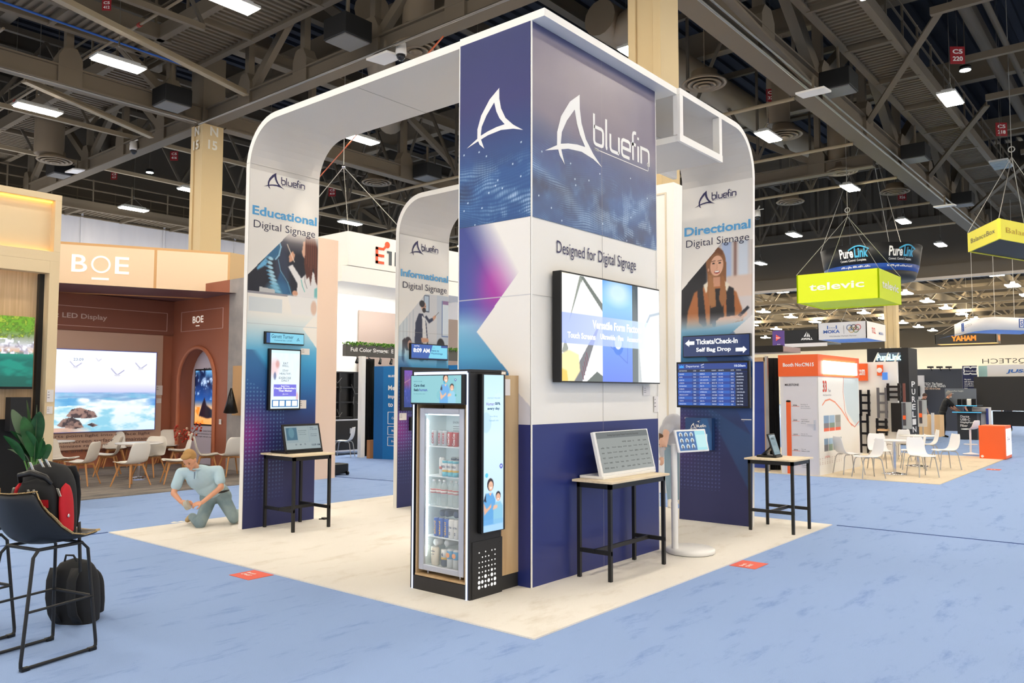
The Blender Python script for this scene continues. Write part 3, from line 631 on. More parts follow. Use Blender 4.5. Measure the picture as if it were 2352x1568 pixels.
sp=[(.34,3.60),(.33,3.54),(.335,3.48),(.35,3.42),(.365,3.37),(.385,3.32),(.40,3.27),(.42,3.22),(.44,3.17)]
for i,(a,b) in enumerate(sp): c.ell(a,b,.042+.004*i,.022,(176,220,238),.95,.4,-.25); c.ell(a-.05,b+.01,.028,.012,(90,150,190),.8,.5)
c.ell(.47,3.18,.17,.11,(110,178,210),.7,.7); c.poly([(.5,3.45),(.56,3.35),(.66,3.25),(.68,3.12),(.55,3.12),(.45,3.3)],(44,96,140),3,.8); c.line([(.46,3.6),(.5,3.45),(.62,3.3),(.68,3.14)],.014,(120,180,210),.7)
c.poly([(.18,3.12),(.18,3.2),(.42,3.18),(.42,3.12)],(196,196,196))
c.poly([(.62,3.52),(.69,3.56),(.86,3.36),(.86,3.12),(.76,3.12),(.78,3.3)],(236,234,234),1); c.poly([(.80,3.12),(.82,3.36),(.92,3.46),(1.02,3.5),(1.12,3.44),(1.12,3.12)],(234,232,232),1)
c.poly([(.64,3.58),(.71,3.62),(.73,3.7),(.69,3.75),(.66,3.72),(.63,3.66)],SKIN,1); c.line([(.60,3.83),(.72,3.60)],.011,(236,220,200)); c.poly([(.86,3.9),(.9,3.92),(.92,3.74),(.9,3.66),(.86,3.7),(.84,3.76),(.855,3.8)],(224,178,152),1)
c.poly([(.90,3.98),(1.06,3.98),(1.12,3.8),(1.12,3.3),(1.08,3.36),(1.04,3.56),(1.0,3.3),(.97,3.42),(.93,3.38),(.9,3.5),(.88,3.62),(.9,3.75)],(92,52,44),1)
for i in range(5): c.line([(.93+.035*i,3.94),(.92+.04*i,3.6-.04*(i%3))],.008,(138,84,64),.7)
c.line([(.84,3.36),(.86,3.28),(.9,3.2)],.012,(90,190,180)); c.line([(.9,3.5),(.9,3.34),(.94,3.25)],.006,(60,60,70)); c.poly([(1.06,3.12),(1.06,3.25),(1.12,3.28),(1.12,3.12)],(130,196,196),1)
c.ell(.74,3.16,.045,.04,SKIN,1,.3); c.mix(np.clip((c.y-3.86)/.12,0,1)*.75,(240,234,226))
c.a=np.where(ins[...,None],c.a,keep)
c.rect(0,.62,3.105,3.13,(150,148,156)); c.rect(.02,.54,2.86,3.06,(226,230,230)); c.rect(.03,.53,2.87,3.05,(214,222,226),.6); c.poly([(.62,3.13),(1.12,3.13),(1.12,2.86),(.7,2.86)],(238,238,238),4,.8); c.ell(1.06,2.98,.05,.1,(222,182,158),.8,.4)
c.rect(0,1.12,2.700,2.704,(196,206,212))
PN=c.crop(4.775).obj('graphic_panel',(.035,4.80,0),XU,ZU,PRINT,A1,.004); heading(PN,(.035,4.796,0),XU,'Educational')
m=MB(); seamline(m,(.04,4.79,4.84),(1.15,4.79,4.84)); seamline(m,(.04,2.6,5.33),(1.15,2.6,5.33)); seamline(m,(.025,4.8,4.84),(.025,4.88,4.84)); obj('joint',m,SEAM,A1)
# ---- arch 2 (lower, farther; its top runs back as the floor of the open box frame)
A2=thing('display_arch','lower white arch with a lecturer picture half hidden behind the drinks kiosk','display arch',(3.17,4.74,0),kind='thing')
path=ribbon_path(0,-.17,4.70,4.775,.5); obj('frame',arch_mesh(path,.075,2.62,3.74,'x'),[INNER,RIMW],A2)
c,X,z=base_panel(1.11); c.y=c.y; keep=c.a.copy()
c2=c; sh=-.53
keep,ins=clip(c,[(0,2.812),(.58,3.38),(1.11,3.38),(1.11,2.0),(0,2.0)])
c.rect(0,1.12,1.9,3.5,(214,214,216)); c.rect(.84,1.12,2.3,3.4,(196,204,214)); c.rect(.95,1.12,2.7,3.3,(120,140,180)); c.rect(.97,1.12,2.72,3.27,(224,234,242)); c.rect(.97,1.12,3.24,3.3,(150,120,160)); c.rect(.54,.66,3.08,3.36,(90,100,120)); c.rect(.555,.645,3.1,3.345,(190,206,220))
c.rect(0,.2,2.1,2.95,(206,214,218)); 
for i in range(5): c.rect(.02+.07*i,.035+.07*i,2.4,3.1,(176,186,194),.6)
c.poly([(.40,2.32),(.34,2.6),(.36,2.9),(.43,3.05),(.52,3.05),(.60,2.9),(.64,2.6),(.64,2.3)],(46,52,78),1); c.poly([(.5,3.02),(.57,2.98),(.62,2.6),(.56,2.4),(.52,2.6)],(232,230,228),1); c.poly([(.56,3.0),(.66,2.9),(.76,2.96),(.74,3.0),(.66,2.97),(.6,3.03)],(46,52,78),1); c.poly([(.74,3.01),(.8,3.05),(.82,3.02),(.76,2.95)],SKIN,1); c.line([(.8,3.03),(.88,3.1)],.008,(90,90,90))
c.ell(.535,3.17,.055,.075,(206,158,134),1,.2); c.ell(.5,3.21,.06,.055,(40,36,42),1,.2); c.ell(.545,3.11,.04,.04,(44,38,42),1,.3); c.rect(.52,.59,3.17,3.18,(30,30,40)); c.poly([(.48,2.66),(.64,2.66),(.66,2.6),(.5,2.58)],SKIN,1)
c.ell(.2,2.55,.08,.11,(52,44,52),1,.2); c.ell(.24,2.53,.05,.08,(196,150,130),1,.2); c.poly([(.06,2.1),(.1,2.4),(.2,2.45),(.32,2.38),(.36,2.1)],(226,224,222),1); c.poly([(.08,2.6),(.14,2.65),(.12,2.25),(.07,2.3)],(52,44,52),1)
c.ell(.5,2.4,.09,.12,(56,46,50),1,.2); c.ell(.93,2.55,.09,.12,(30,28,32),1,.2); c.poly([(.82,2.1),(.86,2.4),(.95,2.46),(1.05,2.4),(1.1,2.1)],(50,46,60),1); c.ell(1.0,2.4,.05,.12,(30,28,32),1,.3)
fadem=np.clip((2.62-c.y)/.45,0,1); bl=keep; c.a=c.a*(1-fadem[...,None])+bl*fadem[...,None]
c.a=np.where(ins[...,None],c.a,keep)
P2N=c.crop(4.275).obj('graphic_panel',(2.625,4.70,0),XU,ZU,PRINT,A2,.004)
m=MB(); bluefin(m,Vector((2.825,4.69,3.965)),XU,ZU,.255,0,tk=1.15); obj('logo',m,INK,P2N)
m=MB(); put(m,'Informational',(2.655,4.69,3.605),XU,ZU,w=1.06,h=.118,weight=.028); obj('heading_lettering',m,INKB,P2N)
m=MB(); put(m,'Digital Signage',(2.70,4.69,3.395),XU,ZU,w=.98,h=.135,weight=-.006); obj('subheading_lettering',m,INKD,P2N)
m=MB(); seamline(m,(2.63,4.69,4.28),(3.73,4.69,4.28)); seamline(m,(2.63,4.69,2.74),(3.73,4.69,2.74)); obj('joint',m,SEAM,A2)
# ---- arch 3 (beyond the tower; its leg leans out a little)
SK=.045
A3=thing('display_arch','white arch leg with a smiling traveller picture and the airport displays','display arch',(4.55,.33,0),kind='thing')
path=ribbon_path(0,2.36,4.49,5.335-.0,.56); path=[(s,z_) for s,z_ in path]
obj('frame',arch_mesh(path,.075,-.2,.875,'y',SK).xf(Matrix.Identity(4)),[INNER,RIMW],A3)
c,X,z=base_panel(1.075,flip=False)
c.a[:]=(246,241,233)
st=[(0,(34,38,88)),(.9,(32,38,88)),(1.4,(34,52,104)),(1.8,(30,86,146)),(2.3,(56,132,180)),(2.65,(120,176,206)),(2.85,(236,236,236))]
c.vgrad([(a/4.84,b) for a,b in st],(c.y<2.9)*1.0)
c.poly([(.35,2.35),(1.1,1.15),(1.1,2.3)],(30,66,128),0,.85); c.poly([(.4,1.6),(1.1,.35),(1.1,1.2)],(34,84,132),3,.55); c.mix(np.exp(-(((c.x-.02)/.25)**2+((c.y-1.2)/.4)**2))*.6,(92,40,120))
px=.052; d=np.hypot((c.x/px)%1-.5,(c.y/px)%1-.5); c.mix((d<.22)*(c.x<.62)*(c.y<1.62)*(c.y>.45)*(c.y<1.75-c.x*.4)*.45,(100,110,170))
keep,ins=clip(c,[(0,3.27),(.62,3.90),(1.075,3.90),(1.075,2.80),(0,2.62)])
c.rect(0,1.1,2.5,4,(214,206,204)); c.rect(.0,.4,2.5,3.9,(30,30,36)); c.poly([(.38,2.9),(.42,3.9),(.6,3.9),(.6,2.9)],(178,172,178),6); 
for a,b,cc in [(.62,.76,(170,190,225)),(.80,.84,(130,90,80)),(.87,1.0,(214,224,236)),(1.03,1.08,(226,214,206))]: c.mix(((c.x>a)&(c.x<b)&(c.y>3.4))*.9,cc)
c.mix(((c.x>.7)&(c.y<3.42)&(c.y>3.12))*.7,(226,196,176))
for _ in range(6): c.a=(c.a+np.roll(c.a,1,0)+np.roll(c.a,-1,0)+np.roll(c.a,1,1)+np.roll(c.a,-1,1))/5
HR=(142,94,60)
c.ell(.53,3.62,.15,.22,HR,1,.08); c.poly([(.39,3.6),(.42,3.2),(.46,3.0),(.6,2.98),(.68,3.15),(.69,3.62)],HR,1)
c.poly([(.08,2.62),(.10,2.95),(.2,3.22),(.36,3.3),(.7,3.3),(.84,3.18),(.92,2.95),(.95,2.66)],(172,104,58),2); c.poly([(.25,3.25),(.33,3.3),(.40,2.7),(.28,2.7)],(34,32,38),1); c.poly([(.68,3.3),(.80,3.24),(.82,2.8),(.7,2.8)],(34,32,38),1); c.poly([(.44,3.25),(.64,3.25),(.66,2.75),(.45,2.75)],(28,26,30),1); c.poly([(.34,3.32),(.44,3.38),(.48,3.28),(.38,3.2)],(236,226,206),2); c.poly([(.64,3.36),(.74,3.3),(.70,3.2),(.62,3.26)],(236,226,206),2)
c.poly([(.42,3.5),(.4,3.2),(.46,2.98),(.54,3.0),(.52,3.3),(.47,3.42)],(158,104,62),1); c.poly([(.62,3.45),(.66,3.4),(.7,3.1),(.63,2.98),(.58,3.1)],(158,104,62),1)
for i in range(7): c.line([(.43+.012*i,3.45),(.44+.014*i,3.02)],.006,(190,140,92),.6)
c.poly([(.49,3.42),(.60,3.42),(.6,3.28),(.5,3.28)],(206,150,120),1); c.ell(.545,3.58,.098,.145,(232,180,150),1,.07,-.1); c.ell(.5,3.56,.05,.1,(214,156,128),.35,.8)
c.poly([(.44,3.66),(.47,3.73),(.55,3.76),(.63,3.72),(.64,3.78),(.57,3.84),(.47,3.82),(.42,3.74)],(120,76,50),1)
for ex in (.495,.59): c.ell(ex,3.615,.02,.012,(40,30,30),1,.2); c.line([(ex-.028,3.645),(ex+.025,3.652)],.009,(70,44,34))
c.ell(.548,3.49,.042,.024,(150,50,50),1,.15); c.ell(.548,3.497,.034,.013,(250,246,240),1,.2); c.line([(.548,3.6),(.552,3.545),(.54,3.54)],.008,(204,146,118)); c.ell(.418,3.53,.012,.024,(206,150,122),1,.3)
c.poly([(.1,2.62),(.14,2.9),(.35,2.72),(.55,2.78),(.6,2.66),(.4,2.6)],(164,100,60),1); c.poly([(.50,2.76),(.6,2.84),(.86,2.86),(.9,2.8),(.72,2.72),(.56,2.7)],(226,176,148),1); c.poly([(.74,2.8),(.88,2.86),(.98,2.92),(1.0,2.86),(.9,2.78)],(232,186,158),1); c.poly([(.86,2.86),(1.0,2.98),(1.03,2.95),(.9,2.83)],(40,42,52),1); c.ell(.51,2.76,.03,.05,(40,44,60),1,.2)
for i in range(4): c.line([(.8+.02*i,2.84-.012*i),(.9+.015*i,2.88-.016*i)],.006,(190,134,108))
fm=np.clip((2.92-c.y)/.24,0,1)[...,None]; c.a=c.a*(1-fm)+keep*fm; c.a=np.where(ins[...,None],c.a,keep)
c.poly([(1.08,2.86),(.70,2.56),(1.08,2.20)],(238,234,232)); c.poly([(.66,2.56),(.80,2.64),(1.08,2.22),(1.08,2.12)],(70,108,160),1,.7)
bend=lambda co: np.stack([co[...,0]+SK*co[...,2],co[...,1],co[...,2]],-1)
P3N=c.crop(4.77).obj('graphic_panel',(4.49,.868,0),-YU,ZU,PRINT,A3,.004,bend)
uu=-YU; tilt=lambda m: m.xf(Matrix(((1,0,SK,0),(0,1,0,0),(0,0,1,0),(0,0,0,1))))
m=MB(); bluefin(m,Vector((4.484,.67,4.44)),uu,ZU,.25,0,tk=1.15); obj('logo',tilt(m),INK,P3N)
m=MB(); put(m,'Directional',(4.484,.83,4.055),uu,ZU,w=1.005,h=.13,weight=.028); obj('heading_lettering',tilt(m),INKB,P3N)
m=MB(); put(m,'Digital Signage',(4.484,.80,3.855),uu,ZU,w=.955,h=.14,weight=-.006); obj('subheading_lettering',tilt(m),INKD,P3N)
obj('return_panel',MB().box(2.362,4.4,.80,.86,4.852,5.33),WHITE,A3)
# open box frame hanging at the joint of arches 2 and 3
for x0 in (2.60,3.665): obj('frame_post',MB().box(x0,x0+.078,-.2,-.11,4.852,5.333),RIMW,A3)
obj('box_floor',MB().box(2.595,3.755,-.2,-.165,4.765,4.852),RIMW,A3)
# ---- tower
T=thing('display_tower','blue and white square tower with large white logo and wall screen','booth tower',(1.2,.46,0),kind='thing')
TW=2.36
obj('core',MB().box(.003,TW,.003,.925,0,5.333),WHITE,T)
obj('top_cap',MB().box(.0,2.60,-.16,.93,5.336,5.413),RIMW,T)
m=MB().box(-.004,.012,-.008,.004,0,5.336).box(TW-.006,TW+.004,-.008,.0,0,5.336).box(-.008,.0,.918,.93,0,5.336); obj('corner_trim',m,RIMW,T)
def wave(w,h,seed,top):
    c=Canvas(w,h,.0062); t=c.y/h
    n1=c.noise(.9,seed,4,.6); n2=c.noise(.35,seed+1,4,.6); n3=c.noise(.12,seed+3,3)
    base=[(0,(34,74,128)),(.22,(38,84,144)),(.42,(40,62,120)),(.6,top[1]),(1,top[0])]
    f=np.clip(t+(n1-.5)*.25,0,1); c.vgrad(base,None,f)
    dark=np.clip((n2-.5)*4,0,1)*np.clip((.42-t)*4,0,1); c.mix(dark*.75,(28,38,72))
    wv=n1*1.1+n2*.25; gx=c.x/.021+wv*3; gy=c.y/.0235+wv*14+np.sin(c.x*4)*1.2
    d=np.hypot(gx%1-.5,(gy%1-.5)*.8); ring=np.exp(-((d-.0)/.26)**2)
    am=np.clip((.52-t+(n1-.5)*.5)*3,0,1)*(.25+1.1*np.clip((n3-.4)*2.2,0,1)); c.mix(ring*am*.75,(120,176,224))
    cr=np.exp(-((t-.17-.12*np.sin(c.x*2.4+seed)-(n2-.5)*.2)/.045)**2); c.mix(ring*cr*.9,(190,222,244)); c.mix(ring*np.clip((n3-.52)*5,0,1)*np.clip((.36-t)*6,0,1)*np.clip(c.x/w*1.6-.3,0,1),(214,234,250))
    rs=np.random.RandomState(seed)
    for _ in range(14): c.ell(rs.rand()*w,rs.rand()*h*.4,.009,.009,(220,238,250),.9,.5)
    return c
c=wave(TW,1.888,21,((40,46,98),(104,92,118))); tt=c.y/c.h; c.mix(np.clip((tt-.38)*3,0,1)*np.clip((.985-tt)*30,0,1)*.85,(132,120,136)); c.mix(np.clip((c.noise(1.4,4)-.45)*2,0,1)*np.clip((tt-.4)*3,0,1)*.5,(164,146,144))  # mauve wash over the navy is glare from the lights, painted into the print
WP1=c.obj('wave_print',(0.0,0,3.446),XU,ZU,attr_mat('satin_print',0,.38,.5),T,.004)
c=wave(.922,1.888,8,((26,40,104),(46,50,112))); WP2=c.obj('wave_print',(.0,.922,3.446),-YU,ZU,PRINT,T,.004)
m=MB(); bluefin(m,Vector((.21,-.004,4.057)),XU,ZU,.787); obj('logo',m,WTXT,WP1)
m=MB(); fin(m,Vector((-.004,.822,4.203)),-YU,ZU,.73,.57); obj('emblem',m,WTXT,WP2)
# side print: white field with colour wash, arrow cut-out
c=Canvas(.922,1.95,.0075,(248,243,236)); h0=1.494; z=c.y+h0; u=c.x
c.vgrad([((a-h0)/1.95,b) for a,b in [(1.5,(24,60,130)),(1.9,(34,104,170)),(2.15,(84,168,212)),(2.45,(140,196,224)),(2.65,(70,100,176)),(3.0,(70,84,156)),(3.44,(56,66,132))]])
c.mix(np.exp(-(((u-.52)/.30)**2+((z-2.83)/.34)**2))*1.1,(176,62,166)); c.mix(np.clip((u-.34)*2.4+(z-2.98)*1.5,0,1)*(z>2.5),(248,243,236)); c.mix(np.clip((z-2.55)*3,0,1)*np.clip(.35-u,0,1)*1.2,(66,82,160))
c.poly([(.241,2.387-h0),(.856,3.004-h0),(.93,3.08-h0),(.93,1.5-h0),(.93,1.64-h0),(.64,1.995-h0)],(248,243,236)); c.rect(.655,.93,0,2.3-h0,(248,243,236))
c.poly([(.70,1.494-h0),(.76,1.80-h0),(.925,1.655-h0),(.925,1.494-h0)],(214,212,220)); c.rect(0,1,2.708-h0,2.712-h0,(206,204,206))  # pale grey corner: shadow beside the oak cabinet, painted in; then the joint
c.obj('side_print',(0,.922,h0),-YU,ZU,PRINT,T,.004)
NV=mat('navy_laminate',(34,46,112),.42,coat=.15)
obj('lower_panel',MB().box(-.004,.0,.0,.922,0,1.494).box(0,TW,-.004,0,0,1.494),NV,T)
m=MB(); put(m,'Designed for Digital Signage',(.40,-.004,3.115),XU,ZU,w=1.49,h=.163,weight=-.002); obj('slogan_lettering',m,INK,T)
m=MB(); seamline(m,(1.21,-.003,0),(1.21,-.003,5.33),.0025); seamline(m,(0,-.003,2.71),(TW,-.003,2.71),.0025); obj('joint',m,SEAM,T)
# stickers: small white info cards (their square codes left blank)
CARD=mat('card_white',(236,230,226),.6); CTX=mat('card_grey_text',(120,112,120),.6)
def card(P,u,w,h,lab,lines=3,plain=False):
    u=Vector(u).normalized(); n=u.cross(ZU); P=Vector(P); t=thing('info_card',lab,'card',P)
    cc=obj('card',MB().obox(P+u*w/2+ZU*h/2+n*.003,u*w/2,ZU*h/2,n*.002),CARD,t); m=MB()
    for i in range(lines): m.obox(P+u*w*.24+ZU*h*(.8-.22*i)+n*.0055,u*w*(.16 if i else .1),ZU*h*.025,n*.0005)
    obj('print',m,CTX,cc)
card((.887,4.795,2.312),XU,.146,.087,'small white card between the name plate and the portrait screen'); card((.872,4.795,1.56),XU,.12,.118,'small white card at the lower corner of the portrait health screen')
card((2.655,4.695,1.355),XU,.15,.11,'small white card below the purple screen on the lower arch')
card((4.555,.80,1.30),-YU,.15,.14,'small white card at the inner side under the departures screen'); card((4.555,-.045,1.30),-YU,.145,.135,'upper white card near the rim under the departures screen'); card((4.55,-.045,1.145),-YU,.145,.14,'lower white card near the rim under the departures screen')
card((2.02,-.005,1.76),XU,.15,.10,'small card under the corner of the large wall screen'); card((2.26,-.005,1.57),XU,.09,.18,'narrow card by the tower edge above the navy panel')
# ---- displays
SCR={}
def display(name,lab,cat,P,u,w,h,dep,bez,canvas,bm=BLACKP,scr=None,tiltv=None,n=None,group=None,rad=.006,gap=0.0):
    """P = lower corner of the front face, u along it; the body goes back by dep"""
    u=Vector(u).normalized(); v=(Vector(tiltv).normalized() if tiltv else ZU); n=u.cross(v); P=Vector(P); t=thing(name,lab,cat,P,group=group)
    C0=P+u*w/2+v*h/2-n*dep/2; obj('casing',MB().obox(C0,u*w/2,v*h/2,n*dep/2),bm,t,bevel=rad)
    b=bez if isinstance(bez,tuple) else (bez,bez,bez,bez)   # left,right,bottom,top
    Q=P+u*b[0]+v*b[2]; s=canvas.obj('screen',Q,u,v,scr or SCREEN,t,.003); SCR[t]=s; return t,Q,u,v,n
def scrtext(t,Q,u,v,items,name='screen_lettering',rgb=(255,255,255),es=1.0):
    m=MB()
    for s,x,y,w,h,wt in items: put(m,s,Vector(Q)+Vector(u)*x+Vector(v)*y,u,v,w=w,h=h,weight=wt,lift=.0045)
    o=obj(name,m,E('lit_text_%d_%d_%d_%d'%(*rgb,int(es*10)),rgb,es),SCR.get(t,t)); return o
# large wall screen
W_,H_=1.87,1.04; c=Canvas(W_,H_,.0062,(252,253,255))
c.rect(0,.6,0,H_,(250,250,246)); c.poly([(0,.28),(.30,1.04),(.36,1.04),(.08,.25)],(150,156,146)); c.poly([(.30,1.04),(.36,1.04),(.72,.78),(.72,.70)],(120,126,120)); c.poly([(.04,.42),(.32,.98),(.62,.74),(.46,.10),(.3,0)],(246,250,255)); c.poly([(.12,0),(.62,.56),(.70,.56),(.36,0)],(110,112,118)); c.poly([(.34,0),(.72,.70),(.72,.6),(.42,0)],(236,238,240)); c.poly([(0,0),(0,.26),(.12,.3),(.28,.26),(.3,.1),(.2,0)],(255,232,168),2); c.poly([(0,0),(0,.12),(.08,.1),(.1,0)],(250,200,90),2)
for i in range(5): c.line([(.36+.02*i,.02+.045*i),(.33+.02*i,.10+.045*i)],.012,(120,60,80))
c.poly([(.42,0),(.6,.1),(.72,.05),(.72,0)],(90,100,96)); c.vgrad([(0,(96,128,232)),(.5,(110,160,238)),(.8,(150,206,248)),(1,(120,176,246))],((c.x>.70)&(c.x<1.29)).astype(float)); c.ell(1.0,.93,.22,.12,(222,242,255),.8,.9); c.rect(1.285,1.40,0,H_,(84,96,104)); c.poly([(1.29,0),(1.29,1.0),(1.34,1.0),(1.48,0)],(96,108,112),1)
c.line([(.82,.98-.6),(1.18,.2),(1.2,.62)],.008,(70,104,200)); c.ell(1.0,.38,.1,.1,(60,120,220),1,.1); c.ell(1.0,.41,.07,.07,(240,250,255),1,.1); c.line([(1.56,.62),(1.66,.74),(1.86,.78)],.03,(70,100,130)); c.rect(1.40,W_,0,H_,(250,253,255),.6)
c.vgrad([(0,(150,170,250)),(.45,(180,196,252)),(.8,(214,240,255)),(1,(232,246,255))],((c.y>.36)&(c.y<.66))*.78,c.x/W_)
t,Q,u,v,n=display('mounted_screen','large wall mounted screen on the tower showing a pale blue slide','screen',(.30,-.125,1.89),XU,1.895,1.07,.10,.013,c,rad=.004)
scrtext(t,Q,u,v,[('Versatile Form Factors',.52,.53,.95,.085,.03),('Touch Screens',.09,.415,.48,.06,.03),('Ultrawide',.66,.43,.28,.055,.03),('Poe',1.0,.43,.1,.055,.03),('Accessories',1.17,.43,.3,.055,.03)],es=1.4)
obj('mount',MB().box(.5,1.9,-.03,0,2.1,2.8),BLACKP,t)
# name plate and portrait screen on arch 1
c=Canvas(.595,.135,.006,(120,196,220)); c.rect(0,.055,0,.135,(20,80,140))
t,Q,u,v,n=display('name_plate_screen','narrow black framed screen reading Garett Turner on the first arch','screen',(.29,4.765,2.437),XU,.63,.165,.03,(.025,.015,.015,.015),c,rad=.003)
scrtext(t,Q,u,v,[('Garett Turner',.075,.068,.35,.05,.0),('Commercial Sales - LATAM',.12,.03,.28,.018,0)],rgb=(10,60,100),es=.6); m=MB(); fin(m,Q+u*.47+v*.035,u,v,.065,.05,lift=.005); obj('logo',m,E('lit_text_10_60_100_6',(10,60,100),.6),t)
c=Canvas(.455,.79,.006,(226,240,246)); n1=c.noise(.12,3,3,2.5); c.mix(np.clip(n1-.35,0,1)*.5,(196,216,228)); c.rect(0,.455,.75,.79,(206,236,252)); c.ell(.05,.55,.07,.12,(236,190,190),.7,.9); c.ell(.1,.6,.03,.05,(196,120,110),.6,.8); c.ell(.06,.44,.02,.05,(60,80,130),.7,.6); c.ell(.42,.16,.02,.06,(220,150,150),.6,.8)
c.rect(.045,.405,.165,.325,(108,104,214)); c.rect(.02,.435,.022,.115,(20,110,170))
for i in range(4): c.rect(.04+.1*i,.12+.1*i,.032,.104,(250,252,255))
t,Q,u,v,n=display('portrait_screen','upright screen reading eat well, stay healthy on the first arch','screen',(.355,4.745,1.545),XU,.505,.83,.05,(.028,.022,.022,.018),c,rad=.004)
scrtext(t,Q,u,v,[('EAT',.19,.60,.075,.028,0),('WELL.',.17,.565,.11,.028,0),('STAY',.18,.50,.09,.028,0),('HEALTHY,',.135,.455,.18,.03,0),('EXERCISE',.125,.40,.19,.028,0),('DAILY',.165,.365,.12,.028,0)],rgb=(80,96,110),es=.7); scrtext(t,Q,u,v,[('Real-Time',.16,.295,.13,.018,.02),('Health Reminders',.055,.262,.34,.026,.03),('That Matter',.12,.228,.22,.026,.03),('bluefin',.215,.19,.06,.012,.0)],'caption_lettering'); m=MB(); fin(m,Q+u*.18+v*.18,u,v,.035,.028,lift=.005); obj('logo',m,E('w1',(255,255,255)),t)
# arch 2 screens
c=Canvas(.81,.225,.008,(30,80,160)); c.poly([(.37,0),(.47,.225),(.81,.225),(.81,0)],(110,196,222)); c.rect(.66,.81,.19,.225,(20,60,130)); c.rect(0,.81,0,.01,(20,50,110))
t,Q,u,v,n=display('clock_screen','wide screen showing 8:09 AM on the lower arch','screen',(2.85,4.66,2.31),XU,.84,.255,.04,.015,c,rad=.003)
scrtext(t,Q,u,v,[('8:09 AM',.04,.095,.36,.07,.035),('Local Time',.06,.19,.11,.02,.02)]); scrtext(t,Q,u,v,[('Intro to',.44,.12,.17,.035,.01),('Psychology',.44,.07,.26,.035,.01),('By Prof.',.44,.17,.08,.014,0)],'caption_lettering',(20,60,140),.7)
c=Canvas(.975,.575,.010,(60,30,110)); f=c.y/.575; c.vgrad([(0,(20,50,120)),(.45,(30,56,150)),(.62,(110,50,110)),(1,(100,60,170))]); st_=c.noise(.04,5,2,.0)
c.mix(np.clip(c.noise(.05,9,3,4)-.5,0,1)*1.3,(130,120,210)); c.line([(0,.38),(.2,.47)],.012,(190,150,140),.6)
display('purple_screen','dark framed screen with purple and blue stripes behind the drinks kiosk','screen',(2.66,4.645,1.505),XU,1.05,.675,.05,(.045,.03,.05,.05),c,rad=.004)
c=Canvas(.3,.15,.01,(30,140,200)); t,Q,u,v,n=display('small_blue_screen','small blue tablet screen on the lower arch beside the kiosk','screen',(2.86,4.655,1.19),XU,.36,.21,.04,.03,c)
# arch 3 screens
LX3=lambda z_: 4.49+SK*z_
c=Canvas(.985,.28,.008,(20,44,92)); c.poly([(.03,.185),(.09,.235),(.09,.21),(.17,.21),(.17,.165),(.09,.165),(.09,.14)],(255,255,255)); c.poly([(.95,.075),(.89,.125),(.89,.10),(.79,.10),(.79,.05),(.89,.05),(.89,.025)],(255,255,255))
t,Q,u,v,n=display('direction_screen','dark blue screen with arrows for tickets and bag drop','screen',(LX3(2.44)-.055,.815,2.292),-YU,1.01,.305,.05,.012,c,rad=.003)
scrtext(t,Q,u,v,[('Tickets/Check-In',.20,.165,.62,.075,.03),('Self Bag Drop',.20,.045,.52,.075,.03)])
c=Canvas(1.035,.585,.0055,(10,40,110)); gh=.585
c.rect(0,1.04,.505,.585,(10,52,130)); c.rect(0,1.04,.465,.505,(6,22,52))
cols=[0,.22,.32,.50,.60,.78,.86,1.035]
for r_ in range(11):
    y1=.46-r_*.0418; y0=y1-.0418
    for k in range(7):
        b=(14,84,176) if r_%2==0 else (10,52,140)
        if k%2: b=tuple(int(q*.85) for q in b)
        if k==6: b=(10,26,60)
        c.rect(cols[k],cols[k+1],y0,y1,b)
c.poly([(.02,.525),(.03,.57),(.045,.55),(.06,.57),(.075,.55),(.09,.575),(.095,.525)],(40,150,240)); c.line([(.36,.56),(.40,.575)],.008,(250,250,255)); c.rect(.36,.405,.53,.537,(250,250,255))
t,Q,u,v,n=display('departures_screen','black framed departures board with rows of flights','screen',(LX3(1.9)-.095,.885,1.582),-YU,1.085,.642,.06,(.025,.025,.03,.027),c,rad=.004)
rows=[('MADRID','MAD','IBERIA','IB6257','10:35','D40','DELAYED'),('ROME','FCO','ITA AIRWAYS','AZ623','10:45','D12','BOARDING'),('LISBON','LIS','AIR EUROPA','UX071','10:55','D15','BOARDING'),('LONDON','LHR','BRITISH AIR','BA2110','11:15','D35','DELAYED'),('EDINBURGH','EDI','DELTA','DL316','11:30','D21','ON TIME'),('DUBLIN','DUB','AIR LINGUS','EI017','11:35','D6','ON TIME'),('RIO DE JANEIRO','GIG','AMERICAN','AA922','11:50','D14','CANCELLED'),('MEXICO CITY','MEX','UNITED','UA1082','12:00','D19','ON TIME'),('CANCUN','CUN','JETBLUE','B6759','12:05','D41','ON TIME'),('TOKYO','HND','DELTA','DL407','12:15','D25','ON TIME'),('KINGSTON','KIN','SPIRIT','NK914','12:20','D2','ON TIME')]
it=[('Departures',.13,.525,.20,.04,.0),('10:20am',.85,.53,.16,.032,.02)]
for r_,row in enumerate(rows):
    y=.46-r_*.0418-.03
    for k,s_ in enumerate(row): it.append((s_,cols[k]+.022,y,min(len(s_)*.0125,(cols[k+1]-cols[k])*.85),.017,.0))
for k,s_ in enumerate(('DESTINATION','CODE','AIRLINE','FLIGHT','DEPARTS','GATE','STATUS')): it.append((s_,cols[k]+.02,.478,min(len(s_)*.011,(cols[k+1]-cols[k])*.8),.015,0))
scrtext(t,Q,u,v,it,rgb=(225,235,255),es=1.0)
t=thing('small_wall_sign','small navy board with white logo and aeroplane under the departures screen','sign',(4.5,.5,1.0)); c=Canvas(.40,.44,.01,(34,70,122)); c.poly([(.1,0),(.25,.44),(.33,.44),(.4,.2),(.4,0)],(38,92,150),1); 
obj('board',MB().box(4.46,4.545,.34,.74,1.0,1.44),mat('navy_board',(36,66,116),.4),t); c.obj('print',(4.455,.74,1.0),-YU,ZU,PRINT,t,.002)
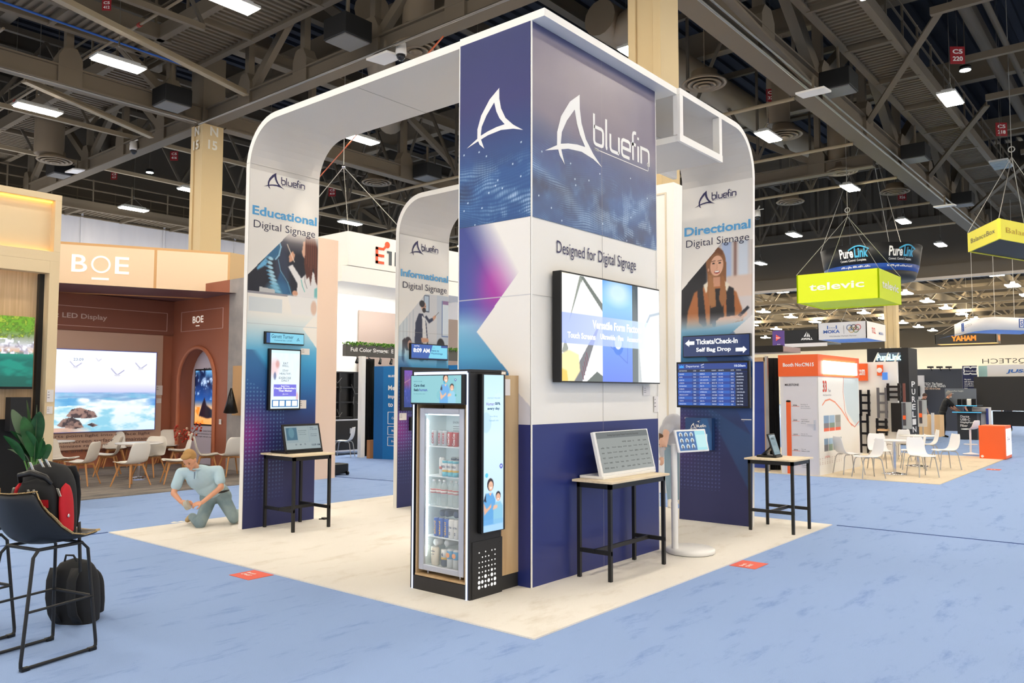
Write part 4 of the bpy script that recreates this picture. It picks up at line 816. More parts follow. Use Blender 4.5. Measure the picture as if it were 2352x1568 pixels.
m=MB(); bluefin(m,Vector((4.45,.68,1.27)),-YU,ZU,.10,line=False,tk=1.6); m._add([(4.45,.56-a,1.385+b) for a,b in [(0,0),(.02,.012),(.05,.02),(.03,.008),(.035,-.02),(.022,0)]],[tuple(range(6))]); obj('logo',m,WTXT,t)
obj('display_panel',MB().box(4.448,4.46,.41,.66,1.04,1.22),E('mint_lit',(206,236,236),.95),t)
m=MB(); 
for i in range(5): m.box(4.4465,4.448,.45,.60,1.175-.025*i,1.182-.025*i)
obj('display_lettering',m,CTX,t)
obj_=solo('flat_screen_edge',MB().box(4.50,4.565,-.198,-.185,1.70,2.0),BLACKP,'narrow black screen edge between the departures screen and the white rim','screen')
# ================================================================== KIOSK WITH DRINKS FRIDGE
K=thing('drinks_kiosk','black kiosk with glass door drinks fridge and two displays beside the tower','kiosk',(-.48,.49,0))
X0,X1,Y0,Y1,ZT=-.69,-.272,.125,.865,1.995
KB=mat('kiosk_black',(36,35,35),.55); OAK=mat('oak_laminate',(206,176,134),.5,noise=((182,150,108),1.2,(6,6,.6),.35,.65)); FW=mat('fridge_white',(232,240,240),.4)
m=MB().box(X0,X1-.02,Y1-.028,Y1,.0,ZT-.03).box(X0,X1-.02,Y0,Y0+.028,.0,ZT-.03).box(X0,X1,Y0,Y1,ZT-.03,ZT).box(X1-.02,X1,Y0,Y1,0,ZT-.03).box(X0,X1-.02,Y0+.028,Y1-.028,.0,.13)
obj('shell',m,KB,K,bevel=.004)
obj('base_panel',MB().box(X0-.006,X0,.175,.82,0,.13),mat('base_black',(44,42,42),.6),K)
LED=E('led_strip',(200,214,255),1.6)
obj('led_strip',MB().box(X0-.012,X0-.002,.15,.163,.0,1.965).box(X0-.012,X0-.002,.80,.825,1.94,1.953).box(X0-.012,X0-.002,.163,.825,1.953,1.978).box(X0-.012,X0-.002,.826,.836,0,1.68),LED,K)
obj('niche_lining',MB().box(X0+.01,X0+.35,.795,.806,.152,1.70).box(X0+.01,X0+.35,.185,.195,.152,1.70).box(X0+.005,X0+.35,.185,.806,.135,.152).box(X1-.05,X1-.04,.185,.806,.15,1.7),OAK,K)
# fridge
FR=thing('display_fridge','slim fridge with a silver framed glass door set in the black kiosk','fridge',(-.5,.49,.155))
fx0,fx1,fy0,fy1=-.655,-.335,.235,.775
m=MB().box(fx0+.03,fx1,fy0,fy0+.03,.2,1.62).box(fx0+.03,fx1,fy1-.03,fy1,.2,1.62).box(fx1-.02,fx1,fy0,fy1,.2,1.62).box(fx0+.03,fx1,fy0,fy1,.2,.225).box(fx0+.03,fx1,fy0,fy1,1.595,1.62)
obj('cabinet',m,FW,FR)
m=MB(); w_=.052
m.box(fx0-.01,fx0+.022,fy0-.01,fy0+w_,.185,1.65).box(fx0-.01,fx0+.022,fy1-w_,fy1+.01,.185,1.65).box(fx0-.01,fx0+.022,fy0+w_,fy1-w_,.185,.185+w_).box(fx0-.01,fx0+.022,fy0+w_,fy1-w_,1.65-w_,1.65)
dr=obj('door',m,ALU,FR,bevel=.006)
GL=mat('door_glass',(235,245,245),.02,alpha=.10,spec=.5)
obj('glass',MB().box(fx0+.002,fx0+.006,fy0+w_,fy1-w_,.185+w_,1.65-w_),GL,dr,local=False)
for c in kids(dr): pass
for z_ in (.489,.765,1.035,1.305): obj('shelf',MB().box(fx0+.05,fx1-.02,fy0+.03,fy1-.03,z_-.012,z_),mat('shelf_white',(245,250,250),.35),FR)
m=MB()
for i in range(64): m.box(fx0+.042,fx0+.05,fy1-.052,fy1-.044,.36+i*.0185,.37+i*.0185)
obj('led_row',m,E('fridge_led',(235,250,255),7),FR,kind='stuff')
obj('interior_light',MB().box(fx0+.04,fx0+.05,fy1-.04,fy1-.032,.3,1.55).box(fx0+.04,fx0+.06,fy0+.05,fy1-.05,1.585,1.594),E('fridge_glow',(225,245,250),5),FR)
m=MB(); put(m,'ENERGY GUIDE',(fx1-.022,.65,1.50),-YU,ZU,w=.2,h=.02); 
for i in range(6): m.box(fx1-.024,fx1-.022,.5,.65,1.47-.02*i,1.474-.02*i)
obj('label_print',m,CTX,FR); obj('foot',MB().cyl((-.62,.7,.153),(-.62,.7,.2),.012,n=8).cyl((-.62,.3,.153),(-.62,.3,.2),.012,n=8).cyl((-.37,.7,.153),(-.37,.7,.2),.012,n=8).cyl((-.37,.3,.153),(-.37,.3,.2),.012,n=8),CHROME,FR)
# drinks
def can(name,lab,P,r,h,bands,top=ALU,lying=None,grp=None):
    t=thing(name,lab,'drink can',P,group=grp); x,y,z_=P
    def bl(z0,z1,rr=r): return MB().lathe([(rr,z0),(rr,z1)],(0,0,0),16)
    b=MB().lathe([(r*.78,0),(r,.008),(r,h-.014),(r*.82,h-.002)],(0,0,0),16); cp=MB().lathe([(r*.82,h-.003),(r*.82,h+.001),(r*.74,h-.004),(0,h-.004)],(0,0,0),16).box(-.008,.004,-.006,.006,h-.004,h-.001)
    M=Matrix.Translation(P) @ (Matrix.Rotation(PI/2,4,'Y')@Matrix.Translation((0,0,-h/2)) if lying else Matrix.Identity(4))
    mats=[bands[0]]; k=0
    for i,(f0,f1,mm) in enumerate(bands[1]): b.lathe([(r*1.004,h*f0),(r*1.004,h*f1)],(0,0,0),16,mi=i+1); mats.append(mm)
    tx=MB()
    for s_,zz,ww,hh,rot in bands[2]:
        if rot: put(tx,s_,(-r*1.01,-hh/2,zz-ww/2 if False else zz),ZU,YU,w=ww,h=hh,weight=.03,lift=0)
        else: put(tx,s_,(-r*1.03,ww/2,zz),-YU,ZU,w=ww,h=hh,weight=.03,lift=0)
    cb=obj('can',b.xf(M),mats,t); obj('lid',cp.xf(M),top,t)
    if tx.v: obj('lettering',tx.xf(M),bands[3],cb)
    return t
SIL=mat('silver_can',(206,208,210),.3,.3); RED=mat('red_can',(200,28,40),.35); REDT=mat('red_print',(196,30,44),.5); WHC=mat('white_can',(238,236,232),.35); AQ=mat('aqua_can',(96,196,216),.4); YEL=mat('yellow_band',(240,190,70),.5); BLU=mat('blue_can',(24,92,190),.35); NAVC=mat('navy_can',(40,60,100),.4); ORG=mat('orange_print',(244,160,96),.5); SKY=mat('sky_can',(70,156,206),.4)
order=['nearest the light strip','second from the light strip','third from the light strip','fourth from the light strip','at the door hinge side']
for i,y in enumerate((.665,.595,.53)):
    can('soda_can','silver soda can with red upright lettering on the top shelf, '+order[i],(-.585+.012*(i%2),y,1.306),.029,.14,(SIL,[],[('COKE',.02,.1,.026,True)],REDT))
for i,y in enumerate((.462,.395)): can('soda_can','red soda can with white script on the top shelf, '+('toward the middle' if i==0 else 'by the hinge side'),(-.585,y,1.306),.031,.13,(RED,[],[('Coca-Cola',.012,.105,.026,True)],WTXT))
can('tall_can','white slim can at the open end of the second shelf',(-.55,.60,1.036),.029,.165,(WHC,[(.35,.5,mat('pale_red',(226,120,110),.5))],[],WTXT))
for i,y in enumerate((.52,.455,.39)): can('juice_can','aqua and white can with yellow wave on the second shelf, '+order[i+1],(-.59,y,1.036),.030,.145,(WHC,[(0,.28,AQ),(.28,.40,YEL),(.82,.97,AQ)],[('FRESCA',.078,.05,.02,False)],NAVC))
for i,y in enumerate((.50,.43,.37)): can('tall_can','grey can in the back row of the second shelf, '+order[i+1],(-.50,y,1.036),.029,.165,(SIL,[(.8,.95,NAVC)],[],WTXT))
PET=mat('clear_bottle_plastic',(225,238,238),.06,alpha=.35,spec=.6)
def bottle(lab,P,s=1.0,group=None):
    t=thing('water_bottle',lab,'water bottle',P,group=group); r=.031*s
    prof=[(r*.8,0),(r,.006),(r,.03),(r*.94,.036),(r,.042),(r,.06),(r*.94,.066),(r,.072),(r,.125),(r*.96,.13),(r,.15),(r*.8,.168),(r*.45,.187),(r*.40,.195)]
    obj('body',MB().lathe([(a,b*s) for a,b in prof],P,16),PET,t); obj('cap',MB().lathe([(r*.44,.193*s),(r*.44,.208*s),(0,.208*s)],P,12),mat('white_cap',(240,240,240),.4),t)
    lb=obj('label',MB().lathe([(r*1.01,.10*s),(r*1.01,.135*s)],P,16),mat('bottle_label',(236,226,220),.5),t); obj('label_band',MB().lathe([(r*1.02,.102*s),(r*1.02,.108*s)],P,16).lathe([(r*1.02,.126*s),(r*1.02,.134*s)],P,16),REDT,lb)
for i,y in enumerate((.665,.60,.535,.455,.385)): bottle('clear water bottle with red banded label on the middle shelf, '+order[i],(-.588+.01*(i%2),y,.766),1.12)
for i,y in enumerate((.63,.57,.50)): can('energy_can','slim blue can with yellow print on fourth shelf, '+order[i],(-.585,y,.490),.0275,.168,(BLU,[],[('alani',.02,.12,.02,True)],YEL))
for i,y in enumerate((.437,.372)): can('beer_can','white slim can with red ribbon on the fourth shelf, '+('toward the middle' if i==0 else 'by the hinge side'),(-.59,y,.490),.030,.17,(WHC,[],[('ULTRA',.09,.05,.016,False),('0',.03,.014,.03,False)],NAVC))
for i,y in enumerate((.585,.52,.41)): can('lying_can','dark can lying on its side above the blue cans, '+order[i+1],(-.50,y,.697),.031,.15,(NAVC,[],[],WTXT),top=mat('dark_lid',(40,44,52),.35),lying=1)
can('lying_can','pale can lying across the tall cans on the bottom shelf, beside the light strip',(-.50,.66,.425),.032,.15,(WHC,[(.4,.6,SIL)],[],WTXT),lying=1); can('lying_can','pale can lying across the tall cans on the bottom shelf, toward the middle',(-.50,.52,.432),.032,.15,(SIL,[],[],WTXT),lying=1)
can('cream_can','cream can with small dark writing on the bottom shelf',(-.585,.645,.226),.036,.165,(mat('cream_can',(238,226,204),.4),[],[('Surfside',.125,.05,.012,False),('ice tea',.10,.035,.009,False)],NAVC)); can('cream_can','cream can partly behind the other on the bottom shelf',(-.545,.695,.226),.034,.16,(mat('cream_can',(238,226,204),.4),[],[],NAVC))
can('beer_can','navy and white can with a yellow stripe and number on the bottom shelf',(-.565,.545,.226),.034,.15,(NAVC,[(.42,.55,YEL),(.55,1.0,WHC)],[('6',.095,.02,.03,False)],NAVC))
for i,y in enumerate((.445,.37)): can('seltzer_can','sky blue and grey can with orange sun on the bottom shelf, '+('toward the middle' if i==0 else 'by the hinge side'),(-.595,y,.226),.033,.172,(mat('grey_can',(200,204,206),.35),[(.5,.9,SKY)],[],ORG)); 
for i,y in enumerate((.445,.37)): solo('orange_badge',MB().cyl((-.6285,y+.004,.345),(-.630,y+.004,.345),.022,n=16),ORG,'round orange badge on the sky blue can, '+('toward the middle' if i==0 else 'by the hinge side'),'badge')
# kiosk front display and side display
def nurse(c,x,y,s):
    c.ell(x,y+.30*s,.15*s,.36*s,(150,214,226),.6,.05) if 0 else None
    B=(98,164,218)
    c.poly([(x-.16*s,y-.34*s),(x-.15*s,y),(x-.09*s,y+.1*s),(x+.05*s,y+.1*s),(x+.11*s,y),(x+.1*s,y-.34*s)],B,1); c.poly([(x-.15*s,y-.02*s),(x-.13*s,y-.2*s),(x+.02*s,y-.1*s),(x+.02*s,y-.05*s),(x-.08*s,y-.12*s)],(226,176,146),1)
    c.poly([(x-.10*s,y+.1*s),(x-.14*s,y+.0*s),(x-.09*s,y-.02*s)],(40,30,34),1); c.ell(x-.0*s,y+.22*s,.07*s,.09*s,(52,36,34),1,.1); c.ell(x+.008*s,y+.2*s,.05*s,.068*s,(232,184,154),1,.1); c.ell(x+.01*s,y+.175*s,.022*s,.01*s,(250,245,240),1,.2); c.poly([(x-.03*s,y+.1*s),(x,y+.06*s),(x+.03*s,y+.1*s)],(232,184,154))
    for e in(-.012,.03): c.ell(x+e*s,y+.215*s,.006*s,.005*s,(40,30,30),1,.2)
    X=x+.17*s; Y=y-.1*s; c.poly([(X-.11*s,y-.34*s),(X-.1*s,Y),(X-.05*s,Y+.07*s),(X+.05*s,Y+.07*s),(X+.1*s,Y),(X+.1*s,y-.34*s)],(140,196,222),1); c.ell(X,Y+.15*s,.055*s,.065*s,(46,38,38),1,.1); c.ell(X,Y+.13*s,.045*s,.055*s,(226,176,146),1,.1); c.ell(X,Y+.105*s,.018*s,.008*s,(250,245,240),1,.2)
    c.poly([(X-.10*s,Y+.02*s),(X-.02*s,Y+.02*s),(X-.02*s,Y-.02*s),(X-.12*s,Y-.04*s)],(232,184,154),1)
c=Canvas(.63,.245,.0045,(132,190,198)); c.ell(.36,.07,.03,.04,(110,180,190),.5,.1); c.ell(.50,.13,.075,.12,(120,186,196),.8,.06); nurse(c,.44,.12,.46); c.ell(.425,.185,.011,.013,(40,160,200),1,.2); c.ell(.56,.205,.012,.012,(70,90,160),1,.2); c.ell(.56,.205,.005,.005,(220,230,240),1,.2); c.ell(.565,.07,.01,.01,(60,160,150),1,.2)
t,Q,u,v,n=display('kiosk_header_screen','landscape screen over the fridge reading care that feels human','screen',(X0-.045,.835,1.685),-YU,.675,.265,.04,(.012,.04,.013,.018),c,scr=SCREEN,rad=.004)
scrtext(t,Q,u,v,[('Care that',.035,.145,.145,.026,.03),('feels',.035,.105,.065,.026,.03)],rgb=(20,60,90),es=.8); scrtext(t,Q,u,v,[('human.',.108,.105,.11,.026,.02)],'accent_lettering',(80,90,180),.9); scrtext(t,Q,u,v,[('EVERYDAY WELLNESS',.035,.19,.11,.008,0),('Now offering Wellness checks',.035,.075,.15,.009,0)],'caption_lettering',(60,120,140),.8)
c=Canvas(.265,1.37,.0055,(196,226,248)); c.vgrad([(0,(190,222,246)),(.6,(214,238,252)),(1,(190,226,246))]); c.ell(.03,.95,.07,.09,(178,214,244),.6,.1); c.ell(.2,1.13,.08,.08,(204,230,250),.7,.1); nurse(c,.09,.27,.62); c.ell(.235,.56,.022,.022,(84,94,190),1,.15); c.ell(.235,.56,.009,.009,(230,235,250),1,.15); c.ell(.04,.49,.02,.02,(90,200,230),1,.2); c.rect(0,.265,0,.1,(120,176,230),.35)
t,Q,u,v,n=display('kiosk_side_screen','tall narrow screen with nurse and boy on the side of the black kiosk','screen',(-.60,.07,.57),XU,.315,1.385,.05,(.02,.022,.008,.008),c,rad=.004)
scrtext(t,Q,u,v,[('Human',.03,1.10,.105,.028,.01)],'accent_lettering',(130,110,200),.9); scrtext(t,Q,u,v,[('care,',.145,1.10,.075,.028,.03),('every day.',.045,1.055,.17,.03,.03)],rgb=(10,90,130),es=.8); scrtext(t,Q,u,v,[('EVERYDAY WELLNESS',.045,1.16,.175,.01,0),('Now offering',.08,.995,.10,.014,0),('Telehealth visits',.065,.96,.13,.014,.0)],'caption_lettering',(110,170,200),.9)
# side panel with punched dots
obj('side_plate',MB().box(-.665,X1+.006,.119,.125,.0,.50),KB,K)
m=MB(); R_=[[1,0,1,0,1,1],[0,1,1,1,0,1],[1]*6,[1,1,1,1.2,1.1,1.1],[1.3,1,1.3,1.1,1.9,1.3],[1.7,1,2.5,1,2.5,1.6],[2.4,2.4,1.5,2.4,1.4,2.5],[2.4,1.3,2.4,1.2,2.3,2.3]]
for i,row in enumerate(R_):
    for j,s_ in enumerate(row):
        if s_: x=-.577+j*.042; z_=.40-i*.0425; m.cyl((x,.1185,z_),(x,.117,z_),.0065*s_,n=14)
obj('vent_hole',m,E('white_backlight',(255,252,246),1.0),K,kind='stuff')
obj('plate_screw',(lambda m:[m.cyl((x,.119,z_),(x,.116,z_),.004,n=6) for x in(-.64,-.3) for z_ in(.05,.27,.46)] and m)(MB()),mat('screw_black',(20,20,20),.4),K)
# oak cabinet between kiosk and tower
C=thing('oak_cabinet','oak sided cabinet with black plinth between the kiosk and the tower','cabinet',(-.14,.5,0)); obj('body',MB().box(X1+.002,-.006,.145,.86,.14,1.95),OAK,C); obj('plinth',MB().box(X1+.002,-.008,.148,.86,0,.14),KB,C)
t=thing('code_card','white card with blue border on the oak cabinet side','card',(-.2,.143,1.76)); obj('card',MB().box(-.262,-.134,.139,.143,1.765,1.915),CARD,t)
t=thing('card_terminal','dark rounded device on top of the oak cabinet','device',(-.2,.3,1.951)); obj('body',MB().box(-.24,-.10,.2,.42,1.951,2.0),mat('dark_grey_plastic',(60,62,66),.3),t,bevel=.02); obj('label',MB().box(-.22,-.13,.197,.2,1.958,1.985),WHITE,t)
# ================================================================== TABLES AND STANDS
def console(lab,x0,x1,y0,y1,h,barf='x'):
    t=thing('high_table',lab,'table',((x0+x1)/2,(y0+y1)/2,0)); s=.034
    obj('top',MB().box(x0-.035,x1+.035,y0-.035,y1+.035,h-.022,h),mat('maple_top',(240,222,190),.5,noise=((226,204,170),2,(1,8,1),.4,.6)),t,bevel=.003)
    for (x,y) in ((x0,y0),(x1-s,y0),(x1-s,y1-s),(x0,y1-s)): obj('leg',MB().box(x,x+s,y,y+s,0,h-.022),BLACK,t)
    obj('apron',MB().box(x0,x1,y0,y0+.02,h-.075,h-.022).box(x0,x1,y1-.02,y1,h-.075,h-.022).box(x0,x0+.02,y0,y1,h-.075,h-.022).box(x1-.02,x1,y0,y1,h-.075,h-.022),BLACK,t)
    zz=.275; m=MB().box(x0+.004,x0+.028,y0,y1,zz-.02,zz+.02).box(x1-.028,x1-.004,y0,y1,zz-.02,zz+.02) if barf=='x' else MB().box(x0,x1,y0+.004,y0+.028,zz-.02,zz+.02).box(x0,x1,y1-.028,y1-.004,zz-.02,zz+.02)
    if barf=='x': m.box(x0,x1,(y0+y1)/2-.012,(y0+y1)/2+.012,zz-.02,zz+.02)
    else: m.box((x0+x1)/2-.012,(x0+x1)/2+.012,y0,y1,zz-.02,zz+.02)
    obj('stretcher',m,BLACK,t); return t
console('black framed high table with maple top in front of the tower',.645,1.70,-.45,-.062,.95)
console('black framed high table with maple top before the education arch',.305,.895,4.085,4.745,.985)
console('black framed high table with maple top outside the airport arch leg',4.255,4.86,-.85,-.255,.945,'x')
def tilt_monitor(lab,x0,x1,yb,zb,h,lean,c,bm,bez,basey,th=.03,texts=None,rgb=(70,80,90),es=.5,scr=None,basex=None):
    t=thing('tabletop_display',lab,'display',((x0+x1)/2,yb,zb)); v=Vector((0,lean,1)).normalized(); u=XU; n=u.cross(v); P=Vector((x0,yb,zb+.028)); w=x1-x0
    obj('casing',MB().obox(P+u*w/2+v*h/2-n*th/2,u*w/2,v*h/2,n*th/2),bm,t,bevel=.006)
    Q=P+u*bez+v*bez; SCR[t]=c.obj('screen',Q,u,v,scr or SCREEN_DIM,t,.003)
    bx=basex or (x0+.01,x1-.01); obj('base',MB().box(bx[0],bx[1],yb-.02,basey,zb,zb+.028),bm,t,bevel=.006)
    m=MB().bar((sum(bx)/2,basey-.05,zb+.02),P+u*w/2+v*h*.45-n*th,.12,.02); obj('prop',m,bm,t)
    if texts: scrtext(t,Q,u,v,texts,rgb=rgb,es=es)
    return t,Q,u,v
WP=mat('white_plastic',(244,242,238),.35)
c=Canvas(.985,.40,.006,(196,202,198)); c.rect(0,.985,.335,.40,(150,156,156)); rs=np.random.RandomState(3)
it=[('Building Digital Signage Displays Powered by Partnership',.2,.352,.6,.026,.01)]
nm=['PARTNER','sienna','CD','sona','Castlink','emBio','Dise','Signage','NuKorea','onsign','kiosk','Korbyt','tiegel','Aerowave','mimo','RiseView','Screenly','viewtech','moki','Poppulo','22MILES','novisign','CORUM','WILD','ScreenCloud','Spectrio','ROCK','reach','LiveLoop','FWI','Optisign','zoom','Hypersign','SOMOS','Yodeck','Visix','mvix','broadsign','UNITC','Acquire','OpenEye']
k=0
for r_ in range(6):
    for q in range(9):
        if r_==0 and q<4: continue
        s_=nm[k%len(nm)]; k+=1; it.append((s_,.04+q*.103,.285-r_*.05,min(.012*len(s_),.075),.015,.02))
t,Q,u,v=tilt_monitor('white tilted touch display with rows of logos on the table before the tower',.755,1.80,-.285,.95,.44,.24,c,WP,.03,-.02,.04,it,(70,74,74),.45,basex=(.75,1.765))
c=Canvas(.54,.31,.006,(186,206,212)); c.rect(.02,.19,.12,.29,(96,140,164)); c.ell(.1,.22,.045,.07,(130,180,196),.8,.2); c.rect(.2,.37,.09,.31,(196,214,216)); c.rect(0,.54,0,.085,(200,216,218)); c.rect(.38,.54,0,.31,(194,212,216))
t,Q,u,v=tilt_monitor('black tilted display reading today at the clinic on the high table by the doctor picture',.36,.955,4.35,.985,.365,.26,c,BLACKP,.025,4.70,.03,[('TODAY',.4,.275,.06,.013,.01),('AT THE CLINIC',.4,.252,.12,.013,.01),('57',.14,.05,.025,.02,.01),('68',.21,.05,.025,.02,.01),('70',.28,.05,.025,.02,.01),('10:09 AM',.40,.035,.13,.026,.01),('clinic advice for families',.21,.24,.13,.014,0),('book a visit today',.21,.215,.11,.012,0),('or talk to our team',.21,.19,.12,.012,0),('walk-in hours 8 to 5',.40,.19,.11,.012,0),('flu shots available',.40,.165,.1,.012,0)],(40,60,90),.5)
c=Canvas(.20,.265,.005,(170,196,206)); c.line([(0,.23),(.1,.25),(.2,.25)],.012,(236,240,242)); c.rect(.03,.15,.04,.12,(186,210,216))
t,Q,u,v=tilt_monitor('small black tilted display on the high table outside the airport arch leg',4.42,4.655,-.55,.945,.295,.32,c,BLACKP,.012,-.3,.02,[('MENU',.05,.2,.1,.022,.03),('hotel shuttle',.06,.15,.07,.01,0),('doors 2 and 4',.06,.13,.08,.01,0),('every 15 minutes',.05,.11,.09,.01,0)],(20,30,36),.3)
# white tablet stand
t=thing('tablet_stand','white floor stand with tilted tablet between the tower and the airport arch','tablet stand',(2.30,-.31,.012))
obj('base',MB().lathe([(.255,.012),(.27,.02),(.27,.055),(.25,.07),(.0,.07)],(2.42,-.36,0),40),WP,t); obj('base_gasket',MB().lathe([(.262,.012),(.262,.026)],(2.42,-.36,0),40),BLACK,t)
obj('pole',MB().cyl((2.25,-.26,.06),(2.25,-.26,.58),.037,n=20).cyl((2.25,-.26,.595),(2.25,-.26,1.22),.035,n=20).cyl((2.25,-.26,.58),(2.25,-.26,.595),.032,n=16),WP,t)
obj('arm',MB().tube([(2.25,-.26,1.14),(2.30,-.30,1.17),(2.36,-.36,1.25)],.03,10),WP,t)
v=Vector((-.10,.16,1)).normalized(); u=Vector((.965,-.26,.0)).normalized(); n=u.cross(v).normalized(); P=Vector((2.16,-.36,1.13)); w,h=.50,.255
obj('tablet_frame',MB().obox(P+u*w/2+v*h/2,u*w/2,v*h/2,n*.012),WP,t,bevel=.008)
c=Canvas(w-.05,h-.04,.005,(150,206,214)); c.rect(0,.285,0,.22,(44,94,150)); c.rect(.30,.45,.03,.17,(176,216,218))
for i in range(3):
    for j in range(3): c.ell(.055+i*.085,.175-j*.066,.027,.028,(206,222,226),1,.15); c.ell(.055+i*.085,.178-j*.066,.012,.014,(110,90,84),1,.2); c.ell(.055+i*.085,.157-j*.066,.018,.012,(60,80,110),1,.2)
c.obj('screen',P+u*.025+v*.02+n*.012,u,v,SCREEN,t,.002)
# ================================================================== TERRACOTTA BOOTH AND TAN PANELLED BOOTH
def zat(P,py):
    """height of the point on the vertical through P that shows at image row py"""
    v=(H_PX/2-py)/F_PX; a=up-fw*v; P0=Vector((P[0],P[1],0)); return -((P0-CAM).dot(a))/(ZU.dot(a))
TER=mat('terracotta_paint',(168,104,80),.6); TERD=mat('terracotta_header',(142,88,72),.6); TERP=mat('pale_rose_panel',(206,172,152),.6); TRIMT=mat('terracotta_trim',(186,112,80),.5); PINK=mat('thin_pink_line',(214,178,168),.6)
GLP=mat('glossy_cream_panel',(246,220,184),.25,emit=(255,214,160),es=.03); OCH=mat('ochre_frame',(226,178,120),.5); WTX2=mat('translucent_white_letters',(252,246,236),.5,emit=(255,246,232),es=.25)
YW=14.95; XC=4.28
t=thing('terracotta_booth_wall','terracotta wall with pale rose panel behind the white shell chairs','booth wall',(2,YW,0))
obj('wall',MB().box(-3,XC,YW,YW+.15,0,4.4),TER,t); obj('rose_panel',MB().box(-3,4.02,YW-.05,YW,.45,3.19),TERP,t)
a=GY(127.5,688,YW); b=GY(377.5,761,YW-.01)
def frame_line(m,x0,x1,z0,z1,y,w=.012,ax='y'):
    for p,q in (((x0,z0),(x1,z0)),((x1,z0),(x1,z1)),((x1,z1),(x0,z1)),((x0,z1),(x0,z0))):
        m.bar((p[0],y,p[1]) if ax=='y' else (y,p[0],p[1]),(q[0],y,q[1]) if ax=='y' else (y,q[0],q[1]),w,w)
    return m
obj('header_band',MB().box(-3,XC,YW-.06,YW-.055,3.2,4.05),TERD,t)
obj('header_line',frame_line(MB(),-1,4.1,3.30,3.75,YW-.065),PINK,t)
P=GY(128,727,YW-.07); Q=GY(246,729,YW-.07); m=MB(); put(m,'COB Magic LED Display',(Q.x-2.0,YW-.07,3.44),XU,ZU,w=2.0,h=.15,weight=.015); obj('lettering',m,mat('rose_lettering',(214,190,182),.6),t)
m=MB()
for i,s_ in enumerate(('It converts point light into surface light','sources. With screen surfaceless maintains','images, minimizes radiation to human eyes','glare, moire and equivalent brightness')): put(m,s_,(1.0,YW-.06,.72-.115*i),XU,ZU,w=2.75,h=.085,weight=.005)
obj('text_lettering',m,mat('brown_text',(110,84,80),.6),t)
# sea display
W_,H_=2.36,1.88; c=Canvas(W_,H_,.013); hz=.92/1.95*H_*1.05
c.vgrad([(0,(214,236,244)),(.3,(238,248,250)),(.455,(150,190,226)),(.475,(170,190,232)),(.49,(206,206,236)),(.6,(240,240,255)),(1,(250,252,255))])
n1=c.noise(.35,2,5,.5); n2=c.noise(.12,7,4,.4); sea=(c.y<.90)*1.0
c.mix(sea*np.clip((n2-.48)*4,0,1)*.6,(90,180,214)); c.mix(((c.y>.70)&(c.y<.9))*np.clip((c.noise(.05,3,3,.15)-.45)*4,0,1)*.6,(110,150,196))
wvx=.58+.03*np.sin(c.x*3)+.05*(n1-.5); c.mix(((c.y>wvx)&(c.y<wvx+.17))*np.clip(1-np.abs(c.x-.35)*1.5,0,1)*.9,(80,160,214)); c.mix(((c.y>wvx)&(c.y<wvx+.17))*np.clip((c.x-2.0)*2,0,1)*.9,(60,130,214)); c.mix(np.clip((c.y-wvx+.03*n2)*30,0,1)*np.clip((wvx+.20+.06*(n1-.5)-c.y)*30,0,1)*np.clip((n2-.35)*4,0,1)*np.clip((c.x-.55+.4*(n2-.5))*5,0,1)*np.clip((2.25-c.x+.4*(n2-.5))*5,0,1),(250,252,255))
c.mix((c.y<.10)*np.clip((.9-c.x)*2,0,1)*.7,(214,150,120))
for Pg,cc in (([(.3,.36),(.42,.52),(.6,.56),(.78,.50),(.92,.46),(1.0,.33),(.8,.30),(.5,.32)],(120,96,96)),([(.12,.16),(.24,.30),(.42,.34),(.6,.26),(.70,.10),(.5,.07),(.2,.12)],(96,78,76)),([(.76,.16),(.88,.2),(1.02,.14),(.9,.10)],(90,76,80))):
    ins=clip(c,Pg)[1]; k=np.clip((c.noise(.09,11,4)-.4)*5,0,1); c.mix(ins*1.0,cc); c.mix(ins*k*.7,(176,140,126)); c.mix(ins*(k<.2)*.6,(48,40,44))
for bx,by,s_ in ((.47,1.52,1),(1.42,1.36,1.2),(1.98,1.52,1.1),(.98,1.66,.5)): c.line([(bx-.12*s_,by+.09*s_),(bx-.04*s_,by),(bx,by-.03*s_),(bx+.05*s_,by),(bx+.13*s_,by+.06*s_)],.016*s_,(150,150,186)); c.ell(bx,by-.04*s_,.06*s_,.02*s_,(214,214,226),1,.3)
t,Q,u,v,n=display('sea_display','huge lit display of waves, rocks and gulls on the terracotta wall','display',(3.835-W_-.02,YW-.11,.85),XU,W_+.03,H_+.03,.06,.012,c,bm=mat('blue_edge',(90,110,220),.4),rad=.002)
scrtext(t,Q,u,v,[('23:09',.42,1.63,.22,.065,.01)],rgb=(150,170,200),es=.9)
# arch niche wall, running away from the sea display
t=thing('arch_niche_wall','terracotta wall with an arched niche and small white wall letters','booth wall',(XC,13,0))
yA,yB=12.33,YW; an0,an1=12.83,14.52; zr=2.02; rad=(an1-an0)/2; ym=(an0+an1)/2
pts=[(yA,0),(an0,0),(an0,zr)]+[(ym-rad*math.cos(q),zr+rad*math.sin(q)) for q in [PI*i/16 for i in range(1,16)]]+[(an1,zr),(an1,0),(yB,0),(yB,4.4),(yA,4.4)]
tr=tessellate_polygon([[Vector((p[0],p[1],0)) for p in pts]]); m=MB()
m._add([(XC,p,q) for p,q in pts],[tuple(q) for q in tr]); obj('wall',m,TER,t)
rows=[[(XC-.0,p,q),(XC+.33,p,q)] for p,q in pts[1:-3]]; obj('niche_side',MB().surf(rows),TER,t)
rim=[(p,q) for p,q in pts[1:-3]]; m=MB(); m.tube([(XC-.03,p,q) for p,q in rim],.05,6); obj('niche_trim',m,TRIMT,t)
obj('niche_back',MB().box(XC+.32,XC+.36,an0-.3,an1+.3,0,3.2),mat('lilac_panel',(214,204,216),.6),t)
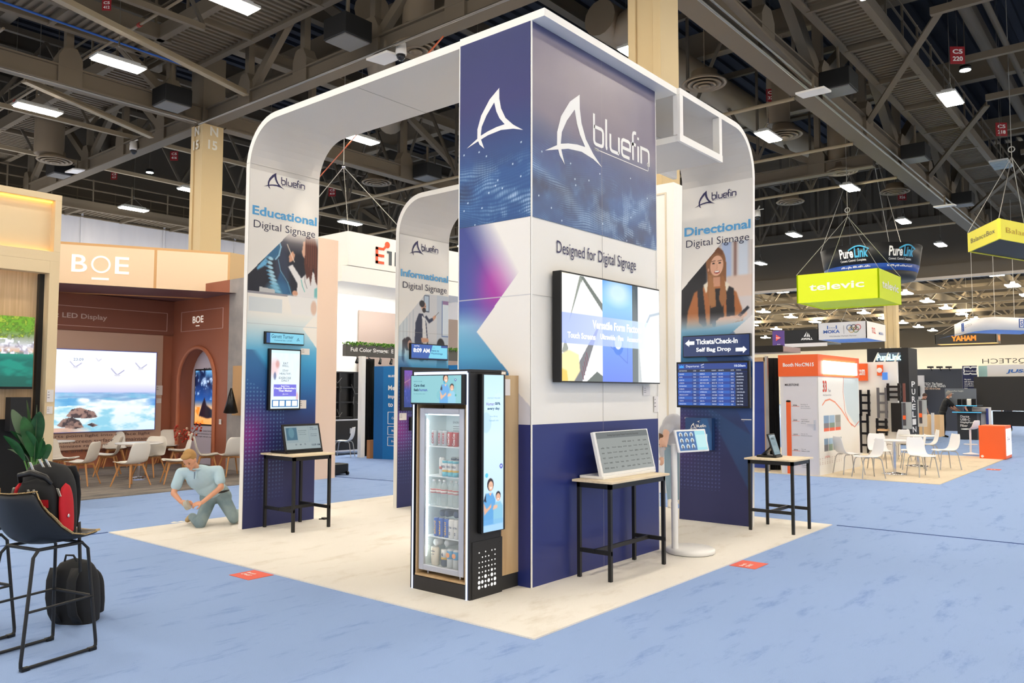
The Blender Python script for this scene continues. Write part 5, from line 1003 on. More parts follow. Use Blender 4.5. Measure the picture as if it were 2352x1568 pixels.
obj('header_line',frame_line(MB(),yA+.25,yB-.45,3.28,3.76,XC-.008,ax='x'),PINK,t)
m=MB(); put(m,'BOE',(XC-.01,13.95,3.46),-YU,ZU,w=.5,h=.17,weight=.015); m.box(XC-.012,XC-.008,13.63,13.80,3.38,3.40); put(m,'BYH UIL',(XC+.315,13.95,2.22),-YU,ZU,w=.85,h=.15,weight=.01,mi=1)
for i in range(3): put(m,('. H-D5: 2W/WH Surface','. Power consumption W/W w/o LCD','. The high refresh rate of 7680Hz')[i],(XC+.315,14.3,.80-.07*i),-YU,ZU,w=1.2,h=.04,mi=1)
obj('lettering',m,[WTX2,mat('dark_grey_text',(60,60,72),.6)],t)
c=Canvas(1.05,1.32,.014); n1=c.noise(.35,3,5); n2=c.noise(.15,8,4); c.vgrad([(0,(255,170,90)),(.3,(250,190,130)),(.45,(30,90,170)),(.8,(14,40,90)),(1,(120,190,240))]); c.mix(np.clip((n1-.5)*5,0,1)*(c.y>.5),(10,30,70)); c.mix(np.clip((n2-.58)*6,0,1)*(c.y>.6),(190,214,250)); c.mix(np.clip((n2-.5)*6,0,1)*(c.y<.42),(255,140,50)); c.poly([(.2,.2),(.35,.5),(.45,.66),(.55,.46),(.8,.36),(1.05,.3),(1.05,.2),(.6,.14)],(24,20,36),2)
display('sunset_display','small upright display of a dark blue and orange sunset inside the arched niche','display',(XC+.31,14.36,.95),-YU,1.1,1.4,.05,.04,c,rad=.003)
obj_=solo('niche_door',MB().box(XC+.2,XC+.28,12.84,13.25,.0,.95),TRIMT,'small terracotta cupboard standing low in the arched niche','cupboard')
card((XC-.02,12.62,1.03),-YU,.10,.12,'white card on the grey panel past the arched niche')
# grey concrete end panel with a wooden niche
t=thing('grey_end_panel','grey concrete look panel with a wooden niche beside the tall arch edge','booth wall',(XC+.02,11.6,0))
obj('panel',MB().box(XC+.0,XC+.3,9.06,12.33,0,4.4),mat('concrete_grey',(176,170,166),.7,noise=((160,156,154),3,(1,1,1),.35,.65)),t); obj('niche_wood',MB().box(XC-.01,XC+.0,10.2,12.1,1.25,2.38),mat('niche_oak',(214,168,112),.5),t)
t2=thing('niche_screen','dark screen edge in the wooden niche','screen',(XC-.05,11.6,1.7)); obj('casing',MB().box(XC-.08,XC-.02,10.4,11.62,1.65,2.65),BLACKP,t2)
solo('dark_pendant',MB().lathe([(.02,.55),(.16,.0),(.10,-.02)],(XC-.25,11.75,1.32),16),BLACKP,'dark cone shaped object before the wooden niche','lamp')
# header sign
A=GZ(100,551.5,5.2); B=GZ(529,579.5,5.2); A.z=B.z=0; u=(B-A).normalized(); nrm=u.cross(ZU); L=(B-A).length; zt=5.2; zb=zat(B,687)
t=thing('booth_header','glossy cream header box with large white letters over the terracotta booth','sign',(A.x,A.y,zb))
def onh(x,z,d=0): return A+u*x+ZU*z+nrm*d
obj('box',MB().ext([onh(0,zb),onh(L,zb),onh(L,zt),onh(0,zt)],-nrm*.25),OCH,t)
m=MB(); s1=(GZ(358,566,5.2)-A).dot(u)
for x0,x1 in ((.05,s1-.03),(s1+.03,L-.05)): m.quad(onh(x0,zb+.07,.006),onh(x1,zb+.07,.006),onh(x1,zt-.06,.006),onh(x0,zt-.06,.006))
obj('front_panel',m,GLP,t)
bl=(GZ(169,560,5.2)-A).dot(u); br=(GZ(299,567,5.2)-A).dot(u); w=br-bl; m=MB()
put(m,'B',onh(bl,4.52,.02),u,ZU,w=w*.27,h=.40,weight=.01); put(m,'E',onh(bl+w*.75,4.52,.02),u,ZU,w=w*.25,h=.40,weight=.01)
cO=onh(bl+w*.505,4.72,.02); m.surf([[cO+(u*math.cos(a_)+ZU*math.sin(a_))*r_ for a_ in [2*PI*i/32 for i in range(32)]] for r_ in (w*.17,w*.135)],0,False,True); m.quad(onh(bl+w*.35,4.36,.02),onh(bl+w*.65,4.36,.02),onh(bl+w*.65,4.41,.02),onh(bl+w*.35,4.41,.02))
obj('lettering',m,WTX2,t)
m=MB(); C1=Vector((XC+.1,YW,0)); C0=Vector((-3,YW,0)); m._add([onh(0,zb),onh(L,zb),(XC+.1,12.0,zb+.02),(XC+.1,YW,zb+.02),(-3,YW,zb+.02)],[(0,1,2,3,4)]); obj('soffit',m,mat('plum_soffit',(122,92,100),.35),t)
m=MB(); e=onh(L,0); m.ext([onh(L,zb),Vector((e.x+2.2,e.y+.35,zb+.02)),Vector((e.x+2.2,e.y+.35,zt)),onh(L,zt)],(0,.15,0)); obj('side_panel',m,mat('tan_side',(206,174,128),.6),t)
# shell chair
WSH=mat('white_shell',(238,232,222),.4); OAKL=mat('oak_leg',(204,146,90),.5)
def shell_mesh(s=1.0,arms=False):
    prof=[(.235,.455,.19),(.215,.452,.205),(.10,.432,.222),(-.03,.425,.226),(-.12,.435,.222),(-.18,.47,.215),(-.215,.55,.212),(-.24,.65,.215),(-.262,.75,.205),(-.275,.81,.17),(-.278,.83,.13)]
    rows=[]
    for i,(x,z,w) in enumerate(prof):
        k=i/(len(prof)-1); r=[]
        for j in range(9):
            t_=-1+j/4; e=abs(t_)**2.6
            r.append((x+(.035*e if i>4 else 0),t_*w*1.16,z+(.05*e*(1-k)*.8 if 0<i<6 else .004*e)))
        rows.append(r)
    return MB().surf(rows)
def shell_chair(lab,loc,rz,group=None):
    t=thing('shell_chair',lab,'chair',(0,0,0),group=group)
    obj('shell',shell_mesh(),WSH,t,sub=1,solid=.012)
    obj('seat_pad',MB().surf([[(x,y,z+.022) for y in (-.16,-.08,0,.08,.16)] for x,z in ((.19,.446),(.1,.438),(0,.43),(-.1,.437))]),WSH,t,solid=.02,sub=1)
    obj('frame',MB().bar((.13,-.14,.40),(-.13,.14,.40),.03,.035).bar((.13,.14,.40),(-.13,-.14,.40),.03,.035).cyl((0,0,.40),(0,0,.425),.09,n=14),OAKL,t)
    for sx in (-1,1):
        for sy in (-1,1): obj('leg',MB().cyl((sx*.13,sy*.14,.415),(sx*.235,sy*.25,.012),.02,.012,n=8),OAKL,t)
    t.location=loc; t.rotation_euler=(0,0,rz); return t
ch=None
for px,py,rz,lab in [(187,1108,2.3,'white shell chair with oak legs nearest the leafy plant, seat turned to the tables'),(246,1086,2.6,'white shell chair half behind the one beside the plant'),(300,1110,1.9,'white shell chair with its back squarely to the aisle, the front one'),(141,1098,-.9,'white shell chair half hidden by the leafy plant'),(343,1088,-2.6,'white shell chair with a rosy back next to the round table'),(384,1058,-2.2,'white shell chair farthest back near the corner of the terracotta wall'),(262,1066,-1.9,'white shell chair behind the round table under the sea display'),(411,1072,2.7,'white shell chair before the vase of red berries'),(402,1103,2.8,'white shell chair just behind the kneeling man'),(474,1086,-.5,'white shell chair behind the kneeling man, turned to the arch'),(532,1086,1.5,'white shell chair cut off by the edge of the tall arch'),(297,1060,-1.5,'white shell chair beyond the round table, only its top showing')]:
    P=GZ(px,py+7,.012)
    if ch is None: ch=shell_chair(lab,P,rz); CT=TREE(ch); ch['group']='white shell chairs of the terracotta booth'
    else: dup(ch,P,rz,label=lab,tree=CT)
TT=mat('white_table_top',(244,242,240),.3)
def round_table(P,lab,r=.4,h=.74,base=.22,name='round_table'):
    t=thing(name,lab,'table',P); x,y,z=P
    obj('top',MB().lathe([(0,h-.025),(r-.01,h-.025),(r,h-.015),(r,h),(0,h)],(x,y,0),36),TT,t); obj('column',MB().cyl((x,y,z+.02),(x,y,h-.02),.035,n=16),CHROME,t); obj('foot',MB().lathe([(base,z),(base,z+.012),(.05,z+.04),(.0,z+.04)],(x,y,0),32),CHROME,t); return t
P=GZ(318,1098,.012); round_table(P,'round white table among the shell chairs under the sea display',.46)
P2=GZ(118,1092,.012); round_table(P2,'round white table behind the leafy plant',.42)
P=GZ(318,1098,.012); solo('leaflet',MB().box(P.x-.25,P.x-.05,P.y-.4,P.y-.2,.014,.018),mat('blue_white_print',(150,170,230),.5),'blue and white leaflet lying under the round table','leaflet')
# berries vase
P=Vector((GX(431,1045,XC-.3).x,13.2,0)); P=GZ(431,1074,.012)
t=thing('berry_vase','dark vase with red berry branches before the arched niche','vase',P); x,y,z=P
obj('vase',MB().lathe([(.05,0),(.09,.06),(.10,.25),(.06,.42),(.05,.48)],P,16),mat('dark_vase',(70,52,50),.4),t); m=MB(); f=MB(); rs=random.Random(4)
for i in range(16):
    a=rs.uniform(0,6.28); r=rs.uniform(.08,.34); h=rs.uniform(.68,.98); e=P+Vector((math.cos(a)*r,math.sin(a)*r,h)); m.tube([P+ZU*.4,P+ZU*.6+(e-P)*.15,e],.006,5)
    for k in range(5): q=e+Vector((rs.uniform(-.06,.06),rs.uniform(-.06,.06),rs.uniform(-.09,.05))); f.ball(q,rs.uniform(.018,.034),8,mi=rs.choice((0,0,1)))
obj('branch',m,mat('twig',(110,74,54),.7),t); obj('berries',f,[mat('red_berry',(196,64,44),.5),mat('dry_flower',(226,196,170),.7)],t,kind='stuff')
# tan panelled booth at the edge
YB=9.5; XR=-.50
CRP=mat('cream_panel',(232,208,166),.6); WOODP=mat('vertical_oak_panel',(228,194,152),.5,noise=((210,174,130),1.5,(22,22,.7),.35,.65))
t=thing('tan_booth_fascia','tan booth tower with glowing recessed panel over an oak wall, cut by the photo edge','booth wall',(-1.6,YB,0))
m=MB(); zf0,zf1=3.92,5.03
m.box(-3.2,XR,YB,YB+.2,zf1-.10,zf1).box(-3.2,XR,YB,YB+.2,zf0,zf0+.16).box(XR-.10,XR,YB,YB+.2,zf0+.16,zf1-.10).box(XR-.15,XR,YB,YB+.2,0,zf0).box(-3.2,XR-.15,YB+.001,YB+.2,3.72,3.919)
obj('frame',m,CRP,t,bevel=.003); obj('recess_panel',MB().box(-3.2,XR-.1,YB+.15,YB+.19,zf0+.16,zf1-.1),CRP,t)
obj('light_strip',MB().box(-3.2,XR-.11,YB+.1,YB+.14,zf1-.125,zf1-.105).box(-3.2,XR-.11,YB+.1,YB+.13,zf0+.165,zf0+.175),E('amber_strip',(255,190,70),4),t)
obj('oak_wall',MB().box(-3.2,-.62,YB+.30,YB+.34,0,3.75),WOODP,t); obj('black_strip',MB().box(-.72,-.645,YB+.2,YB+.31,0,3.72),BLACK,t)
obj('black_wall',MB().box(-3.2,-.72,YB+.24,YB+.29,0,1.35),mat('deep_black',(12,12,13),.6),t)
c=Canvas(1.7,1.12,.009); n1=c.noise(.045,5,4); n2=c.noise(.12,9,4,.4); c.vgrad([(0,(20,90,80)),(.38,(16,110,100)),(.46,(40,140,120)),(.5,(220,180,150)),(.58,(214,214,224)),(.7,(150,160,130)),(.8,(110,160,50)),(1,(120,176,40))])
c.mix(np.clip((n1-.48)*6,0,1)*(c.y>.68)*.8,(40,70,24)); c.mix(np.clip((n1-.56)*6,0,1)*(c.y>.74)*.8,(200,220,70)); c.mix(np.clip((n2-.5)*5,0,1)*((c.y<.45))*.7,(30,160,140)); c.mix(np.clip((n1-.5)*6,0,1)*((c.y>.52)&(c.y<.76)),(240,240,250)); c.mix(np.clip((c.noise(.04,6,2)-.5)*5,0,1)*((c.y>.52)&(c.y<.7))*.5,(120,110,130))
q1=GY(81,735,YB+.05); q2=GY(80,893,YB+.05)
display('cove_display','wall screen showing a green wooded cove, cut by the photo edge','screen',(q1.x-1.74,YB+.06,q2.z),XU,1.74,q1.z-q2.z,.12,.035,c,rad=.004)
q1=GY(72,912,YB); q2=GY(22,991,YB); solo('black_wall_box',MB().box(q2.x,q1.x,YB+.0,YB+.22,q2.z,q1.z),mat('soft_black',(32,32,34),.7),'matt black box mounted under the cove screen','box')
card((-.63,YB-.02,1.62),XU,.10,.20,'pale card on the tan booth post above the plant'); card((-.625,YB-.02,1.43),XU,.09,.12,'lower small card on the tan booth post'); card((3.86,YW-.06,1.70),XU,.17,.24,'pale card beside the sea display',2); card((3.88,YW-.06,1.50),XU,.13,.12,'small lower card beside the sea display',1)
# leafy plant
P=Vector((-1.06,8.75,0)); t=thing('leafy_plant','tall green plant with broad leaves beside the tan booth, above the red backpack','plant',P)
obj('pot',MB().lathe([(.14,0),(.17,.02),(.2,.4),(.19,.42),(.17,.40)],P,20),mat('dark_pot',(30,30,32),.5),t)
LEAF=mat('deep_green_leaf',(44,100,50),.4,noise=((26,66,34),6,(1,1,1),.35,.65)); LEAF2=mat('grey_green_leaf',(96,116,86),.4); rs=random.Random(11); st=MB(); ks=0
def leaf(base,tip,w,bendz,side,mi):
    m=MB(); base,tip=Vector(base),Vector(tip); d=tip-base; L=d.length; d.normalize(); rows=[]
    for i in range(9):
        k=i/8; c_=base+d*L*k+ZU*(bendz*math.sin(PI*k)*.5-bendz*k*k*.6); wd=w*math.sin(PI*min(1,k*.93+.05))**.75
        rows.append([c_-side*wd+ZU*wd*.3,c_-side*wd*.5+ZU*.1*wd,c_,c_+side*wd*.5+ZU*.1*wd,c_+side*wd+ZU*wd*.3])
    m.surf(rows); return obj('leaf',m,mi,t,sub=1)
rx=Vector((rt.x,rt.y,0)).normalized(); tw=-Vector((fw.x,fw.y,0)).normalized()
SC=1/139.0
for (bx,by,tx,ty,w,mi) in [(95,1060,83,925,.09,0),(98,1040,112,950,.10,0),(92,1045,62,945,.10,1),(88,1050,60,990,.10,0),(85,1058,52,1000,.10,0),(80,1062,28,1032,.07,1),(95,1060,70,1015,.13,0),(100,1062,96,990,.10,0),(108,1060,124,1010,.06,0),(112,1055,136,1004,.05,0),(116,1062,122,1020,.07,0),(90,1062,44,1025,.08,0),(100,1050,88,960,.1,0),(104,1060,102,935,.07,1)]:
    base=P+rx*((bx-95)*SC)+ZU*((1165-by)*SC*.98)+tw*rs.uniform(-.1,.1); tip=P+rx*((tx-95)*SC)+ZU*((1165-ty)*SC*.98)+tw*rs.uniform(-.15,.25); a=rs.uniform(-.9,.9); side=(rx*math.cos(a)+tw*math.sin(a))
    leaf(base,tip,w,.05,side,LEAF2 if mi else LEAF); st.tube([P+ZU*.4+rx*rs.uniform(-.05,.05),base.lerp(P+ZU*.4,.4),base],.012,6)
obj('stem',st,mat('green_stem',(96,140,70),.5),t)
# bar stools
LEA=mat('black_leather',(26,28,32),.38,bump=.1,bscale=90); STI=mat('tan_stitching',(196,164,112),.6)
def bar_stool(lab,loc,rz):
    t=thing('bar_stool',lab,'bar stool',(0,0,0))
    prof=[(.27,.805,.205),(.25,.80,.215),(.12,.778,.235),(0,.768,.245),(-.10,.775,.25),(-.17,.81,.25),(-.22,.88,.245),(-.255,.98,.235),(-.275,1.06,.225),(-.285,1.12,.21)]
    rows=[];edge=[]
    for i,(x,z,w) in enumerate(prof):
        k=i/(len(prof)-1); r=[]; lift=.0+.17*math.exp(-((k-.55)/.22)**2)
        for j in range(11):
            q=-1+j/5; e=abs(q)**3; r.append((x+.10*e*min(1,k*1.6),q*w,z+lift*e*.75+.012*e))
        rows.append(r)
    obj('shell',MB().surf(rows),LEA,t,sub=1,solid=.03)
    eL=[r[0] for r in rows]; eR=[r[-1] for r in rows][::-1]; top=[rows[-1][j] for j in range(1,10)]; loop=eL+top+eR+[rows[0][j] for j in range(9,0,-1)]
    pts=[]; n=len(loop)
    for i in range(n):
        a=Vector(loop[i]); b=Vector(loop[(i+1)%n]); k=max(1,int((b-a).length/.011))
        for q in range(k): pts.append(a.lerp(b,q/k))
    s_=MB()
    for i,p in enumerate(pts):
        d=(pts[(i+1)%len(pts)]-p).normalized(); s_.obox(p+ZU*.004,d*.0045,Vector((-d.y,d.x,.2)).normalized()*.018*(1 if i%2 else .9),ZU*.003) if i%1==0 else 0
    obj('stitching',s_,STI,t,kind='stuff')
    f=MB()
    for s in (-1,1):
        y=s*.235; yt=s*.17
        f.tube([(-.13,yt,.745),(-.17,yt*1.05,.70),(-.262,y,.06),(-.262,y,.03),(-.24,y,.014),(.24,y,.014),(.262,y,.03),(.262,y,.06),(.22,yt*1.05,.70),(.18,yt,.745),(-.13,yt,.745)],.0115,8)
    f.tube([(-.13,-.17,.745),(-.13,.17,.745)],.0115,8).tube([(.18,-.17,.745),(.18,.17,.745)],.0115,8)
    FRM=obj('frame',f,BLACK,t)
    obj('footrest',MB().tube([(.243,-.21,.37),(.243,.21,.37)],.0115,8),BLACK,t); [obj('side_rung',MB().tube([(-.225,q*.212,.36),(.243,q*.212,.37)],.009,8),BLACK,t) for q in (-1,1)]
    for sx in (-1,1):
        for s in (-1,1): obj('foot_cap',MB().obox((sx*.235,s*.235,.013),(.028,0,0),(0,.018,0),(0,0,.012)),BLACKP,FRM,bevel=.004)
    t.location=loc; t.rotation_euler=(0,0,rz); return t
sa=math.radians(12.7)
s1=bar_stool('black leather bar stool holding the red and black backpack',(-3.60,1.45,0),sa); ST=TREE(s1)
dup(s1,(-3.86,2.2,0),sa+.05,label='black bar stool behind the first, only its legs showing',tree=ST); dup(s1,(-3.95,2.98,0),sa-.05,label='black bar stool farthest back, cut by the photo edge',tree=ST)
# backpacks
BPK=mat('black_nylon',(26,26,27),.75,bump=.15,bscale=200); BPR=mat('red_nylon',(190,20,34),.7,bump=.1,bscale=160); SILV=mat('silver_zip_pull',(220,214,200),.25,.8)
def rounded(w,d,h,e=3.0,top=.55,n=28,lean=0,rows=14):
    R=[]
    for i in range(rows+1):
        k=i/rows; z=h*k; s_=1.0 if k<top else math.sqrt(max(0,1-((k-top)/(1-top))**2.2)); s_*= .90+.10*min(1,k*4) if k<.25 else 1
        r=[]
        for j in range(n):
            a=2*PI*j/n; c_,q=math.cos(a),math.sin(a); f=(abs(c_)**e+abs(q)**e)**(-1/e); r.append((f*c_*d/2*max(s_,.02)+lean*k,f*q*w/2*max(s_**.7,.02),z))
        R.append(r)
    return MB().surf(R,0,True,True)._add([R[0][j] for j in range(n)],[tuple(reversed(range(n)))])
t=thing('backpack','red and black backpack with silver zip pulls standing on the bar stool','backpack',(0,0,0))
obj('main_body',rounded(.36,.20,.52),BPK,t); b2=rounded(.28,.10,.40,2.6,.6); obj('front_pocket',b2.xf(Matrix.Translation((-.12,0,.02))),BPK,t)
m=MB()
for s in (-1,1): m.surf([[(-.165+.04*abs(q),s*(.055+.075*q),z_) for q in (0,.35,.7,1)] for z_ in (.05,.15,.24,.31)],0)
obj('red_panel',MB().surf([[(-.178,y,z_+.0) for y in (-.12,-.06,0,.06,.12)] for z_ in (.235,.26,.29)]).join(rounded(.05,.14,.34,2.4,.45).xf(Matrix.Translation((-.06,.165,.04)))).join(rounded(.05,.14,.34,2.4,.45).xf(Matrix.Translation((-.06,-.165,.04)))),BPR,t,label='red side and front panels')
m=MB()
for (x,y,z_,a) in [(-.176,.015,.33,.1),(-.176,-.02,.33,-.15),(-.09,.05,.50,.6),(-.06,.0,.515,.9),(-.05,-.04,.515,.8),(-.12,-.16,.33,.5),(-.12,.17,.33,-.5),(-.18,.11,.26,0)]: m.obox((x-.006,y,z_),(.003,0,0),(0,.009,.0),(0,.02*math.sin(a),.028)); 
obj('zip_pull',m,SILV,t,bevel=.002)
obj('grab_handle',MB().tube([(-.13,.11,.40),(-.16,.09,.45),(-.165,0,.47),(-.16,-.09,.44),(-.13,-.11,.39)],[.014,.02,.022,.02,.014],8),mat('black_rubber',(22,22,23),.3),t)
obj('shoulder_strap',MB().surf([[(.11,y+a,z_) if False else (.10+b_,y,z_) for y in (.05,.12)] for z_,b_ in ((.46,.02),(.38,.06),(.25,.07),(.12,.05),(.03,.02))]).surf([[(.10+b_,y,z_) for y in (-.12,-.05)] for z_,b_ in ((.46,.02),(.38,.06),(.25,.07),(.12,.05),(.03,.02))]),BPK,t,solid=.012)
obj('hanging_strap',MB().surf([[(.11,-.13,z_),(.145,-.13,z_)] for z_ in (.06,-.02,-.2,-.30)]),BPK,t,solid=.004)
obj('eyelet',MB().lathe([(.006,0),(.012,.0),(.012,.004),(.006,.004)],(0,0,0),14).xf(Matrix.Translation((-.08,-.192,.16))@Matrix.Rotation(PI/2,4,'X')),CHROME,t)
t.location=(-3.545,1.46,.80); t.rotation_euler=(0,-.10,math.radians(52)-.3)
t=thing('backpack','plain black backpack leaning on the carpet behind the bar stool','backpack',(0,0,0))
obj('main_body',rounded(.34,.24,.50,2.8,.5),BPK,t); obj('front_pocket',rounded(.27,.12,.36,2.6,.55).xf(Matrix.Translation((-.14,0,.02))),BPK,t); obj('grab_handle',MB().tube([(.05,.05,.49),(.06,.03,.54),(.06,-.03,.54),(.05,-.05,.49)],.008,8),BPK,t)
obj('shoulder_strap',MB().surf([[(.12+b_,y,z_) for y in (.05,.12)] for z_,b_ in ((.46,.0),(.38,.06),(.25,.08),(.12,.06),(.03,.0))]).surf([[(.12+b_,y,z_) for y in (-.12,-.05)] for z_,b_ in ((.46,.0),(.38,.05),(.25,.07),(.12,.05),(.03,.0))]),BPK,t,solid=.012); obj('loose_strap',MB().surf([[(-.15-.1*i,-.16+.02*math.sin(i),.006),(-.15-.1*i,-.12+.02*math.sin(i),.006)] for i in range(3)]),BPK,t,solid=.003)
obj('zip_pull',MB().obox((-.206,-.05,.2),(.002,0,0),(0,.004,0),(0,0,.02)).obox((-.1,0,.43),(.002,0,0),(0,.004,0),(0,0,.02)),SILV,t)
t.location=(-3.08,2.10,0.004); t.rotation_euler=(0,.12,math.radians(215))
bottle('clear water bottle standing on the bar stool seat behind the backpack',(-3.385,1.56,.80),1.35)
bottle('clear bottle with black cap beyond the red backpack',(-3.72,1.9,1.0),1.1) if 0 else None
solo('paper_scrap',MB().surf([[Vector((-.30,5.96,.014))+Vector((i*.045,j*.018-.01*i,.009*((i*j)%2))) for j in range(4)] for i in range(7)]),CREAMW,'crumpled strip of pale tape at the far corner edge of the cream carpet','tape')
solo('cord_plug',MB().tube([(1.17,4.7,.014),(1.22,4.66,.02),(1.26,4.64,.02)],.012,6).box(1.2,1.25,4.62,4.68,.012,.04),BLACKP,'small black plug on the carpet at the foot of the first arch','plug')
# booth number mats
RTG=mat('coral_floor_mat',(236,104,84),.6)
for (x,y,a,lab) in [(-1.32,2.45,PI/2,'coral floor tag lying by the long side of the cream carpet'),(2.28,-1.10,0,'coral floor tag lying by the short side of the cream carpet'),(15.9,-1.25,0,'small distant coral floor tag by the sand carpet')]:
    t=thing('floor_tag',lab,'floor tag',(x,y,.001)); dx,dy=(.14,.17) if a else (.17,.14); tg=obj('tag',MB().box(x-dx,x+dx,y-dy,y+dy,.001,.004),RTG,t); m=MB(); u_,v_=(XU,YU) if not a else (-YU,XU)
    o_=Vector((x,y,.0045)); put(m,'Booth',o_-u_*.12+v_*.02,u_,v_,w=.13,h=.04,weight=.02,lift=.001); put(m,'C9607',o_-u_*.12-v_*.05,u_,v_,w=.15,h=.045,weight=.02,lift=.001); obj('lettering',m,WTXT,tg)
# ================================================================== BOOTHS BEHIND AND TO THE SIDE
PEACH=mat('peach_laminate',(244,214,190),.55); CW=mat('clean_white_panel',(250,247,240),.5); DG=mat('dark_grey_fascia',(84,82,78),.6); TAUPE=mat('taupe_panel',(160,142,132),.6)
P=GZ(769,1097); zt=zat(P,553)
solo('peach_end_wall',MB().box(4.27,P.x,P.y-.0,P.y+.04,0,zt),PEACH,'tall plain peach end wall just behind the first white arch','booth wall')
# white header box with red and grey letters
A=GZ(800,530,6.2); zb=zat(A,608); wx=5.5; wy=3.2
t=thing('hanging_header','white hanging header box with a red capital letter, behind the two arches','sign',(A.x,A.y,zb))
obj('box',MB().box(A.x,A.x+wx,A.y,A.y+wy,zb,6.2),CW,t); m=MB(); L0=GY(862,618,A.y); z0=GY(862,604,A.y).z; z1=GY(862,566,A.y).z; hh=z1-z0; w=GY(882,600,A.y).x-L0.x
y_=A.y-.01
for (a,b,c_,d) in ((0,.28,0,1),(0,1,0,.16),(0,1,.42,.58),(0,1,.84,1)): m.quad((L0.x+a*w,y_,z0+c_*hh),(L0.x+b*w,y_,z0+c_*hh),(L0.x+b*w,y_,z0+d*hh),(L0.x+a*w,y_,z0+d*hh))
m.cyl((L0.x+1.35*w,y_,z0+1.22*hh),(L0.x+1.35*w,y_-.004,z0+1.22*hh),.20*hh,n=20); m.bar((L0.x+.9*w,y_,z0+.92*hh),(L0.x+1.3*w,y_,z0+1.18*hh),.01,.14*hh)
q=L0.x+1.3*w
for (a,b,c_,d) in ((.25,.6,0,.86),(0,.3,.72,.86),(.95,1.3,0,.86),(1.3,1.75,.72,.86),(2.1,2.4,0,.86)): m.quad((q+a*w,y_,z0+c_*hh),(q+b*w,y_,z0+c_*hh),(q+b*w,y_,z0+d*hh),(q+a*w,y_,z0+d*hh),1)
obj('lettering',m,[mat('red_orange_letter',(238,92,52),.5),mat('slate_letter',(84,92,96),.5)],t)
top=Vector((A.x+.3,A.y+.6,GX(975-140,433,A.x+.3).z)); top=A.lerp(A,0)+Vector((.6,1.0,2.1)); m=MB()
for dx,dy in ((0,0),(2.5,0),(0,wy)): m.tube([(A.x+dx,A.y+dy,6.2),top],.012,5)
m.tube([top,top+ZU*6],.012,5); obj('hanging_wire',m,mat('steel_wire',(190,186,176),.4,.6),t); obj('ring',MB().ball(top,.06,8),CHROME,t)
# lower white volume with dark taupe screen wall
t=thing('white_booth','bright white booth with a taupe wall panel under the white header','booth wall',(A.x,A.y,0))
zs=zat((A.x+.2,A.y+.2),650); b0=GY(781,700,A.y+2.2); obj('wall',MB().box(A.x-1.8,A.x+wx,A.y+2.2,A.y+2.4,0,zs+.1).box(A.x-.2,A.x+wx,A.y-.0,A.y+2.2,zs,zb-.02),CW,t)
a=GY(823,712,A.y+2.15); b=GY(905,780,A.y+2.15); obj('taupe_panel',MB().box(a.x,a.x+4.5,A.y+2.1,A.y+2.15,b.z-1.6,a.z),TAUPE,t)
a=GY(795,790,A.y+.3); b=GY(795,817,A.y+.3); ys=A.y+.3
t=thing('fascia_sign','dark grey fascia sign topped with green hedge and white lettering','sign',(a.x,ys,b.z)); obj('board',MB().box(a.x,a.x+4.6,ys,ys+.15,b.z,a.z),DG,t)
m=MB(); put(m,'Full Color Signage:  E Ink Spectra Signage:  E Ink',(a.x+.16,ys-.005,b.z+(a.z-b.z)*.30),XU,ZU,w=3.6,h=(a.z-b.z)*.46,weight=.02); obj('lettering',m,WTXT,t)
m=MB(); rs=random.Random(2)
for i in range(1500):
    p=Vector((a.x+rs.random()*4.6,ys+rs.uniform(-.03,.15),a.z+rs.uniform(-.05,.07))); d=Vector((rs.uniform(-1,1),rs.uniform(-1,1),rs.uniform(-.3,1))).normalized()*.04; e=d.cross(Vector((rs.random(),.3,.2))).normalized()*.018; m.quad(p-e,p+e,p+e*.6+d,p-e*.6+d,rs.choice((0,1)))
obj('hedge',m,[mat('hedge_green',(120,172,56),.6),mat('hedge_dark',(64,110,34),.6)],t,kind='stuff')
for i in range(5):
    p=Vector((a.x+.35+.42*i,ys-.05,b.z)); q_=thing('spot_lamp',['first','second','third','fourth','fifth'][i]+' small black spot lamp under the hedge topped sign, counted from its open end','spot lamp',p); obj('arm',MB().bar(p,p-ZU*.08,.015,.015),BLACKP,q_); obj('head',MB().cyl(p-ZU*.08+Vector((.03,0,.03)),p-ZU*.18-Vector((.05,.05,0)),.03,.05,n=12),BLACKP,q_)
def booth_lamp(loc,tgt,size,power,name='booth_light'):
    l=bpy.data.lights.new(name,'AREA'); l.energy=power; l.shape='RECTANGLE'; l.size=size[0]; l.size_y=size[1]; l.color=(1,.96,.9); o=bpy.data.objects.new(name,l); COL.objects.link(o); o.location=loc; d=Vector(tgt)-Vector(loc); o.rotation_euler=d.to_track_quat('-Z','Y').to_euler(); return o
booth_lamp((A.x+1.6,A.y+1.0,zs-.06),(A.x+1.6,A.y+1.9,0),(5,.6),80)
booth_lamp((6,31.5,1.0),(6,36,5),(26,.6),700)
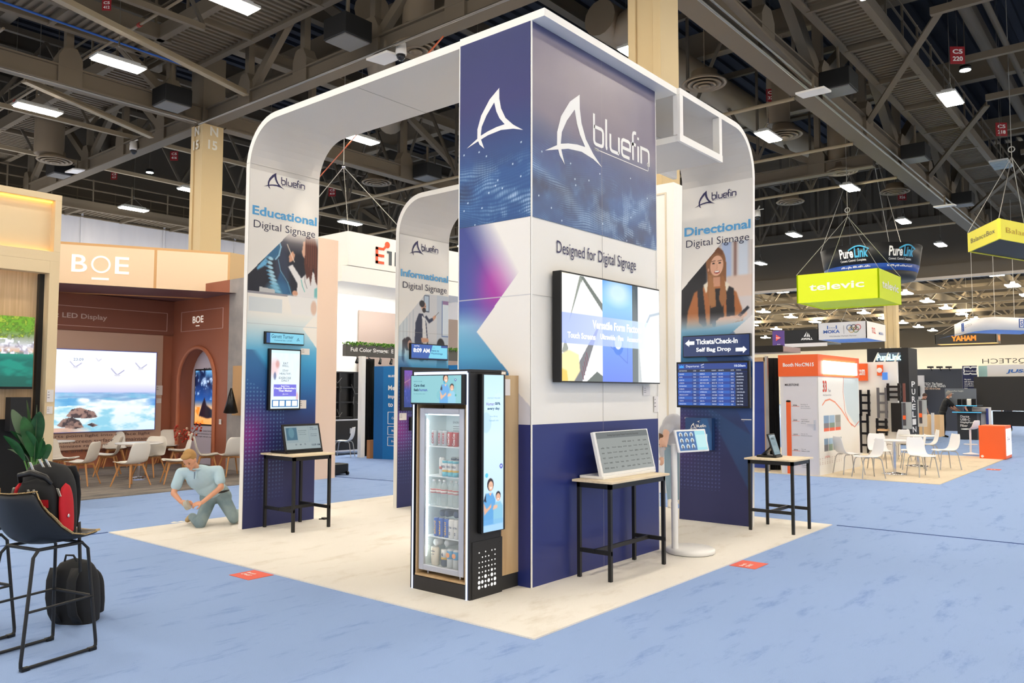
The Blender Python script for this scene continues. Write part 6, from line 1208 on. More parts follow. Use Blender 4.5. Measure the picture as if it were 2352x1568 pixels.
# blue tent like banner
B1=GZ(857,1053); B2=GZ(878,1054); B3=GZ(1050,1062); h=zat(B1,841); TEAL=mat('blue_fabric',(24,118,182),.7,bump=.6,bscale=3); TEALD=mat('blue_fabric_side',(20,100,160),.7,bump=.6,bscale=3)
u=(B3-B2).normalized(); t=thing('fabric_booth_wall','blue fabric wall with bold white words beside a black curtain','banner',B1)
obj('side',MB().ext([B1,B2,B2+ZU*h,B1+ZU*h],-u.cross(ZU)*.1),TEALD,t); obj('front',MB().ext([B2,B3,B3+ZU*h,B2+ZU*h],-u.cross(ZU)*.1),TEAL,t)
m=MB(); n_=u.cross(ZU)
o=B2+u*(( GZ(891,1054.5)-B2).length)
def hz(py): return zat(o,py)
for s_,py,hh in (('BLUESTREAM',866,.06),('Meet the',896,.13),('impossible',917,.13),('to miss',934,.12)): 
    put(m,s_,o+ZU*hz(py)+n_*.01,u,ZU,h=hh,weight=.03)
for py0,py1,s_ in ((946,973,'Count on us'),(979,998,'More reach'),(1003,1023,'Proven team')):
    z1,z0=hz(py0),hz(py1); x1=1.3
    for p,q in (((0,z0),(x1,z0)),((x1,z0),(x1,z1)),((x1,z1),(0,z1)),((0,z1),(0,z0))): m.bar(o+u*p[0]+ZU*p[1]+n_*.01,o+u*q[0]+ZU*q[1]+n_*.01,.014,.014)
    put(m,s_,o+u*.12+ZU*((z0+z1)/2-.03)+n_*.012,u,ZU,h=.06,weight=.02)
obj('lettering',m,WTXT,t)
def curtain(px0,px1,py0,pyt,lab,matl,fold=.05,name='curtain',n=40):
    a,b=GZ(px0,py0),GZ(px1,py0); hh=zat(a,pyt); u=(b-a).normalized(); nn=u.cross(ZU); rows=[]
    for z_ in (.02,hh*.5,hh): rows.append([a+(b-a)*(i/n)+nn*(fold*math.sin(i*1.3)+.02*math.sin(i*2.9+z_))+ZU*z_ for i in range(n+1)])
    return solo(name,MB().surf(rows),matl,lab,'curtain',solid=.01)
BC=mat('black_drape',(20,20,21),.85)
curtain(834,858,1049,824,'black drape hanging between the white post and the blue fabric wall',BC)
P=GZ(829,1050); solo('white_post',MB().box(P.x-.07,P.x+.07,P.y-.07,P.y+.07,0,zat(P,818)),CW,'white post beside the black drape behind the first arch','post')
P=GZ(852,1052); solo('cardboard_box',MB().box(P.x-.1,P.x+.12,P.y-.06,P.y+.06,0,zat(P,1010)),mat('cardboard',(176,120,74),.8),'narrow brown cardboard box standing by the blue fabric wall','box')
# back of a video wall and flight case
P=GZ(802,1040); R=XU; t=thing('video_wall_back','black rear frame of a video wall with hanging cables behind the peach wall','video wall',P); z0,z1=zat(P,958),zat(P,855); m=MB(); w=1.6; x0=P.x-.9
for i in range(4): m.box(x0+i*w/3-.03,x0+i*w/3+.03,P.y,P.y+.15,z0-.9,z1)
for i in range(4): m.box(x0,x0+w,P.y+.02,P.y+.12,z0+(z1-z0)*i/3-.02,z0+(z1-z0)*i/3+.02)
obj('frame',m,mat('rack_black',(40,40,42),.5),t); obj('backing',MB().box(x0,x0+w,P.y+.15,P.y+.2,z0-.9,z1),BLACKP,t); m=MB(); rs=random.Random(8)
for i in range(12):
    a=Vector((x0+rs.random()*w,P.y-.02,z0+rs.random()*(z1-z0))); b=a+Vector((rs.uniform(-.4,.4),0,rs.uniform(-.4,.1))); m.tube([a,a.lerp(b,.5)-ZU*.15,b],.008,5)
obj('cable',m,mat('grey_cable',(120,118,116),.6),t,kind='stuff')
t=thing('flight_case','black flight case with metal edges under the video wall frame','flight case',(P.x,P.y-.4,0)); zc=zat(P,962); a,b=x0-.1,x0+1.2; y0,y1=P.y-.5,P.y-.05
obj('body',MB().box(a,b,y0,y1,.12,zc),BLACKP,t); m=MB()
for x in(a,b): m.box(x-.02,x+.02,y0-.015,y0+.02,.12,zc)
for z_ in(.12,zc): m.box(a,b,y0-.015,y0+.02,z_-.02,z_+.02)
obj('edge',m,ALU,t); obj('latch',MB().box(a+.6,a+.7,y0-.02,y0,.6,.75),ALU,t); obj('caster',(lambda m:[m.cyl((x,y0+.08,.06),(x+.04,y0+.08,.06),.06,n=12) for x in (a+.1,b-.1)] and m)(MB()),BLACKP,t)
t=thing('equipment_case','small black wheeled equipment case on the blue carpet past the peach wall','case',(5.2,9.45,0)); P=GZ(783,1090); obj('body',MB().box(P.x-.28,P.x+.13,P.y-.1,P.y+.25,.03,zat(P,1064)),BLACKP,t,bevel=.02); obj('wheel',MB().cyl((P.x+.06,P.y-.12,.04),(P.x+.1,P.y-.12,.04),.04,n=12),BLACKP,t)
# --- moulded chairs with metal legs
GREYM=mat('satin_steel',(176,174,172),.3,.8); WPL=mat('white_moulded_plastic',(246,246,246),.35)
def moulded_chair(lab,loc,rz,group=None):
    t=thing('moulded_chair',lab,'chair',(0,0,0),group=group)
    prof=[(.24,.44,.17),(.20,.455,.20),(.08,.45,.215),(-.06,.44,.215),(-.15,.455,.215),(-.205,.52,.215),(-.235,.62,.21),(-.25,.72,.20),(-.262,.80,.175),(-.265,.825,.15)]
    rows=[[(x,(-1+j/4)*w,z+(.012 if abs(-1+j/4)>.9 else 0)) for j in range(9)] for x,z,w in prof]
    obj('shell',MB().surf(rows),WPL,t,sub=1,solid=.014)
    for sx in (-1,1):
        for sy in (-1,1): obj('leg',MB().tube([(sx*.05,sy*.14,.435),(sx*.16,sy*.165,.43),(sx*.195,sy*.18,.38),(sx*.25,sy*.215,.012)],.011,8),GREYM,t)
    t.location=loc; t.rotation_euler=(0,0,rz); return t
c0=None
for px,py,rz,lab in [(1950,1089,-.75,'white moulded chair nearest the orange topped wall, seen side on'),(1995,1098,2.35,'white moulded chair with its back to the aisle at the nearer pedestal table'),(2022,1079,-2.6,'white moulded chair behind the nearer pedestal table, facing the aisle'),(2119,1095,3.9,'white moulded chair at the aisle corner of the nearer table, turned sideways'),(2098,1079,1.9,'white moulded chair between the two pedestal tables'),(2172,1078,2.3,'white moulded chair on the outer side of the farther table'),(2130,1060,2.0,'white moulded chair behind the farther pedestal table'),(2062,1058,.9,'white moulded chair farthest back near the display stands'),(2046,1050,-1.2,'white moulded chair hidden mostly behind the others')]:
    P=GZ(px,py,.012)
    if c0 is None: c0=moulded_chair(lab,P,rz); c0['group']='white moulded chairs on the sand carpet'; MT=TREE(c0)
    else: dup(c0,P,rz,label=lab,tree=MT)
P=GZ(790,1050); dup(c0,P,2.2,label='white moulded chair in front of the black flight case behind the peach wall',tree=MT); 
P=GZ(2055,1088,.012); round_table(P,'white pedestal table with chrome foot, nearer to the aisle',.40,.76,.26,'pedestal_table'); P=GZ(2107,1070,.012); round_table(P,'white pedestal table with chrome foot, farther from the aisle',.40,.76,.26,'pedestal_table')
P=GZ(2230,1043,.012); t=thing('bar_stool','white bar stool on a round pedestal beside the orange counter','bar stool',P); x,y,z=P
obj('foot',MB().lathe([(.21,0),(.21,.015),(.05,.05),(.03,.06)],P,24),WPL,t); obj('column',MB().cyl((x,y,.05),(x,y,.72),.028,n=12),WPL,t); obj('footrest',MB().tube([(x+.17*math.cos(a),y+.17*math.sin(a),.30) for a in [i*PI/10 for i in range(20)]],.012,6,closed=True),WPL,t)
rows=[[Vector((xx,(-1+j/3)*w,zz)) for j in range(7)] for xx,zz,w in [(.2,.74,.16),(.05,.73,.2),(-.1,.74,.2),(-.17,.82,.19),(-.2,.95,.17),(-.21,1.0,.13)]]; M_=Matrix.Translation((x,y,0))@Matrix.Rotation(1.2,4,'Z'); obj('seat',MB().surf(rows).xf(M_),WPL,t,sub=1,solid=.02)
# orange counter
OR=mat('orange_laminate',(250,104,44),.45)
a=GZ(2250,1053); b=GZ(2300,1054); zt=GZ(2250,1053).z; xx=a.x; zt=zat(a,977)
t=thing('orange_counter','orange counter box with a lit white side, at the corner of the sand carpet','counter',(xx,b.y,0)); y1,y0=a.y,a.y-.62
obj('body',MB().box(xx,xx+1.0,y0,y1,.012,zt),OR,t,bevel=.004); obj('lit_panel',MB().box(xx+.12,xx+.94,y0-.012,y0,.1,zt-.08),E('white_lit_side',(255,250,248),1.6),t); m=MB(); put(m,'RHI',(xx+.25,y0-.015,zt*.5),XU,ZU,w=.4,h=.16,weight=.02); obj('lettering',m,INK,t); solo('sticker',MB().cyl((xx-.004,y1-.07,.07),(xx-.002,y1-.07,.07),.035,n=16),CW,'small round white sticker at the foot of the orange counter','sticker')
# milestone room
XM=11.70; yA,yB=2.17,1.345; zw=GX(1840,864,XM).z; zo=GX(1792,815.5,XM).z; xr=GY(1972,900,yB).x
OFFW=mat('off_white_panel',(236,230,226),.55)
t=thing('milestone_wall','off white booth room with orange top band and a timeline door','booth wall',(XM,yA,0))
obj('body',MB().box(XM,xr,yB,yA,.0,zw),OFFW,t); TB=obj('top_band',MB().box(XM-.02,xr+.02,yB-.02,yA+.03,zw,zo),OR,t)
m=MB(); put(m,'Booth No:C9615',(XM-.025,yA-.08,zw+(zo-zw)*.45),-YU,ZU,w=.68,h=.085,weight=.03); obj('band_lettering',m,WTXT,TB)
a=GY(1893,828,yB-.05); b=GY(1968,862,yB-.05); obj('lit_sign',MB().box(a.x,b.x,yB-.06,yB-.025,b.z,a.z),E('bright_sign',(255,250,240),9),t)
m=MB(); m.quad((XM-.005,yA-.07,0),(XM-.005,yB+.02,0),(XM-.005,yB+.02,zw-.02),(XM-.005,yA-.07,zw-.02)); DL=obj('door_leaf',m,mat('door_off_white',(230,224,224),.5),t)
z1=GX(1815,921,XM).z; m=MB(); m.quad((XM-.01,yA-.13,.02),(XM-.01,yA-.235,.02),(XM-.01,yA-.235,z1),(XM-.01,yA-.13,z1)); obj('timeline_bar',m,OR,t); obj('timeline_cap',MB().lathe([(0,0),(.052,0)],(0,0,0),20).xf(Matrix.Translation((XM-.012,yA-.182,z1))@Matrix.Rotation(-PI/2,4,'Y')@Matrix.Scale(.45,4,(1,0,0))),CW,t)
m=MB(); put(m,'MILESTONE',(XM-.01,yA-.11,GX(1815,886,XM).z),-YU,ZU,w=.31,h=.05,weight=.015)
for py,yr,tx in ((932,'2026',('Spanning 33','years, Shaping','the new prospect')),(966,'2020',('Cooperated','with Thailand','factory')),(999,'2019',('Set up 1st','Factory in Vietnam')),(1034,'2016',('Set up','Office in USA')),(1066,'1993',('Company','Established','in Shenzhen'))):
    z_=GX(1830,py,XM).z; put(m,yr,(XM-.01,yA-.28,z_),-YU,ZU,w=.09,h=.03,weight=.01); m.quad((XM-.01,yA-.25,z_-.012),(XM-.01,yA-.42,z_-.012),(XM-.01,yA-.42,z_-.006),(XM-.01,yA-.25,z_-.006),1)
    for i,s_ in enumerate(tx): put(m,s_,(XM-.01,yA-.45,z_+.02-.04*i),-YU,ZU,w=.012*len(s_)+.02,h=.022)
obj('door_lettering',m,[mat('dark_text',(60,56,60),.6),OR],DL)
obj('door_handle',MB().box(XM-.02,XM-.005,yB+.06,yB+.10,.98,1.2).bar((XM-.05,yB+.08,1.1),(XM-.05,yB+.22,1.1),.015,.015).bar((XM-.05,yB+.08,1.1),(XM-.01,yB+.08,1.1),.015,.015),ALU,t)
wv=xr-XM; c=Canvas(wv,zw,.012,(250,246,238)); Z=lambda py:GY(1886,py,yB).z; X_=lambda px:GY(px,950,yB).x-XM
c.poly([(X_(1938),zw),(X_(1972)+.3,zw),(X_(1972)+.3,Z(985)),(X_(1965),Z(985)),(X_(1945),Z(950)),(X_(1938),Z(900))],(206,224,230),3,.8)
c.line([(X_(1939),zw),(X_(1937),Z(900)),(X_(1941),Z(950)),(X_(1950),Z(975)),(X_(1962),Z(988)),(X_(1972),Z(975))],.022,(214,90,60)); c.line([(X_(1889),Z(930)),(X_(1896),Z(920)),(X_(1906),Z(917)),(X_(1918),Z(924)),(X_(1932),Z(942)),(X_(1946),Z(968)),(X_(1956),Z(984))],.03,(244,130,84))
for py0,py1,n_,x0,x1 in ((955,990,3,1891,1931),(1008,1038,4,1891,1932)):
    for i in range(n_):
        a,b=X_(x0+(x1-x0)*i/n_),X_(x0+(x1-x0)*(i+.92)/n_); c.rect(a,b,Z(py1),Z(py0),[(130,160,190),(160,190,214),(150,150,140),(140,170,160)][i%4]); c.rect(a,b,Z(py1),Z((py0+py1)/2),[(120,110,110),(120,140,110),(170,168,160),(150,150,150)][i%4],.8); c.rect(a,b,Z(py1)-.02,Z(py1)+.05,(240,100,60)) if n_==3 else 0
c.mix(((np.sin(c.x*40)>.2)&(np.sin(c.y*160)>.0)&(c.y<Z(1052))&(c.y>Z(1068))&(c.x<X_(1930)))*.4,(180,150,140))
SP=c.obj('side_print',(XM,yB,0),XU,ZU,PRINT,t,.004); m=MB(); put(m,'33',(X_(1890)+XM,yB-.01,Z(900)),XU,ZU,w=.26,h=.25,weight=.02); put(m,'Years',(X_(1902)+XM,yB-.01,Z(900)),XU,ZU,w=.18,h=.07,mi=1); put(m,'Industry Experience Factory',(X_(1890)+XM,yB-.01,Z(910)),XU,ZU,w=.55,h=.05,mi=1); put(m,'OPTOPTEAM',(X_(1892)+XM,yB-.01,Z(1053)),XU,ZU,w=.3,h=.04); obj('side_lettering',m,[mat('red_number',(222,76,56),.5),CTX],SP)
# blue walled booth and black drape left of it
t=thing('blue_side_wall','blue panel wall with wooden frame beside the airport arch edge','booth wall',(12.5,2.7,0)); a=GX(1738,900,12.6); b=GX(1757,900,12.6); zt=zat(b,830)
obj('panel',MB().box(12.6,12.7,b.y,b.y+3,0,zt),mat('royal_blue_panel',(50,76,166),.5),t); obj('wood_frame',MB().box(12.55,12.7,b.y-.04,b.y,0,zt+.1).box(12.55,12.7,b.y-.04,b.y+3,zt,zt+.1),mat('pine_frame',(226,186,140),.5),t)
obj('canopy',MB().box(12.4,13.5,2.35,5.5,zt+.22,zt+.34),mat('grey_canopy',(150,150,152),.5),t); obj('canopy_edge',MB().box(12.38,12.4,2.35,5.5,zt+.2,zt+.36),BLACKP,t)
curtain(1764,1791,1080,822,'black drape gathered beside the orange topped wall',BC,.06); P=GZ(1765,1083); solo('grey_post',MB().box(P.x-.03,P.x+.03,P.y-.03,P.y+.03,0,zat(P,818)),GREYM,'thin grey post beside the black drape by the orange topped wall','post')
# --- boards in planes across the hall
def boardx(name,lab,cat,x,px0,pt,px1,pb,m,th=.12,parent=None):
    a,b=GX(px0,pt,x),GX(px1,pb,x); t=parent or thing(name,lab,cat,(x,(a.y+b.y)/2,min(a.z,b.z))); z0,z1=sorted((b.z,a.z)); y0,y1=sorted((b.y,a.y))
    obj('panel',MB().box(x,x+th,y0,y1,max(z0,0.001),z1),m,t); return t,(x,y0,y1,z0,z1)
def lx(t,s_,x,px0,pb,px1,pt,m,w=.02,part='lettering',skew=0):
    a,b=GX(px0,pb,x),GX(px1,pt,x); mb=MB(); put(mb,s_,(x-.02,a.y,a.z),-YU,ZU,w=abs(a.y-b.y),h=abs(b.z-a.z),weight=w,skew=skew); obj(part,mb,m,t)
NVY=mat('night_blue_panel',(28,34,76),.5); MINT=mat('mint_panel',(186,226,220),.5); CHAR=mat('charcoal_panel',(72,74,82),.5); BLK=mat('black_panel',(22,22,24),.5)
# white back wall of the mount booth with black display mounts
xw=17.5; t,_=boardx('white_mount_wall','white wall carrying black screen mounts beside the orange topped wall','booth wall',xw,1966,832,2066,1045,CW)
a=GX(1966,835,xw-.1); b=GX(1993,874,xw-.1); tt,_=boardx('orange_plate','orange rounded plate with white lettering on the white mount wall','sign',xw-.1,1966,835,1993,874,OR,.05); lx(tt,'.com',xw-.1,1970,862,1987,848,WTXT,.03)
tt,_=boardx('round_logo_plate','orange plate with white ball logo on the white mount wall','sign',xw-.08,2014,838,2028,862,OR,.04); obj('logo',MB().ball(((xw-.1),GX(2020,850,xw-.1).y,GX(2020,850,xw-.1).z),.07,12,sx=.1),WTXT,tt)
def mount(px0,pt,px1,pb,x,lab,m_=BLACKP):
    a,b=GX(px0,pt,x),GX(px1,pb,x); t=thing('screen_mount',lab,'screen mount',(x,a.y,b.z)); m=MB(); y0,y1=b.y,a.y
    for y in (y0+.12*(y1-y0),y1-.12*(y1-y0)): m.box(x-.05,x,y-.03,y+.03,b.z,a.z)
    for k in (.2,.5,.8): z_=b.z+(a.z-b.z)*k; m.box(x-.04,x+.02,y0,y1,z_-.03,z_+.03)
    obj('rail',m,m_,t); return t
mount(1974,895,2000,955,xw-.1,'upper black screen mount beside the printed curve wall'); mount(1974,950,1998,1040,xw-.1,'lower black screen mount beside the printed curve wall'); mount(2014,890,2040,960,xw-.1,'tall grey screen mount on the white mount wall',mat('mid_grey_metal',(110,110,114),.4,.5)); mount(2036,880,2070,920,xw-.1,'wide black screen mount near the black logo tower'); mount(2012,960,2040,1000,xw-.1,'small black screen mount above the pine shelf')
boardx('pine_shelf','pine shelf ledge on the white mount wall','shelf',xw-.3,2015,985,2036,990,mat('pine_frame',(226,186,140),.5),.3)
boardx('black_mount_block','black block shaped mount at the end of the white mount wall','screen mount',xw-.15,2046,925,2072,992,BLACKP,.1)
boardx('small_lit_screen','small lit blue screen on the white mount wall','screen',xw-.2,2026,855,2038,872,E('blue_lit',(80,140,220),1),.05)
# black logo tower with side lettering
t=thing('black_logo_tower','tall black booth tower with glowing cyan logo and vertical side letters','booth tower',(24,1.2,0)); x=24.; a=GX(1991,801,x); b=GX(2092,1010,x); c_=GY(2100,801,b.y)
obj('body',MB().box(x,x+1.2,b.y,a.y,0,a.z),BLK,t); obj('lit_panel',MB().box(x-.03,x,GX(2068,807,x).y,GX(2014,807,x).y,GX(2068,829,x).z,GX(2068,809,x).z),E('slate_lit',(96,110,124),.8),t)
lx(t,'PureLink',x-.04,2014,828,2070,812,E('cyan_lit',(170,245,250),4),.03); m=MB(); 
for i,s_ in enumerate('PURELINKAV'): put(m,s_,(x+.25,b.y-.01,a.z-1.35-.26*i),XU,ZU,w=.5,h=.2,weight=.02)
obj('side_lettering',m,WTXT,t)
for i in range(3):
    p=GX(2006+24*i,834,x-.6); q_=thing('arm_light',['nearest','middle','farthest'][i]+' slim white arm light reaching off the black logo tower','arm light',p); obj('arm',MB().tube([p,p+Vector((.9,0,.55))],.03,6),CW,q_); obj('head',MB().box(p.x-.15,p.x+.1,p.y-.08,p.y+.08,p.z-.02,p.z+.02),CW,q_)
boardx('graphic_strip','narrow magazine like strip with stacked letters beside the black logo tower','banner',23.6,2073,880,2080,925,mat('magenta_strip',(120,70,60),.6),.05)
# charcoal booth with spot lamps, night blue column, mint column, white fascia, black screen wall
x=36; t,_=boardx('charcoal_booth','charcoal booth wall with white and orange lettering behind the standing men','booth wall',x,2100,848,2214,990,CHAR); lx(t,'TECH  The Power',x,2124,884,2165,878,WTXT,.03); lx(t,'u 1/3 of the World\'s',x,2124,889,2172,883,WTXT,.03,'lettering_line'); lx(t,'LED All-in-Ones',x,2124,894.5,2160,889,mat('pale_orange_text',(246,214,184),.5),.03,'lettering_line')
tt,_=boardx('white_column_panel','white column panel at the edge of the charcoal booth','booth wall',x-.6,2098,862,2124,940,OFFW); boardx('dark_screen','dark small screen on the white column panel','screen',x-.7,2101,886,2113,910,BLK,.05)
for i in range(3):
    p=GX(2137+21*i,843,x-.5); q_=thing('spot_lamp',['first','second','third'][i]+' small spot lamp over the charcoal booth','spot lamp',p); obj('arm',MB().tube([p,p+Vector((.3,0,-.15))],.02,5),BLK,q_); obj('head',MB().box(p.x-.1,p.x+.1,p.y-.12,p.y+.12,p.z-.04,p.z+.04),BLK,q_)
x=34; t,_=boardx('night_blue_column','night blue column with white outlined shape and words','booth wall',x,2210,840,2248,985,NVY); lx(t,'BalanceBox',x,2219,853.5,2240,850,WTXT,.01); m=MB(); A_=lambda px,py:GX(px,py,x-.02); pts=[(2214,843),(2226,843),(2229,846),(2232,843),(2244,843),(2244,850),(2242,852),(2244,854),(2244,859),(2232,859),(2229,857),(2226,859),(2214,859),(2214,854),(2216,852),(2214,850)]
m.tube([A_(*p) for p in pts],.03,5,closed=True); obj('outline',m,WTXT,t)
for i,s_ in enumerate(("We don't","sell screens","we sell the","magic behind","them")): lx(t,s_,x,2215,873+5*i,2215+1.9*len(s_),869.4+5*i,WTXT,.02,'lettering_line')
boardx('mint_column','mint green column beside the night blue column','booth wall',34.6,2247,840,2268,868,MINT); t,_=boardx('white_fascia','white fascia with slanted blue capital letters','sign',33.5,2267,838,2400,864,OFFW); lx(t,'JUSHA',33.5,2311,858,2385,847,mat('strong_blue',(50,110,190),.5),.03,skew=.3)
boardx('black_video_wall','large black video wall at the far side of the aisle behind the walking woman','video wall',33.2,2236,865,2400,944,mat('brown_black',(44,40,36),.5))
boardx('black_skirt','dark skirted stage base under the large black video wall','stage',33.4,2280,944,2400,980,BLK); boardx('far_white_counter','white counter with blue stripe before the black video wall','counter',30,2232,935,2272,985,OFFW,.6); boardx('blue_counter_stripe','blue stripe panel on the far white counter','panel',29.9,2264,938,2271,985,mat('indigo_stripe',(70,80,150),.5),.05)
# reversed letters
t=thing('reversed_letters','thin dark letters seen from behind above the white fascia','sign',GX(2300,835,35)); m=MB(); a=GX(2360,835,35); b=GX(2256,824,35); put(m,'QSTECH',a,YU,ZU,w=abs(a.y-b.y),h=abs(b.z-a.z),weight=-.01); obj('lettering',m,mat('dark_bronze',(70,64,58),.5),t,solid=.03)
# display stand with blue edged shelves
x=29; t=thing('demo_stand','dark demo stand with two blue edged shelves and round icon labels','demo stand',GX(2222,990,x)); DK=mat('dark_slate',(50,52,56),.5)
a=GX(2198,948,x); b=GX(2245,996,x); obj('base',MB().box(x,x+.8,b.y,a.y,0.01,a.z),DK,t)
for py,p0,p1 in ((945,2187,2254),(930,2196,2244)):
    a,b=GX(p0,py,x-.2),GX(p1,py,x-.2); obj('shelf',MB().box(x-.2,x+1.0,b.y,a.y,a.z-.04,a.z),DK,t); obj('shelf_light',MB().box(x-.22,x-.2,b.y,a.y,a.z-.03,a.z-.01),E('blue_edge_light',(80,180,255),2),t)
a=GX(2170,892,x+.9); b=GX(2243,930,x+.9); obj('screen_frame',MB().box(x+.9,x+.95,b.y,a.y,b.z,a.z),mat('slate_glass',(120,126,136),.3),t); m=MB()
for i,s_ in enumerate(('Dante','USB-C','DisplayPort','Fiber')): put(m,s_,GX(2206,958.5+7*i,x-.01),-YU,ZU,h=.09,weight=.02)
for py0,py1,s_ in ((897,900,'The perfect height'),(902,905,'for you'),): put(m,s_,GX(2176,py1,x+.88),-YU,ZU,h=.07)
obj('lettering',m,WTXT,t); rs=random.Random(5)
for i in range(4): p=GX(2204+11*i,929,x-.05); solo('desk_phone',MB().obox(p+ZU*.1,(.03,0,.02),(0,.07,0),(0,0,.1)),rs.choice([CW,BLACKP]),['first','second','third','fourth'][i]+' small device standing on the upper blue edged shelf','device')
# counter with clear posters by the standing men
x=27.5; boardx('pine_counter','light wooden counter where the men in black lean','counter',x,2094,952,2160,1003,mat('peach_wood',(250,206,150),.4),.7); boardx('counter_end','white rounded end of the light wooden counter','counter end',x-.1,2138,948,2146,1003,OFFW,.1)
for px0,px1,pt,pb,lab in ((2070,2095,923,985,'clear acrylic poster holder with blue print, the lower one'),(2107,2130,918,980,'clear acrylic poster holder with orange mark, the higher one')):
    a,b=GX(px0,pt,20.5),GX(px1,pb,20.5); t=thing('poster_holder',lab,'poster holder',(20.5,b.y,b.z)); obj('pane',MB().box(20.5,20.52,b.y,a.y,b.z,a.z),mat('acrylic',(226,236,242),.05,alpha=.35),t); y_=a.y-.06; obj('strip',MB().box(20.48,20.5,y_-.06,y_+.02,b.z+.1,a.z-.02),mat('dark_strip',(70,70,80),.5),t); obj('stripe',MB().box(20.47,20.48,y_-.06,y_+.02,(a.z+b.z)/2-.12,(a.z+b.z)/2),OR,t); obj('pole',MB().cyl((20.53,(a.y+b.y)/2,.012),(20.53,(a.y+b.y)/2,b.z+.02),.015,n=8),GREYM,t)
# --- hanging signs
WIRE=mat('steel_wire',(190,186,176),.4,.6)
def hang_box(name,lab,z_top,pts,pb,m,under,letters,apex=None,inset=.0,free=False):
    """pts: (px,py) of top corner seen leftmost, middle, rightmost; pb row of the bottom at the middle corner"""
    A,B,C=[GZ(px,py,z_top) for px,py in pts]; zb=zat(B,pb)
    for q in (A,B,C): q.z=0
    if not free: A.x=B.x; C.y=B.y
    D=A+C-B; y0,y1=B.y,A.y; x0,x1=B.x,C.x; t=thing(name,lab,'hanging sign',(x0,y0,zb)); uL=(B-A).normalized(); uR=(C-B).normalized(); LL=(B-A).length; LR=(C-B).length; w=MB()
    for p,q in ((A,B),(B,C),(C,D),(D,A)):
        n_=(q-p).normalized().cross(ZU); w.ext([p+ZU*zb,q+ZU*zb,q+ZU*z_top,p+ZU*z_top],-n_*.05)
    bx_=obj('box',w,m,t)
    if under: k=B.lerp(D,.012); zz=zb+.03; obj('underside',MB().ext([p.lerp((B+D)/2,.02)+ZU*zz for p in (A,B,C,D)],(0,0,.04)),under,t)
    for (face,s_,u0,u1,v0,v1,mm,wt) in letters:
        mb=MB(); h=z_top-zb
        if face=='L': put(mb,s_,A+uL*LL*u0+ZU*(zb+h*v0)+uL.cross(ZU)*.01,uL,ZU,w=LL*(u1-u0),h=h*(v1-v0),weight=wt)
        else: put(mb,s_,B+uR*LR*u0+ZU*(zb+h*v0)+uR.cross(ZU)*.01,uR,ZU,w=LR*(u1-u0),h=h*(v1-v0),weight=wt)
        obj('lettering',mb,mm,bx_)
    if apex:
        top=(B+D)/2+ZU*(z_top+apex); mb=MB()
        for c_ in (A,B,C,D): mb.tube([c_+ZU*z_top,top],.012,4)
        mb.tube([top,(top.x,top.y,16.42)],.012,4); obj('hanging_wire',mb,WIRE,t); obj('ring',MB().tube([top+Vector((0,.09*math.cos(a),.25+.09*math.sin(a))) for a in [i*PI/6 for i in range(12)]],.02,5,closed=True),WIRE,t)
    return t,(x0,x1,y0,y1,zb)
LIME=mat('lime_fabric',(214,228,30),.6,emit=(214,228,30),es=.08)
hang_box('hanging_sign_box','lime green hanging box sign with white lower case lettering',6.2,[(1822,630),(2018,615),(2062,637)],683.5,LIME,LIME,[('L','televic',.16,.83,.40,.66,WTXT,.02),('R','televic',.12,.86,.38,.66,WTXT,.02)],2.3)
YELW=mat('yellow_fabric',(238,226,70),.6)
hang_box('hanging_sign_box','yellow hanging box sign with thin dark lettering, cut by the photo edge',7.0,[(2222,536),(2294,501),(2440,531)],548,YELW,mat('black_underside',(24,24,30),.6),[('L','BalanceBox',.12,.88,.38,.62,INKD,-.005),('R','BalanceBox',.10,.80,.36,.62,mat('ochre_lettering',(190,150,30),.5),-.005)],2.5,free=True)
BLUU=mat('blue_underside',(36,120,210),.5); MW=mat('white_fabric',(238,234,230),.6)
t,(x0,x1,y0,y1,zb)=hang_box('hanging_sign_box','white hanging box sign with five coloured rings and a blue underside',6.0,[(1876,742),(1990,736.5),(2050,746)],776,MW,BLUU,[('L','MOKA',.12,.46,.36,.56,mat('moka_blue',(60,100,176),.5),.03),('L','Worldwide Olympic Partner',.24,.80,.12,.22,CTX,0),('R','TCL',.25,.45,.34,.68,mat('red_letters',(226,60,50),.5),.02),('R','MOKA',.62,.85,.34,.5,mat('moka_blue',(60,100,176),.5),.02)],1.6)
m=MB(); h=6-zb
for i,(r_,cx_,cz_) in enumerate([(0,.66,.66),(1,.745,.66),(2,.83,.66),(3,.70,.52),(4,.787,.52)]):
    c_=Vector((x0-.02,y1-(y1-y0)*cx_,zb+h*cz_)); m.tube([c_+Vector((0,math.cos(a),math.sin(a)))*(h*.155) for a in [k*PI/14 for k in range(28)]],.02,4,mi=i,closed=True)
obj('rings',m,[mat('ring_%d'%i,c_,.5) for i,c_ in enumerate([(110,130,170),(60,60,60),(214,110,110),(236,190,110),(130,160,110)])],t); obj('divider',MB().box(x0-.02,x0-.01,y1-(y1-y0)*.545,y1-(y1-y0)*.54,zb+h*.3,zb+h*.8),CTX,t); m=MB()
for i in range(5): m.box(x0-.02,x0-.01,y1-(y1-y0)*(.2+.045*i)-.06,y1-(y1-y0)*(.2+.045*i)+.0,zb+h*(.62+(.05 if 0<i<4 else 0)),zb+h*(.82-(.12 if 0<i<4 else 0)))
obj('logo',m,mat('moka_blue',(60,100,176),.5),t)
x=50.5; t,_=boardx('hanging_fascia','black hanging fascia with white triangular logo behind the ringed sign','hanging sign',x,1799,759,1900,786,BLK,3); lx(t,'AWALL',x,1840,781,1867,775,WTXT,.05); m=MB(); P_=lambda px,py:GX(px,py,x-.03); 
